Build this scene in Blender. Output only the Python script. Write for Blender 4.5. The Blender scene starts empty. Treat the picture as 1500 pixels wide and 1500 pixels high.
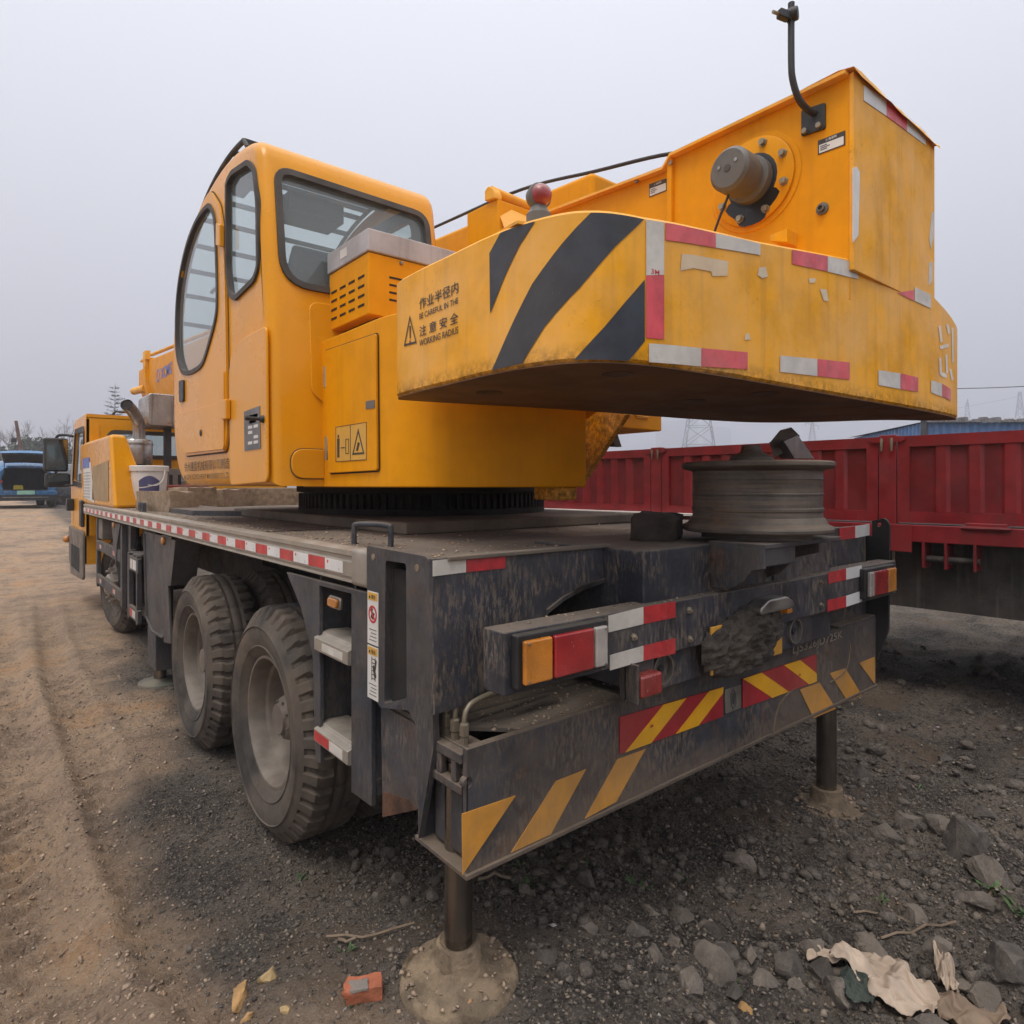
import bpy, bmesh, math, random
import numpy as np
from mathutils import Vector, Matrix, noise
from mathutils.geometry import tessellate_polygon
R = math.radians
rnd = random.Random(7)
scene = bpy.context.scene
col = scene.collection

# ---------------------------------------------------------------- camera, sky, sun, exposure
cam_d = bpy.data.cameras.new('camera')
cam = bpy.data.objects.new('camera', cam_d); col.objects.link(cam)
cam.location = (0, 0, 1.55)
cam.rotation_euler = (R(90), 0, R(-39.388))
cam_d.sensor_width = 36; cam_d.lens = 22.8; cam_d.shift_y = -0.0253
cam_d.clip_start = 0.05; cam_d.clip_end = 5000
scene.camera = cam

SUN_EL, SUN_AZ = 66.0, 246.0        # azimuth clockwise from +Y: behind the crane, on its left
world = bpy.data.worlds.new('World'); scene.world = world; world.use_nodes = True
wn = world.node_tree.nodes; wl = world.node_tree.links
bg = wn['Background']
sky = wn.new('ShaderNodeTexSky'); sky.sky_type = 'NISHITA'; sky.sun_disc = False
sky.sun_elevation = R(SUN_EL); sky.sun_rotation = R(SUN_AZ)
sky.air_density = 1.0; sky.dust_density = 6.0; sky.ozone_density = 1.0
# thick overcast: a grey cloud layer over the clear sky, a little brighter towards the zenith
tc = wn.new('ShaderNodeTexCoord'); sp = wn.new('ShaderNodeSeparateXYZ')
wl.new(tc.outputs['Generated'], sp.inputs[0])
rm = wn.new('ShaderNodeValToRGB')
rm.color_ramp.elements[0].position = 0.0; rm.color_ramp.elements[0].color = (0.470, 0.480, 0.535, 1)
rm.color_ramp.elements[1].position = 1.0; rm.color_ramp.elements[1].color = (1.95, 1.97, 2.03, 1)
e = rm.color_ramp.elements.new(0.6); e.color = (0.84, 0.862, 0.93, 1)
wl.new(sp.outputs['Z'], rm.inputs[0])
sc_ = wn.new('ShaderNodeVectorMath'); sc_.operation = 'SCALE'; sc_.inputs['Scale'].default_value = 10.0
wl.new(rm.outputs[0], sc_.inputs[0])
mx = wn.new('ShaderNodeMix'); mx.data_type = 'RGBA'; mx.inputs[0].default_value = 0.9
wl.new(sky.outputs[0], mx.inputs[6]); wl.new(sc_.outputs[0], mx.inputs[7])
wl.new(mx.outputs[2], bg.inputs[0]); bg.inputs[1].default_value = 0.10

sun_d = bpy.data.lights.new('sun', 'SUN'); sun_d.energy = 1.5; sun_d.angle = R(22); sun_d.color = (1.0, 0.95, 0.88)
sun = bpy.data.objects.new('sun', sun_d); col.objects.link(sun)
d_ = Vector((math.sin(R(SUN_AZ))*math.cos(R(SUN_EL)), math.cos(R(SUN_AZ))*math.cos(R(SUN_EL)), math.sin(R(SUN_EL))))
sun.rotation_euler = d_.to_track_quat('Z', 'Y').to_euler(); sun.location = d_*60

vs = scene.view_settings
vs.view_transform = 'Standard'; vs.look = 'None'; vs.gamma = 1.0; vs.use_curve_mapping = False
vs.exposure = 0.42
scene.cycles.max_bounces = 8; scene.cycles.transparent_max_bounces = 12
scene.cycles.volume_bounces = 1

# ---------------------------------------------------------------- mesh helpers
class B:
    """collects faces of one mesh, in world coordinates"""
    def __init__(s): s.v = []; s.f = []
    def add(s, vs_, fs):
        o = len(s.v); s.v += [tuple(p) for p in vs_]; s.f += [tuple(i+o for i in f) for f in fs]; return s
    def box(s, x0, x1, y0, y1, z0, z1):
        return s.add([(x0,y0,z0),(x1,y0,z0),(x1,y1,z0),(x0,y1,z0),(x0,y0,z1),(x1,y0,z1),(x1,y1,z1),(x0,y1,z1)],
                     [(0,3,2,1),(4,5,6,7),(0,1,5,4),(1,2,6,5),(2,3,7,6),(3,0,4,7)])
    def obox(s, c, ax, ay, az):
        c, ax, ay, az = map(Vector, (c, ax, ay, az))
        P = [c+i*ax+j*ay+k*az for k in (-1,1) for j,i in ((-1,-1),(-1,1),(1,1),(1,-1))]
        return s.add(P, [(0,3,2,1),(4,5,6,7),(0,1,5,4),(1,2,6,5),(2,3,7,6),(3,0,4,7)])
    def prism(s, poly, axis, a, b, holes=()):
        """polygon (with holes) in the plane across axis, extruded from a to b"""
        loops = [list(poly)] + [list(h) for h in holes]
        def P(p, t):
            return {'x': (t, p[0], p[1]), 'y': (p[0], t, p[1]), 'z': (p[0], p[1], t)}[axis]
        if not holes:
            n = len(poly)
            return s.add([P(p, a) for p in poly]+[P(p, b) for p in poly],
                         [tuple(range(n-1,-1,-1)), tuple(range(n, 2*n))]+[(i,(i+1)%n,n+(i+1)%n,n+i) for i in range(n)])
        flat = [p for l in loops for p in l]; n = len(flat)
        tris = tessellate_polygon([[Vector((p[0],p[1],0)) for p in l] for l in loops])
        fs = [tuple(t) for t in tris]+[tuple(n+i for i in reversed(t)) for t in tris]
        o = 0
        for l in loops:
            m = len(l); fs += [(o+i,o+(i+1)%m,n+o+(i+1)%m,n+o+i) for i in range(m)]; o += m
        return s.add([P(p,a) for p in flat]+[P(p,b) for p in flat], fs)
    def sheet(s, poly, axis, t):
        P = {'x': lambda p: (t,p[0],p[1]), 'y': lambda p: (p[0],t,p[1]), 'z': lambda p: (p[0],p[1],t)}[axis]
        return s.add([P(p) for p in poly], [tuple(range(len(poly)))])
    def tube(s, pts, r, n=10, cap=True):
        pts = [Vector(p) for p in pts]; rs = r if isinstance(r,(list,tuple)) else [r]*len(pts)
        rings = []; up = None
        for i,p in enumerate(pts):
            t = ((pts[i]-pts[i-1]) if i else (pts[1]-pts[0])).normalized()
            if 0 < i < len(pts)-1: t = (t+(pts[i+1]-pts[i]).normalized()).normalized()
            if up is None:
                up = Vector((0,0,1)) if abs(t.z) < .9 else Vector((1,0,0))
            a = t.cross(up).normalized(); up = a.cross(t).normalized()
            rings.append([p+rs[i]*(math.cos(q*2*math.pi/n)*a+math.sin(q*2*math.pi/n)*up) for q in range(n)])
        V = [q for g in rings for q in g]; F = []
        for i in range(len(rings)-1):
            F += [(i*n+q, i*n+(q+1)%n, (i+1)*n+(q+1)%n, (i+1)*n+q) for q in range(n)]
        if cap: F += [tuple(range(n-1,-1,-1)), tuple(range((len(rings)-1)*n, len(rings)*n))]
        return s.add(V, F)
    def lathe(s, prof, o, ax, n=32, closed=False, caps=True):
        """profile of (radius, height) turned about the axis ax through o"""
        o = Vector(o); ax = Vector(ax).normalized()
        a = ax.orthogonal().normalized(); b = ax.cross(a)
        V = [o+ax*h+r*(math.cos(q*2*math.pi/n)*a+math.sin(q*2*math.pi/n)*b) for r,h in prof for q in range(n)]
        m = len(prof); F = []
        for i in range(m-1 if not closed else m):
            k = (i+1)%m
            F += [(i*n+q, i*n+(q+1)%n, k*n+(q+1)%n, k*n+q) for q in range(n)]
        if not closed and caps:
            if prof[0][0] > 1e-5: F.append(tuple(range(n-1,-1,-1)))
            if prof[-1][0] > 1e-5: F.append(tuple(range((m-1)*n, m*n)))
        return s.add(V, F)
    def ball(s, c, r, n=10, m=7, sq=(1,1,1)):
        V = []; F = []
        for i in range(m+1):
            th = math.pi*i/m
            for q in range(n):
                V.append((c[0]+sq[0]*r*math.sin(th)*math.cos(2*math.pi*q/n), c[1]+sq[1]*r*math.sin(th)*math.sin(2*math.pi*q/n), c[2]+sq[2]*r*math.cos(th)))
        for i in range(m):
            F += [(i*n+q,(i+1)*n+q,(i+1)*n+(q+1)%n,i*n+(q+1)%n) for q in range(n)]
        return s.add(V, F)

WORLD = {}
def mesh_of(b, name, ang=38, weld=True):
    me = bpy.data.meshes.new(name)
    bm = bmesh.new()
    vv = [bm.verts.new(p) for p in b.v]
    for f in b.f:
        try: bm.faces.new([vv[i] for i in f])
        except ValueError: pass
    if weld: bmesh.ops.remove_doubles(bm, verts=bm.verts, dist=1e-5)
    bmesh.ops.recalc_face_normals(bm, faces=bm.faces)
    bm.to_mesh(me); bm.free()
    me.polygons.foreach_set('use_smooth', [True]*len(me.polygons))
    me.set_sharp_from_angle(angle=R(ang))
    return me
def put(name, me, mat, parent=None, at=(0,0,0)):
    o = bpy.data.objects.new(name, me); col.objects.link(o)
    if mat is not None:
        me.materials.clear(); me.materials.append(mat)
    while parent is not None and parent.parent is not None and parent.parent.parent is not None: parent = parent.parent   # thing > part > sub-part, no deeper
    pw = WORLD.get(parent.name, Vector((0,0,0))) if parent else Vector((0,0,0))
    o.parent = parent; at = Vector(at); o.location = at-pw; WORLD[o.name] = at
    return o
def part(name, b, mat, parent=None, bev=0, seg=2, ang=38):
    """one mesh object, its origin at the middle of its underside"""
    xs = [p[0] for p in b.v]; ys = [p[1] for p in b.v]; zs = [p[2] for p in b.v]
    o0 = ((min(xs)+max(xs))/2, (min(ys)+max(ys))/2, min(zs))
    b.v = [(p[0]-o0[0], p[1]-o0[1], p[2]-o0[2]) for p in b.v]
    o = put(name, mesh_of(b, name, ang), mat, parent, o0)
    if bev:
        m = o.modifiers.new('bevel', 'BEVEL'); m.width = bev; m.segments = seg; m.limit_method = 'ANGLE'; m.angle_limit = R(40)
        m.harden_normals = True
    return o
def tag(o, label, cat, group=None, kind=None):
    if label: o['label'] = label
    if cat: o['category'] = cat
    if group: o['group'] = group
    if kind: o['kind'] = kind
    return o
def thing(name, at, label, cat, group=None):
    o = bpy.data.objects.new(name, None); col.objects.link(o); o.location = at; o.empty_display_size = .2
    WORLD[o.name] = Vector(at)
    return tag(o, label, cat, group)
def copy_tree(src, parent=None, at=None, rz=0):
    c = src.copy(); col.objects.link(c)
    if parent: c.parent = parent; c.matrix_parent_inverse.identity()
    if at is not None:
        pw = WORLD.get(parent.name, Vector((0,0,0))) if parent else Vector((0,0,0))
        c.location = Vector(at)-pw; WORLD[c.name] = Vector(at)
    if rz: c.rotation_euler.z = rz
    for ch in list(src.children):
        g = ch.copy(); col.objects.link(g); g.parent = c
        for ch2 in list(ch.children):
            h = ch2.copy(); col.objects.link(h); h.parent = g
    return c
def offset(poly, d):
    """offset a closed polygon outwards by d (orientation free)"""
    n = len(poly)
    A = sum(poly[i][0]*poly[(i+1)%n][1]-poly[(i+1)%n][0]*poly[i][1] for i in range(n))
    sg = 1 if A > 0 else -1; out = []
    for i in range(n):
        p0, p1, p2 = Vector(poly[i-1]), Vector(poly[i]), Vector(poly[(i+1)%n])
        e1 = (p1-p0).normalized(); e2 = (p2-p1).normalized()
        n1 = Vector((e1.y,-e1.x))*sg; n2 = Vector((e2.y,-e2.x))*sg
        m = (n1+n2); m = m/max(.3, m.dot(n1)) if m.length > 1e-6 else n1
        out.append(tuple(p1+m*d))
    return out
def rounded(poly, r, n=5):
    """polygon with filleted corners; r one radius or a list"""
    N = len(poly); out = []
    for i in range(N):
        ri = r[i] if isinstance(r,(list,tuple)) else r
        p0, p1, p2 = Vector(poly[i-1]), Vector(poly[i]), Vector(poly[(i+1)%N])
        a = p0-p1; b = p2-p1; la, lb = a.length, b.length
        k = min(ri, la*.48, lb*.48)
        if k < 1e-4: out.append(tuple(p1)); continue
        q0 = p1+a/la*k; q2 = p1+b/lb*k
        for j in range(n+1):
            t = j/n; out.append(tuple((1-t)**2*q0+2*t*(1-t)*p1+t*t*q2))
    return out
def bez(pts, n=8):
    """smooth open curve through points"""
    P = [Vector(p) for p in pts]; out = []
    for i in range(len(P)-1):
        p0 = P[max(i-1,0)]; p1 = P[i]; p2 = P[i+1]; p3 = P[min(i+2,len(P)-1)]
        for j in range(n):
            t = j/n
            out.append(.5*((2*p1)+(-p0+p2)*t+(2*p0-5*p1+4*p2-p3)*t*t+(-p0+3*p1-3*p2+p3)*t**3))
    out.append(P[-1]); return out
def lettering(name, body, at, right, up, mat, parent, h=None, w=None, bold=.012, ext=.0012, shear=0):
    """flat lettering: lower left corner at, fitted to height h and width w"""
    cu = bpy.data.curves.new('type', 'FONT'); cu.body = body; cu.size = 1; cu.offset = bold; cu.shear = shear
    cu.resolution_u = 3
    o = bpy.data.objects.new('type', cu); col.objects.link(o)
    dg = bpy.context.evaluated_depsgraph_get()
    me = bpy.data.meshes.new_from_object(o.evaluated_get(dg))
    bpy.data.objects.remove(o); bpy.data.curves.remove(cu)
    n = len(me.vertices); a = np.zeros(n*3, 'f'); me.vertices.foreach_get('co', a); a = a.reshape(-1,3)
    if n == 0: return None
    mn, mxx = a[:,:2].min(0), a[:,:2].max(0); sz = mxx-mn
    if h is None: h = w*sz[1]/sz[0]
    if w is None: w = h*sz[0]/sz[1]
    right = np.array(Vector(right).normalized()); up = np.array(Vector(up).normalized()); nor = np.cross(right, up)
    q = (a[:,0:1]-mn[0])/sz[0]*w*right+(a[:,1:2]-mn[1])/sz[1]*h*up+ext*nor
    me.vertices.foreach_set('co', q.astype('f').ravel()); me.update()
    me.name = name
    return put(name, me, mat, parent, at)

# ---------------------------------------------------------------- materials
def mat(name, c, rough=.5, metal=0., var=.12, scale=6., dust=0., dcol=(.30,.235,.17), up=0., streak=0., scol=None,
        splat=0., rust=0., bump=.0, bscale=60., coat=0., spec=.5, chips=0., ccol=(.6,.57,.5), low=0., grime=None, rvar=.12, hstreak=0.):
    """painted or bare surface with its wear: dust patches, dust lying on upward faces, streaks, muddy splashes, rust, chips"""
    m = bpy.data.materials.new(name); m.use_nodes = True
    N = m.node_tree.nodes; L = m.node_tree.links; p = N['Principled BSDF']
    geo = N.new('ShaderNodeNewGeometry')
    def noise_(sc, det=5, ro=.6, vec=None, dist=0.):
        t = N.new('ShaderNodeTexNoise'); t.inputs['Scale'].default_value = sc; t.inputs['Detail'].default_value = det
        t.inputs['Roughness'].default_value = ro; t.inputs['Distortion'].default_value = dist
        L.new(vec or geo.outputs['Position'], t.inputs['Vector']); return t.outputs['Fac']
    def rng(v, a, b, c_=0., d=1.):
        t = N.new('ShaderNodeMapRange'); t.clamp = True
        for i,q in zip((1,2,3,4),(a,b,c_,d)): t.inputs[i].default_value = q
        L.new(v, t.inputs[0]); return t.outputs[0]
    def mul(a, b):
        t = N.new('ShaderNodeMath'); t.operation = 'MULTIPLY'
        for i,q in enumerate((a,b)):
            if isinstance(q,(int,float)): t.inputs[i].default_value = q
            else: L.new(q, t.inputs[i])
        return t.outputs[0]
    def mix(f, a, b, mode='MIX'):
        t = N.new('ShaderNodeMix'); t.data_type = 'RGBA'; t.blend_type = mode
        for i,q in ((0,f),(6,a),(7,b)):
            if isinstance(q,(int,float)): t.inputs[i].default_value = q if i == 0 else (q,q,q,1)
            elif isinstance(q,tuple): t.inputs[i].default_value = (*q,1)[:4]
            else: L.new(q, t.inputs[i])
        return t.outputs[2]
    def mapped(sx, sy, sz, rot=(0,0,0)):
        t = N.new('ShaderNodeMapping'); t.inputs['Scale'].default_value = (sx,sy,sz); t.inputs['Rotation'].default_value = rot
        L.new(geo.outputs['Position'], t.inputs['Vector']); return t.outputs[0]
    n1 = noise_(scale); base = mix(rng(n1,.4,.6), tuple(q*(1-var) for q in c), tuple(min(.95,q*(1+var)) for q in c))
    rg = rng(noise_(scale*1.1,5),.4,.62, max(.05,rough-rvar*.7), min(1,rough+rvar))
    if streak:
        sv = noise_(1., 4, .55, mapped(26,26,1.3)); k = mul(rng(sv,.52,.68), streak)
        base = mix(k, base, scol or tuple(q*.45 for q in dcol))
    if hstreak:
        hv = noise_(1., 6, .7, mapped(2.2,2.2,75)); base = mix(mul(rng(hv,.46,.62), hstreak), base, dcol)
    if chips:
        k = mul(mul(rng(noise_(70,9,.8),.60-.05*chips,.68-.05*chips), rng(noise_(5,4),.48,.62)), .8)
        base = mix(k, base, ccol)
    if rust:
        k = mul(rng(noise_(9,7,.72),.60-.18*rust,.78-.1*rust), .95); base = mix(k, base, mix(rng(noise_(60),.35,.65),(.055,.022,.010),(.16,.065,.025)))
        
    dk = None
    if dust:
        dk = mul(rng(noise_(2.6,7,.62),.38,.66), dust); base = mix(dk, base, dcol)
    if splat:
        a = noise_(1.,7,.72, mapped(110,110,26,(0,R(34),0))); b2 = noise_(4.2,7,.7)
        k = mul(mul(rng(a,.47,.58), rng(b2,.41,.55)), splat); base = mix(k, base, dcol)
        rg = mix(k, rg, .9)
    if low:
        sp_ = N.new('ShaderNodeSeparateXYZ'); L.new(geo.outputs['Position'], sp_.inputs[0])
        k = mul(mul(rng(sp_.outputs[2],1.25,.5), rng(noise_(11,6,.7),.3,.65)), low); base = mix(k, base, dcol)
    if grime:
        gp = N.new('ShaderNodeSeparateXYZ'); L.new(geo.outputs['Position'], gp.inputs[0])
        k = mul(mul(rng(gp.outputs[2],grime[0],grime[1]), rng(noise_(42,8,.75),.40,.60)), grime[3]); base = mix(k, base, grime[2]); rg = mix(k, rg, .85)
    if up:
        s_ = N.new('ShaderNodeSeparateXYZ'); L.new(geo.outputs['Normal'], s_.inputs[0])
        k = mul(mul(rng(s_.outputs[2],.35,.9), rng(noise_(9,6,.7),.15,.6,.55,1.)), up); base = mix(k, base, mix(rng(noise_(24,6,.7),.3,.7), tuple(q*.78 for q in dcol), tuple(q*1.12 for q in dcol)))
        rg = mix(k, rg, .92)
    L.new(base, p.inputs['Base Color'])
    L.new(rg, p.inputs['Roughness'])
    p.inputs['Metallic'].default_value = metal
    p.inputs['Specular IOR Level'].default_value = spec
    if coat: p.inputs['Coat Weight'].default_value = coat; p.inputs['Coat Roughness'].default_value = .18
    if bump:
        bn = N.new('ShaderNodeBump'); bn.inputs['Strength'].default_value = bump; bn.inputs['Distance'].default_value = .01
        L.new(noise_(bscale,6,.65), bn.inputs['Height']); L.new(bn.outputs[0], p.inputs['Normal'])
    return m
def glass(name, tint, fac=.12, rough=.04):
    """thin pane: lets tinted light through, mirrors the sky at a slant"""
    m = bpy.data.materials.new(name); m.use_nodes = True
    N = m.node_tree.nodes; L = m.node_tree.links; N.clear()
    o = N.new('ShaderNodeOutputMaterial'); t = N.new('ShaderNodeBsdfTransparent'); t.inputs[0].default_value = (*tint,1)
    g = N.new('ShaderNodeBsdfGlossy'); g.inputs[1].default_value = rough; g.inputs[0].default_value = (.9,.93,.95,1)
    d = N.new('ShaderNodeBsdfDiffuse'); d.inputs[0].default_value = (.40,.45,.44,1)
    ge = N.new('ShaderNodeNewGeometry'); dt = N.new('ShaderNodeVectorMath'); dt.operation = 'DOT_PRODUCT'
    L.new(ge.outputs['Normal'], dt.inputs[0]); L.new(ge.outputs['Incoming'], dt.inputs[1])
    def mth(op, x, y):   # Schlick reflectance, the same from both sides of the pane
        q = N.new('ShaderNodeMath'); q.operation = op
        for i_,z in enumerate((x,y)):
            if z is None: continue
            if isinstance(z,(int,float)): q.inputs[i_].default_value = z
            else: L.new(z, q.inputs[i_])
        return q
    ab = mth('ABSOLUTE', dt.outputs['Value'], None); om = mth('SUBTRACT', 1.0, ab.outputs[0]); pw = mth('POWER', om.outputs[0], 5.0)
    ml = mth('MULTIPLY', pw.outputs[0], .9); a = mth('ADD', ml.outputs[0], .06)
    m1 = N.new('ShaderNodeMixShader'); m1.inputs[0].default_value = fac; L.new(t.outputs[0], m1.inputs[1]); L.new(d.outputs[0], m1.inputs[2])
    m2 = N.new('ShaderNodeMixShader'); L.new(a.outputs[0], m2.inputs[0]); L.new(m1.outputs[0], m2.inputs[1]); L.new(g.outputs[0], m2.inputs[2])
    L.new(m2.outputs[0], o.inputs[0]); return m

YEL = (.74,.295,.001)
M = dict(
 yellow=mat('yellow paint', YEL, .42, var=.05, dust=.06, dcol=(.40,.25,.10), streak=.12, scol=(.36,.15,.02), up=.3, spec=.12, rvar=.06),
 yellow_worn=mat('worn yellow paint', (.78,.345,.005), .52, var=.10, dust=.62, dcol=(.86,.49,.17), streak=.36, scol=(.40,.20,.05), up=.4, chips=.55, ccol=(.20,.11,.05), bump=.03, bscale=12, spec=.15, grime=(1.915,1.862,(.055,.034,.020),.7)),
 yellow_cab=mat('cab yellow paint', (.72,.295,.002), .28, var=.04, dust=.15, dcol=(.55,.33,.08), streak=.08, scol=(.42,.2,.04), low=.3, up=.3, coat=.16, spec=.25, rvar=.04, scale=2.),
 dark=mat('dark chassis paint', (.028,.033,.043), .5, var=.3, dust=.32, dcol=(.15,.115,.085), up=.85, splat=.4, chips=.45, ccol=(.16,.11,.075), rust=.05, bump=.06, bscale=50),
 splashed=mat('muddy splashed chassis paint', (.024,.027,.037), .5, var=.3, dust=.22, dcol=(.155,.12,.09), up=.9, splat=.95, chips=.25, ccol=(.22,.17,.13), bump=.12, bscale=70),
 beam=mat('outrigger beam paint', (.030,.035,.046), .48, var=.28, dust=.5, dcol=(.165,.122,.085), up=.95, splat=.85, rust=.2, chips=.4, ccol=(.2,.15,.11), grime=(.64,.55,(.16,.11,.07),.8), bump=.15, bscale=70),
 black=mat('black paint', (.014,.015,.017), .5, var=.3, dust=.15, dcol=(.12,.095,.07), up=.4),
 void=mat('dark interior', (.012,.011,.010), .9, var=.3, dust=.2, dcol=(.06,.048,.036)),
 deck=mat('dusty deck plate', (.10,.085,.07), .9, var=.2, scale=3, dust=.85, dcol=(.215,.165,.12), rust=.12, bump=.5, bscale=90, up=.35),
 alu=mat('dusty aluminium', (.33,.295,.25), .45, metal=.35, var=.1, dust=.5, dcol=(.36,.28,.20), streak=.2, bump=.04),
 steel=mat('worn steel', (.33,.31,.28), .38, metal=.8, var=.2, dust=.3, dcol=(.2,.16,.12), streak=.2),
 chrome=mat('piston rod', (.30,.275,.25), .22, metal=.95, var=.15, streak=.5, scol=(.05,.04,.033), dust=.1, rvar=.05),
 stainless=mat('stained stainless', (.42,.39,.36), .35, metal=.75, var=.15, streak=.6, scol=(.10,.085,.075), dust=.25),
 rubber=mat('dusty tyre rubber', (.034,.029,.025), .88, var=.3, dust=.9, dcol=(.135,.102,.074), scale=9, bump=.2, bscale=40),
 wheel=mat('dusty wheel paint', (.165,.138,.112), .7, var=.25, dust=.75, dcol=(.13,.096,.068), rust=.05, bump=.12, bscale=40),
 seal=mat('rubber seal', (.055,.048,.042), .75, var=.2, dust=.3, dcol=(.14,.11,.09)),
 white_box=mat('grey painted lid', (.42,.40,.41), .5, var=.12, dust=.35, dcol=(.30,.25,.2), streak=.25, chips=.2, ccol=(.2,.14,.1)),
 tape_red=mat('red reflective tape', (.46,.022,.028), .38, var=.18, dust=.18, dcol=(.33,.2,.16), chips=.25, ccol=(.45,.30,.26), spec=.6, scale=16),
 tape_pink=mat('faded red tape', (.60,.055,.075), .42, var=.16, dust=.25, dcol=(.55,.25,.2), chips=.3, ccol=(.5,.3,.25), scale=14),
 tape_white=mat('white reflective tape', (.56,.53,.48), .42, var=.1, dust=.35, dcol=(.42,.34,.25), chips=.35, ccol=(.3,.22,.15), scale=14),
 tape_clean=mat('clean white tape', (.66,.65,.63), .4, var=.07, dust=.15, dcol=(.42,.34,.25)),
 stripe=mat('blue black stripe paint', (.018,.022,.032), .42, var=.3, dust=.42, dcol=(.10,.085,.07), chips=.35, ccol=(.2,.17,.14), scale=12),
 stripe_y=mat('yellow stripe paint', (.60,.26,.025), .5, var=.15, dust=.45, dcol=(.32,.21,.11), splat=.25, chips=.25, ccol=(.1,.08,.06)),
 hatch_y=mat('yellow reflective sheet', (.78,.38,.012), .36, var=.1, dust=.22, dcol=(.4,.26,.12), chips=.25, ccol=(.25,.18,.1)),
 hatch_r=mat('red reflective sheet', (.34,.018,.026), .36, var=.15, dust=.25, dcol=(.3,.17,.12), chips=.3, ccol=(.25,.14,.1)),
 lens_red=mat('red lamp lens', (.30,.006,.010), .2, var=.3, dust=.28, dcol=(.36,.16,.12), coat=.6, bump=.25, bscale=240, chips=.15, ccol=(.7,.55,.5)),
 lens_amber=mat('amber lamp lens', (.50,.165,.008), .2, var=.25, dust=.45, dcol=(.42,.24,.10), coat=.6, bump=.25, bscale=240),
 lens_clear=mat('clear lamp lens', (.38,.35,.32), .2, var=.2, dust=.4, dcol=(.32,.26,.2), coat=.5, bump=.3, bscale=240),
 ink=mat('black print', (.022,.020,.018), .6, var=.1, dust=.15),
 blue_ink=mat('blue print', (.10,.14,.42), .5, var=.1, dust=.25, dcol=(.4,.33,.3)),
 red_ink=mat('red print', (.5,.04,.05), .5, var=.1),
 paper=mat('white sticker', (.66,.64,.60), .5, var=.06, dust=.25, dcol=(.45,.38,.3)),
 sticker_y=mat('yellow sticker', (.66,.36,.05), .5, var=.06, dust=.25, dcol=(.4,.28,.14)),
 plate_grey=mat('engraved plate', (.12,.12,.13), .45, metal=.3, var=.1, dust=.25, dcol=(.3,.25,.2)),
 motor=mat('grey motor casting', (.10,.095,.085), .55, var=.15, dust=.35, dcol=(.24,.2,.15)),
 grease=mat('black grease', (.010,.008,.007), .35, var=.3),
 bolt=mat('zinc bolts', (.34,.30,.22), .4, metal=.6, var=.2, dust=.4, dcol=(.25,.18,.12), rust=.1),
 pipe=mat('hydraulic pipe', (.20,.17,.12), .45, metal=.4, var=.15, dust=.6, dcol=(.22,.175,.125)),
 rope=mat('steel rope', (.05,.045,.042), .6, metal=.3, var=.2),
 timber=mat('dusty timber', (.24,.165,.10), .9, var=.3, scale=18, dust=.6, dcol=(.32,.235,.16), streak=.3, bump=.5, bscale=60),
 dark_wood=mat('old dark timber', (.035,.026,.020), .9, var=.4, scale=12, dust=.35, dcol=(.10,.075,.055), bump=.6, bscale=40),
 bucket=mat('white plastic', (.66,.63,.60), .45, var=.05, dust=.4, dcol=(.42,.34,.26)),
 pink=mat('pink plastic', (.50,.17,.19), .5, var=.08, dust=.3),
 rim=mat('old steel wheel', (.060,.055,.050), .6, metal=.15, var=.45, dust=.5, dcol=(.17,.125,.088), streak=.0, rust=.2, hstreak=.6, bump=.2, bscale=30, up=.6),
 red_body=mat('red trailer paint', (.20,.008,.012), .45, var=.15, dust=.12, dcol=(.15,.06,.05), streak=.3, scol=(.10,.025,.02), chips=.6, ccol=(.10,.06,.05), bump=.04, bscale=8),
 red_dark=mat('red sheet steel', (.145,.006,.009), .45, var=.18, dust=.12, dcol=(.12,.05,.04), streak=.3, scol=(.09,.02,.018), bump=.08, bscale=8),
 under=mat('dirty trailer frame', (.030,.028,.026), .85, var=.35, dust=.6, dcol=(.075,.058,.045), streak=.4, scol=(.16,.14,.12), bump=.2),
 seat=mat('dark seat cloth', (.03,.031,.034), .85, var=.2),
 cabin=mat('cab lining', (.10,.10,.10), .8, var=.1),
 smear_lump=mat('dark smear lump', (.045,.037,.029), .95, var=.6, scale=26, dust=.7, dcol=(.13,.102,.075), bump=1., bscale=70),  # dark lump in place of the smear over the number plate
 float_=mat('earth caked float', (.20,.145,.09), .95, var=.35, scale=14, dust=.6, dcol=(.13,.097,.068), bump=1., bscale=45),
 cab_glass=glass('tinted cab glass', (.72,.81,.80), .25),
 pane=glass('clear glass', (.90,.93,.93), .04),
)

# ================================================================ THE MOBILE CRANE
# truck axes: +Y is forward, X runs across from its left side (0.96) to its right side (3.46), ground about z = 0
CRANE = thing('mobile_crane', (2.21, 5.5, 0), 'yellow truck crane with dark chassis standing on rear jacks, counterweight end towards us', 'crane')

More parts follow.
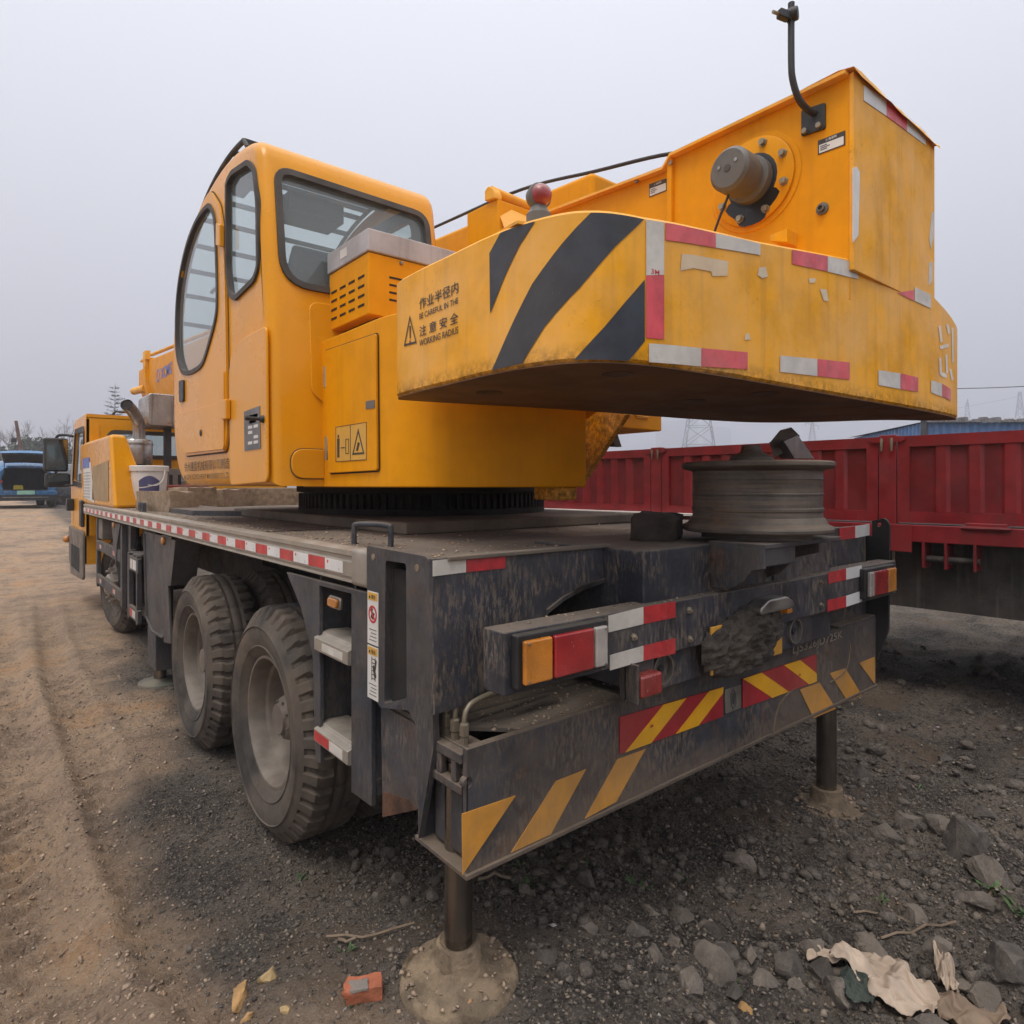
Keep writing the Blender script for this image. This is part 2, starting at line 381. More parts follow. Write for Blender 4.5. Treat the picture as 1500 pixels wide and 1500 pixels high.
# ---------------- chassis frame, deck and edge rail
b = B()
for x in (1.72, 2.58):
    b.box(x, x+.10, 1.62, 10.2, .72, 1.318)
for y in (2.2, 3.55, 5.2, 6.6, 8.6): b.box(1.82, 2.58, y, y+.14, .8, 1.25)
FRAME = part('chassis_frame', b, M['dark'], CRANE)
b = B(); b.prism([(1.0,1.56),(1.6,1.46),(1.6,1.30),(2.83,1.30),(2.83,1.40),(3.44,1.40),(3.44,9.2),(1.0,9.2)],'z',1.318,1.338)
DECK = part('deck', b, M['deck'], CRANE)
part('raised_plate', B().box(1.42,3.0,2.45,4.9,1.338,1.392), M['deck'], DECK, .01)
b = B(); b.prism(rounded([(1.18,5.05),(1.55,4.55),(1.55,6.5),(1.18,6.6)],.02),'z',1.338,1.375)
part('hatch_cover', b, M['dark'], DECK, .006)
part('deck_seam', B().box(1.02,1.55,3.02,3.03,1.338,1.342), M['dark'], DECK)
b = B(); b.prism([(.955,1.228),(.985,1.222),(1.01,1.222),(1.01,1.34),(.975,1.342),(.955,1.334),(.955,1.318),(.963,1.312),(.963,1.302),(.955,1.296),(.955,1.248),(.961,1.243),(.961,1.237),(.955,1.233)],'y',2.0,9.2)
RAIL = part('edge_rail', b, M['alu'], CRANE)
b = B(); b.prism(rounded([(.95,1.222),(1.012,1.218),(1.012,1.345),(.95,1.345)],.018),'y',1.885,2.0)
part('rail_end_cap', b, M['alu'], RAIL, .01, 3)
y = 2.068; i = 0
red_me = white_me = None
while y < 9.08:
    b = B().box(.9533,.9552,y,y+.147,1.2545,1.2945)
    part('tape', b, M['tape_clean'] if i % 2 == 0 else M['tape_red'], RAIL)
    if i % 2 == 0 and y < 4.5:
        lettering('tape_mark', 'C', (.9528,y+.03,1.261), (0,-1,0), (0,0,1), M['ink'], RAIL, h=.007)
        part('tape_dot', B().box(.9527,.9532,y+.118,y+.128,1.279,1.289), M['red_ink'], RAIL)
    y += .15; i += 1
# grab handle on the deck corner
part('grab_handle', B().tube(bez([(1.05,2.18,1.33),(1.05,2.18,1.395),(1.056,2.162,1.412),(1.104,2.038,1.412),(1.11,2.02,1.395),(1.11,2.02,1.33)],6), .010, 10), M['dark'], CRANE)

# ---------------- rear left corner: slotted plate, lower bracket, ladder
pl = rounded([(1.875,1.362),(1.502,1.357),(1.485,0.844),(1.562,0.567),(1.573,0.88),(1.618,0.91),(1.785,0.874),(1.866,0.919)], [.02,.035,0,0,.01,.01,.01,.01])
hole = [(1.751,1.326),(1.63,1.328),(1.626,0.943),(1.759,0.893)]
b = B().prism(pl, 'x', .945, .965, [rounded(hole,.012)])
SLOT = part('corner_plate', b, M['dark'], CRANE, .003)
part('slot_backing', B().prism(offset(hole,.012), 'x', 1.03, 1.04), M['beam'], SLOT)
b = B()
for (y0,z0),(y1,z1) in zip(rounded(hole,.012), rounded(hole,.012)[1:]+rounded(hole,.012)[:1]):
    b.add([(.964,y0,z0),(.964,y1,z1),(1.031,y1,z1),(1.031,y0,z0)], [(0,1,2,3)])
part('slot_wall', b, M['dark'], SLOT)
for p in ((1.829,1.33), (1.569,1.321)):
    part('bolt_hole', B().lathe([(.0,0),(.011,0),(.011,.0015),(.0,.0015)], (.9435,p[0],p[1]), (1,0,0), 14), M['float_'], SLOT)
b = B().prism([(1.841,0.864),(1.615,0.858),(1.615,0.619),(1.828,0.513)], 'x', .975, 1.0)
part('lower_bracket', b, M['beam'], CRANE, .004)
b = B().prism([(1.818,0.597),(1.656,0.632),(1.614,0.62),(1.822,0.516)], 'x', .9715, .976)
part('rust_edge', b, mat('rusty steel', (.075,.036,.02), .85, var=.5, rust=.6, bump=.4), CRANE)
# ladder: two uprights, a slanted gusset and two treads
b = B().prism([(2.605,1.202),(1.867,1.209),(1.867,0.535),(2.013,0.529),(2.013,1.19),(2.278,1.186),(2.265,0.541),(2.309,0.535),(2.34,0.924),(2.453,1.081)], 'x', .958, .975)
LAD = part('ladder_frame', b, M['dark'], CRANE, .003)
b = B().box(.975,1.10,1.87,2.30,.60,.615)
for q in (1.872, 2.012, 2.296): b.box(.975,1.12,q,q+.012,.56,1.215)
part('ladder_box', b, M['dark'], LAD)
part('ladder_backing', B().box(1.12,1.13,1.87,2.32,.58,1.215), M['beam'], LAD)
for z in (1.005, .672):
    b = B().prism([(.945,z-.052),(.955,z-.056),(1.08,z-.03),(1.08,z+.012),(1.0,z+.016),(.972,z+.012),(.968,z+.002),(.945,z-.006)],'y',2.014,2.294)
    t = part('tread', b, M['alu'], LAD, .003)
    if z > .9: part('tread_sticker', B().box(.9435,.9448,2.05,2.22,z-.043,z-.016), M['tape_white'], t)
    else:
        part('tape', B().box(.9435,.9448,2.16,2.285,z-.046,z-.012), M['tape_red'], t)
        part('tape', B().box(.9435,.9448,2.05,2.158,z-.046,z-.012), M['tape_white'], t)
b = B().prism(rounded([(2.075,1.125),(2.175,1.125),(2.175,1.168),(2.075,1.168)],.018),'x',.948,.958)
t = part('marker_lamp', b, M['steel'], CRANE, .003)
part('lens', B().prism(rounded([(2.09,1.131),(2.163,1.131),(2.163,1.162),(2.09,1.162)],.012),'x',.938,.949), M['lens_amber'], t, .004, 3)
# warning stickers beside the slot
for (zt,zb,kind) in ((1.222,1.058,0),(1.052,.888,1)):
    y0, y1 = 1.795, 1.865
    s = part('warning_sticker', B().box(.9432,.9448,y0,y1,zb,zt), M['paper'], SLOT)
    part('sticker_heading', B().box(.9425,.9431,y0+.004,y1-.004,zt-.027,zt-.003), M['sticker_y'], s)
    cy, cz = (y0+y1)/2, zt-.07
    if kind == 0:
        part('ban_ring', B().lathe([(.020,0),(.0275,0),(.0275,.0008),(.020,.0008)], (.9424,cy,cz), (1,0,0), 28, True), M['red_ink'], s)
        part('ban_bar', B().obox((.9423,cy,cz),(.0003,0,0),(0,.019,.019),(0,.0022,-.0022)), M['red_ink'], s)
        g = B().lathe([(0,0),(.005,0),(.005,.0006),(0,.0006)],(.9426,cy+.004,cz+.014),(1,0,0),10)
        g.obox((.9428,cy,cz-.004),(.0003,0,0),(0,.009,.003),(0,-.004,.010)); part('figure', g, M['ink'], s)
    else:
        g = B()
        for q in (-.018,.004): g.box(.9424,.943,cy+q,cy+q+.003,cz-.035,cz+.038)
        for q in range(6): g.box(.9424,.943,cy-.018,cy+.006,cz-.03+q*.012,cz-.0275+q*.012)
        g.obox((.9426,cy-.012,cz-.006),(.0003,0,0),(0,.007,.018),(0,-.006,.004)); g.obox((.9426,cy-.02,cz+.015),(.0003,0,0),(0,.004,-.016),(0,-.003,-.002))
        part('ladder_figure', g, M['ink'], s)
    for q in range(4):
        part('text_line', B().box(.9426,.9431,y0+.01,y1-.012-.006*(q%3),zb+.012+q*.011,zb+.0145+q*.011), M['plate_grey'], s)
    lettering('heading_text', '▲ 警告', (.9422,y1-.012,zt-.022), (0,-1,0),(0,0,1), M['ink'], s, h=.013)

# ---------------- rear face: side panels, centre box, corner plate on the right
b = B().prism([(0.921,1.358),(1.578,1.362),(1.578,1.237),(1.476,1.221),(1.387,1.196),(1.324,1.166),(1.296,0.961),(0.925,0.946)], 'y', 1.45, 1.47)
LP = part('rear_panel', b, M['splashed'], CRANE, .002)
part('tape', B().prism([(0.92,1.354),(1.026,1.356),(1.026,1.315),(0.92,1.313)], 'y', 1.4465, 1.449), M['tape_white'], LP)
part('tape', B().prism([(1.028,1.356),(1.164,1.358),(1.164,1.315),(1.028,1.315)], 'y', 1.4465, 1.449), M['tape_red'], LP)
b = B(); P = [(p[0],p[1]) for p in [(1.578,1.237),(1.476,1.221),(1.387,1.196),(1.324,1.166),(1.296,0.961)]]
for (x0,z0),(x1,z1) in zip(P,P[1:]): b.add([(x0,1.44,z0),(x1,1.44,z1),(x1,1.50,z1),(x0,1.50,z0),(x0,1.44,z0+.012),(x1,1.44,z1+.012),(x1,1.50,z1+.012),(x0,1.50,z0+.012)],[(0,1,2,3),(4,7,6,5),(0,4,5,1),(1,5,6,2),(2,6,7,3),(3,7,4,0)])
part('arch_flange', b, M['beam'], LP)
part('deck_edge_flange', B().box(.965,1.6,1.435,1.47,1.350,1.362), M['deck'], CRANE, .003)
b = B().box(.97,3.46,1.80,1.82,.89,1.318); b.box(.97,.985,1.5,1.8,.89,1.3); b.box(1.59,1.60,1.47,1.8,.9,1.31)
part('inner_bulkhead', b, M['void'], CRANE)
part('center_box', B().box(1.58,2.83,1.285,1.80,.905,1.352), M['splashed'], CRANE, .008)
part('box_seam', B().box(2.34,2.352,1.2825,1.285,1.19,1.35), M['void'], CRANE)
RP = part('rear_panel', B().box(2.83,3.455,1.395,1.42,.90,1.352), M['splashed'], CRANE, .003)
part('tape', B().prism([(3.152,1.349),(3.323,1.354),(3.323,1.295),(3.152,1.294)], 'y', 1.3915, 1.394), M['tape_red'], RP)
part('tape', B().prism([(3.323,1.354),(3.489,1.358),(3.489,1.301),(3.323,1.295)], 'y', 1.3915, 1.394), M['tape_clean'], RP)
pr = rounded([(1.371,1.375),(1.311,1.394),(1.289,1.362),(1.295,0.839),(1.349,0.677),(1.371,0.692)], [.0,.03,.03,.02,.01,0])
hc = (1.338,1.358)
circ = [(hc[0]+.011*math.cos(q*math.pi/8), hc[1]+.011*math.sin(q*math.pi/8)) for q in range(16)]
t_ = [(p[0],p[1]) for p in pr]
b = B().prism(t_+[], 'x', 3.465, 3.482, [circ])
b.box(3.466,3.481,1.33,1.62,.90,1.30)
part('corner_plate', b, M['black'], CRANE, .002)
# bumper bar
b = B().box(1.0,3.44,1.25,1.337,1.028,1.188)
BUMP = part('bumper_bar', b, M['splashed'], CRANE, .006)
for (a_,b_,m_) in (
   ([(1.379,1.182),(1.532,1.189),(1.532,1.138),(1.379,1.135)], 0, 'tape_white'), ([(1.532,1.189),(1.688,1.188),(1.688,1.138),(1.532,1.138)], 0, 'tape_red'),
   ([(1.385,1.069),(1.532,1.073),(1.532,1.028),(1.385,1.026)], 0, 'tape_white'), ([(1.532,1.073),(1.688,1.073),(1.688,1.025),(1.532,1.028)], 0, 'tape_red'),
   ([(2.724,1.191),(2.89,1.195),(2.89,1.146),(2.724,1.144)], 0, 'tape_red'), ([(2.89,1.195),(3.047,1.196),(3.047,1.147),(2.89,1.146)], 0, 'tape_clean'),
   ([(2.718,1.077),(2.89,1.076),(2.89,1.029),(2.718,1.029)], 0, 'tape_red'), ([(2.89,1.076),(3.047,1.082),(3.047,1.034),(2.89,1.029)], 0, 'tape_clean')):
    part('tape', B().prism(a_, 'y', 1.2475, 1.2493), M[m_], BUMP)
for p in ((1.761,1.151), (1.765,1.058), (1.49,1.105), (2.66,1.156), (2.66,1.064)):
    part('bolt', B().lathe([(.0,-.012),(.006,-.012),(.0075,-.005),(.012,-.004),(.012,0)], (p[0],1.25,p[1]), (0,1,0), 6), M['bolt'], BUMP)
def tail_lamp(xa, xb, za, zb, parts):
    h = part('tail_lamp', B().box(xa-.012,xb+.012,1.222,1.25,za-.012,zb+.014), M['black'], CRANE, .006)
    for (f0,f1,m_) in parts:
        part('lens', B().box(xa+(xb-xa)*f0+.002, xa+(xb-xa)*f1-.002, 1.206, 1.2225, za, zb), M[m_], h, .006, 3)
    for sx in (xa+.014, xb-.014):
        for sz in (za+.008, zb-.008): part('screw', B().lathe([(0,-.004),(.003,-.003),(.003,0)],(sx,1.2065,sz),(0,1,0),8), M['steel'], h)
tail_lamp(1.032, 1.335, 1.058, 1.168, [(0,.32,'lens_amber'),(.33,.82,'lens_red'),(.83,1.,'lens_clear')])
tail_lamp(3.035, 3.33, 1.058, 1.168, [(0,.17,'lens_clear'),(.18,.68,'lens_red'),(.69,1.,'lens_amber')])
# red fog lamp on its bracket, round pin ends, number plate with lamp and a lump in place of the smear over it
b = B().box(1.472,1.482,1.22,1.29,.915,1.03).box(1.472,1.60,1.262,1.272,.91,1.03)
br = part('lamp_bracket', b, M['dark'], CRANE, .003)
part('fog_lamp', B().box(1.487,1.585,1.215,1.262,.928,.995), M['lens_red'], br, .010, 3)
for x in (1.66, 2.50):
    t = part('pin_tube', B().lathe([(.044,0),(.05,0),(.05,.16),(.044,.16)], (x,1.27,.975), (0,1,0), 28, True), M['steel'], CRANE)
    part('pin_core', B().lathe([(0,.012),(.012,.008),(.015,.02),(.0435,.022),(.0435,.15),(0,.15)], (x,1.27,.975), (0,1,0), 24), M['black'], t)
PLATE = part('number_plate', B().box(1.86,2.32,1.232,1.24,.925,1.085), mat('patchy yellow plate', (.62,.30,.03), .5, dust=.7, dcol=(.2,.15,.1), var=.2), CRANE, .003)
nb = B(); N_, M_ = 44, 28
random.seed(3)
for j in range(M_+1):
    for i in range(N_+1):
        u_, v_ = i/N_*2-1, j/M_*2-1
        r_ = math.sqrt(u_*u_+v_*v_)
        wob = 1+.16*noise.noise((u_*1.7,v_*1.7,3.3)) + .07*noise.noise((u_*6,v_*6,1.3))
        k = max(0, 1-(r_/(.96*wob))**2.2)
        h_ = .003+.040*k**.55*(.7+.6*noise.noise((u_*5,v_*5,.2)))+.020*noise.noise((u_*14,v_*18,.7))*k**.3
        nb.v.append((2.075+u_*.275, 1.236-(h_ if k>0 else -.01), 1.012+v_*.115+.035*u_*.6))
for j in range(M_):
    for i in range(N_):
        q = (j*(N_+1)+i, j*(N_+1)+i+1, (j+1)*(N_+1)+i+1, (j+1)*(N_+1)+i)
        if any(nb.v[k_][1] < 1.2355 for k_ in q): nb.f.append(q)
part('plate_smear_lump', nb, M['smear_lump'], PLATE, ang=180)
b = B().prism(rounded([(2.10,1.10),(2.33,1.10),(2.33,1.125),(2.28,1.148),(2.15,1.148),(2.10,1.125)],.012),'y',1.19,1.25)
t = part('plate_lamp', b, M['steel'], CRANE, .008, 3)
part('lens', B().box(2.29,2.325,1.195,1.245,1.082,1.099), M['lens_amber'], t, .003)

# wheel carrier bracket under the loose steel wheel
b = B().box(1.93,2.46,1.08,1.29,1.348,1.364)
b.prism([(1.285,1.205),(1.285,1.35),(1.085,1.35),(1.085,1.285),(1.13,1.275),(1.16,1.235),(1.21,1.205)],'x',1.93,1.942)
b.prism([(1.285,1.205),(1.285,1.35),(1.085,1.35),(1.085,1.315),(1.17,1.29),(1.235,1.225)],'x',2.30,2.312)
b.box(1.942,2.13,1.085,1.095,1.292,1.35)
part('wheel_carrier', b, M['dark'], CRANE, .003)

# ---------------- rear outrigger box with stripes, hatched boards and embossed number
b = B()
plate_poly = [(.962,.56),(3.465,.556),(3.465,.893),(2.52,.893),(2.46,.875),(.962,.876)]
holeC = (0.965,0.791)
hc = [(holeC[0]+.0145*math.cos(q*math.pi/10), holeC[1]+.0145*math.sin(q*math.pi/10)) for q in range(20)]
b.prism(plate_poly,'y',1.353,1.371,[hc])
BEAM = part('outrigger_box', b, M['beam'], CRANE, .003)
part('bottom_lip', B().box(.955,3.47,1.345,1.60,.546,.5595), M['beam'], BEAM, .003)
part('front_plate', B().box(.962,3.465,1.572,1.588,.56,.876), M['dark'], BEAM)
b = B().prism([(1.18,1.371),(3.465,1.371),(3.465,1.80),(.985,1.80),(.985,1.588),(1.05,1.588),(1.05,1.50)],'z',.862,.874)
part('top_plate', b, M['deck'], BEAM)
part('top_bend', B().tube([(.975,1.368,.866),(3.46,1.368,.866)], .014, 12), M['beam'], BEAM)
part('step_plate', B().box(3.05,3.462,1.352,1.40,.8935,.906), M['beam'], BEAM, .003)
b = B()
b.box(.955,.985,1.371,1.572,.832,.860).box(.957,.985,1.371,1.572,.752,.776)
for y in (1.40,1.47,1.53): b.box(.958,.98,y,y+.022,.776,.832)
part('end_frame', b, M['beam'], BEAM, .004)
part('end_pocket', B().box(1.0,1.05,1.385,1.55,.777,.837), M['float_'], BEAM)
b = B().prism([(1.371,.56),(1.572,.56),(1.572,.775)],'x',1.14,1.15); part('inner_gusset', b, M['beam'], BEAM)
part('jack_casing', B().box(.985,1.075,1.40,1.552,.5605,.752), M['dark'], BEAM, .02, 3)
part('inner_plate', B().box(1.16,1.17,1.371,1.572,.56,.86), M['void'], BEAM)
def sheet_y(name, poly, y, m_, par, th=.0022): return part(name, B().prism(poly,'y',y-th,y), M[m_], par)
for P in ([(0.945,0.719),(1.122,0.712),(0.947,0.564)],
          [(1.272,0.708),(1.394,0.708),(1.251,0.563),(1.106,0.563)],
          [(1.534,0.7),(1.669,0.697),(1.528,0.57),(1.389,0.562)],
          [(2.688,0.687),(2.866,0.682),(3.024,0.533),(2.809,0.538)],
          [(2.963,0.706),(3.122,0.699),(3.299,0.539),(3.143,0.542)],
          [(3.269,0.699),(3.45,0.699),(3.45,0.563)]):
    sheet_y('stripe', P, 1.3525, 'stripe_y', BEAM)
def board(c0, c1, c2, c3, lean, n0):
    """hatched board: corners top-left, top-right, bottom-right, bottom-left in the (x,z) plane"""
    o = sheet_y('hatched_board', [c0,c1,c2,c3], 1.3515, 'hatch_r', BEAM, .004)
    def P(a_, v_):
        a_ = min(1,max(0,a_)); t0 = (c0[0]+(c1[0]-c0[0])*a_, c0[1]+(c1[1]-c0[1])*a_); t1 = (c3[0]+(c2[0]-c3[0])*a_, c3[1]+(c2[1]-c3[1])*a_)
        return (t0[0]+(t1[0]-t0[0])*v_, t0[1]+(t1[1]-t0[1])*v_)
    for a_ in n0:
        w_ = .225; q = []
        lo, hi = a_, a_+w_
        pts = []
        for v_ in [k/10 for k in range(11)]:
            l = lo+lean*(1-v_); pts.append((min(1,max(0,l)),v_))
        for v_ in [k/10 for k in range(10,-1,-1)]:
            l = hi+lean*(1-v_); pts.append((min(1,max(0,l)),v_))
        q = [P(*p) for p in pts]; out = []
        for p in q:
            if not out or (abs(p[0]-out[-1][0])+abs(p[1]-out[-1][1])) > 1e-4: out.append(p)
        sheet_y('hatch_band', out, 1.3470, 'hatch_y', o, .0012)
    return o
o1 = board(*[(1.542,0.83),(2.109,0.813),(2.109,0.705),(1.542,0.715)], .34, (.04,.50))
o2 = board(*[(2.241,0.818),(2.831,0.814),(2.831,0.695),(2.241,0.706)], -.36, (.36,.88))
lettering('board_mark', '3M', [(1.685,0.771)][0][:1]+(1.3455,)+[(1.685,0.763)][0][1:], (1,0,0),(0,0,1), M['red_ink'], o1, h=.010)
lettering('board_mark', '3M', [(2.667,0.749)][0][:1]+(1.3455,)+[(2.667,0.749)][0][1:], (1,0,0),(0,0,1), M['red_ink'], o2, h=.010)
P = rounded([(2.119,0.8),(2.229,0.799),(2.229,0.711),(2.123,0.711)], .006)
t = sheet_y('emblem_plate', P, 1.353, 'steel', BEAM, .006)
cx_ = sum(p[0] for p in P)/len(P); cz_ = sum(p[1] for p in P)/len(P)
hx = [(cx_+.026*math.cos(q*math.pi/3+.52)*.75, cz_+.04*math.sin(q*math.pi/3+.52)) for q in range(6)]
part('emblem_ring', B().prism(hx,'y',1.344,1.347,[offset(hx,-.006)]), M['motor'], t)
part('emblem_core', B().prism(offset(hx,-.012),'y',1.345,1.347), M['beam'], t)
v0 = [(2.642,0.865),(3.074,0.869)]
lettering('embossed_number', 'LJ5326JD725K', (v0[0][0]-.02,1.353,.838), (1,0,0), (0,0,1), M['alu'], BEAM, h=.046, w=v0[1][0]-v0[0][0]+.03, bold=.01, ext=.006)
arc = [(p[0],1.351,p[1]) for p in [(3.171,0.803),(3.157,0.738),(3.107,0.683),(2.962,0.663)]]
part('weld_bead', B().tube(bez(arc,6), .004, 6), M['float_'], BEAM)
arc = [(p[0],1.351,p[1]) for p in [(2.693,0.715),(2.567,0.683),(2.501,0.641),(2.469,0.56)]]
part('weld_bead', B().tube(bez(arc,6), .004, 6), M['float_'], BEAM)
# hydraulic pipes into the jack
for i,(x,y) in enumerate(((1.0,1.505),(1.0,1.462),(1.0,1.418))):
    pts = bez([(x,y,.85),(x,y,.925),(x+.010,y+.002,.952),(x+.04,y+.004,.968),(x+.14,y+.012,.978),(x+.36,y+.03,.985)],6)
    t = part('hydraulic_pipe', B().tube(pts, .0075, 10), M['pipe'], CRANE)
    part('pipe_nut', B().lathe([(.014,.0),(.014,.03),(.009,.034)], (x,y,.885), (0,0,1), 6), M['pipe'], t)
    part('pipe_nut', B().lathe([(.012,.0),(.012,.022)], (x,y,.86), (0,0,1), 6), M['pipe'], t)
part('pipe_manifold', B().box(.985,1.05,1.385,1.565,.80,.862), M['beam'], CRANE, .004)
# jacks and floats
def jack(x, y, z0, r, rf, boot):
    j = part('jack_leg', B().lathe([(r*.9,z0-.02),(r,z0),(r,.80)], (x,y,0), (0,0,1), 28), M['chrome'], CRANE)
    b = B(); n = 48; prof = [(.0,.02),(r*1.1,.02),(r*1.35,.028),(r*1.55,.022),(r*1.6,-.03),(r*1.9,-.042),(rf*.52,-.048),(rf*.65,-.053),(rf*.78,-.056),(rf*.88,-.058),(rf*.95,-.062),(rf,-.072),(rf*1.02,-.14)]
    for i,(rr,hh) in enumerate(prof):
        for q in range(n):
            a = q*2*math.pi/n; k = 1+.05*noise.noise((math.cos(a)*1.8+x,math.sin(a)*1.8,i*.3))*(i>3)
            b.v.append((x+rr*k*math.cos(a), y+rr*k*math.sin(a), z0+hh+.018*noise.noise((math.cos(a)*rr*26+x,math.sin(a)*rr*26,i*1.7))*(3<i<11)))
    for i in range(len(prof)-1): b.f += [(i*n+q,i*n+(q+1)%n,(i+1)*n+(q+1)%n,(i+1)*n+q) for q in range(n)]
    part('jack_float', b, M['float_'], j, ang=50)
    if boot: part('jack_boot', B().lathe([(r*1.05,.03),(r*1.5,.03),(r*1.55,.10),(r*1.25,.105),(r*1.2,.14),(r*1.02,.14)], (x,y,z0), (0,0,1), 28), M['black'], j, .004)
jack(1.02, 1.475, .275, .0385, .165, False)
jack(3.20, 1.475, .06, .046, .17, False)

# ---------------- wheels
def tyre_mesh(Rt=.535, W=.285, seed=0):
    """lug tyre turned about X, outer side at x=0 and inner side at x=W"""
    NA = 336; LUG = 42
    prof = [(.272,.045),(.285,.022),(.31,.008),(.335,-.004),(.34,-.009),(.345,-.005),(.38,-.015),(.41,-.018),(.435,-.016),(.439,-.021),(.444,-.015),(.455,-.011),(.475,.0),(.492,.012),(.508,.022),(.522,.030)]
    tread = [(.530,.036),(.533,.048),(.534,.066),(.535,.084),(.535,.102),(.535,.118),(.535,.132),(.535,.1425)]
    half = prof+tread
    full = half+[(r,W-x) for r,x in reversed(half[:-1])]
    n = len(full); V = np.zeros((n,NA,3),'f'); a = np.arange(NA)*2*math.pi/NA
    for i,(r,x) in enumerate(full):
        w = abs(x-W/2)/(W/2); rr = np.full(NA, r)
        side = 0.0 if x < W/2 else .5
        ph = (a/(2*math.pi)*LUG+side+.35*w) % 1.0
        if r > .487 and w > .30:
            dep = .028 if w > .55 else .014
            if r < .515: dep = .018
            g = ((ph < .34)).astype('f'); rr = rr-dep*g
        if w < .30 and r > .52:
            ph2 = (a/(2*math.pi)*LUG/2+.25*np.sin(a*LUG)) % 1.0
            rr = rr-.006*(np.abs(ph2-.5) < .06)
        if .12 < w < .2 and r > .52: rr = rr-.010
        rr = .272+(rr-.272)*.90
        V[i,:,0] = x; V[i,:,1] = rr*np.cos(a); V[i,:,2] = rr*np.sin(a)
    idx = np.arange(n*NA).reshape(n,NA)
    q = np.stack([idx[:-1],np.roll(idx,-1,1)[:-1],np.roll(idx,-1,1)[1:],idx[1:]],-1).reshape(-1,4)
    me = bpy.data.meshes.new('tyre'); me.from_pydata(V.reshape(-1,3).tolist(), [], q.tolist())
    me.polygons.foreach_set('use_smooth',[True]*len(me.polygons)); me.set_sharp_from_angle(angle=R(33)); me.materials.append(M['rubber'])
    return me
TY = tyre_mesh()
def local_mesh(b, name, m_, ang=38):
    me = mesh_of(b, name, ang); me.materials.append(m_); return me
rimB = B().lathe([(.283,.034),(.290,.026),(.288,.018),(.276,.018),(.268,.032),(.262,.05),(.255,.09),(.240,.10),(.232,.125),(.222,.17),(.175,.185),(.10,.185),(.0,.185)], (0,0,0), (1,0,0), 56, caps=False)
RIM = local_mesh(rimB, 'rim', M['wheel'])
hb = B().lathe([(.105,.18),(.098,.10),(.092,.085),(.07,.072),(.066,.058),(.0,.055)], (0,0,0), (1,0,0), 32)
for q in range(10):
    a = q*math.pi/5; hb.lathe([(.014,.185),(.014,.16),(.008,.158),(.008,.135),(0,.133)], (0,.145*math.cos(a),.145*math.sin(a)), (1,0,0), 6)
for q in range(8):
    a = q*math.pi/4; hb.lathe([(.006,.075),(.006,.068),(0,.067)], (0,.08*math.cos(a),.08*math.sin(a)), (1,0,0), 6)
HUB = local_mesh(hb, 'hub', M['wheel'])
rimF = B().lathe([(.283,.034),(.290,.026),(.288,.018),(.276,.018),(.268,.032),(.255,.06),(.240,.06),(.225,.03),(.16,.0),(.13,-.02),(.0,-.02)], (0,0,0), (1,0,0), 48, caps=False)
RIMF = local_mesh(rimF, 'rim', M['wheel'])
hf = B().lathe([(.12,.0),(.115,-.05),(.08,-.075),(.0,-.08)], (0,0,0), (1,0,0), 28)
for q in range(10):
    a = q*math.pi/5; hf.lathe([(.016,.02),(.016,-.03),(.011,-.045),(0,-.05)], (0,.17*math.cos(a),.17*math.sin(a)), (1,0,0), 6)
HUBF = local_mesh(hf, 'hub', M['alu'])
def wheel(x, y, z, side, rim_me, hub_me, rx=0., steer=0.):
    w = bpy.data.objects.new('wheel', None); col.objects.link(w); w.empty_display_size = .1
    w.parent = CRANE; w.location = Vector((x,y,z))-WORLD['mobile_crane']; WORLD[w.name] = Vector((x,y,z))
    w.rotation_euler = (rx, 0, (math.pi if side > 0 else 0)+steer)
    for nm, me in (('tyre',TY),('rim',rim_me),('hub',hub_me)):
        if me is None: continue
        o = bpy.data.objects.new(nm, me); col.objects.link(o); o.parent = w
    return w
for i,y in enumerate((2.917, 4.19)):
    wheel(.975, y, .503, -1, RIM, HUB, .3+i)
    wheel(1.30, y, .503, -1, RIMF, None, 1.1+i)
    wheel(3.45, y, .503, 1, RIM, HUB, .7+i)
    wheel(3.125, y, .503, 1, RIMF, None, .2+i)
wheel(1.10, 8.0, .503, -1, RIMF, HUBF, .3, R(7)); wheel(3.32, 8.0, .503, 1, RIMF, HUBF, .3, R(7))
for y in (2.917, 4.19): part('axle', B().lathe([(.06,0),(.07,.9),(.2,1.05),(.2,1.35),(.07,1.5),(.06,2.0)], (1.2,y,.503), (1,0,0), 20), M['dark'], CRANE)
part('axle', B().tube([(1.25,8.0,.503),(1.6,8.0,.45),(2.8,8.0,.45),(3.15,8.0,.503)], .06, 10), M['dark'], CRANE)

# ---------------- along the left side, forward of the rear wheels
b = B().prism(rounded([(5.778,1.196),(5.113,1.198),(5.048,0.49),(5.44,0.46),(5.67,0.531)], [.0,.0,.01,.06,.05]), 'x', 1.0, 1.02)
SB = part('side_panel', b, M['dark'], CRANE, .004)
part('panel_seal', B().tube([(.998,p[0],p[1]) for p in [(5.739,1.176),(5.659,0.543),(5.43,0.467),(5.059,0.488)]], .012, 6), M['seal'], SB)
b = B().prism([(5.062,1.211),(4.771,1.214),(4.871,0.875),(4.79,0.497),(4.997,0.468)], 'x', .985, 1.0)
part('mudguard_stay', b, M['dark'], CRANE, .003)
part('stay_flange', B().prism([(4.766,1.196),(4.65,1.195),(4.786,0.885),(4.888,0.873)], 'x', .985, 1.14), M['dark'], CRANE)
for (p,par) in (((4.972,1.174),SB), ((7.075,1.185),FRAME)):
    t = part('side_reflector', B().lathe([(0,-.02),(.02,-.018),(.028,-.012),(.028,0)], (.982,p[0],p[1]), (1,0,0), 20), M['lens_amber'], CRANE)
part('outrigger_post', B().box(1.02,1.14,5.45,5.75,.16,1.2), M['dark'], CRANE, .006)
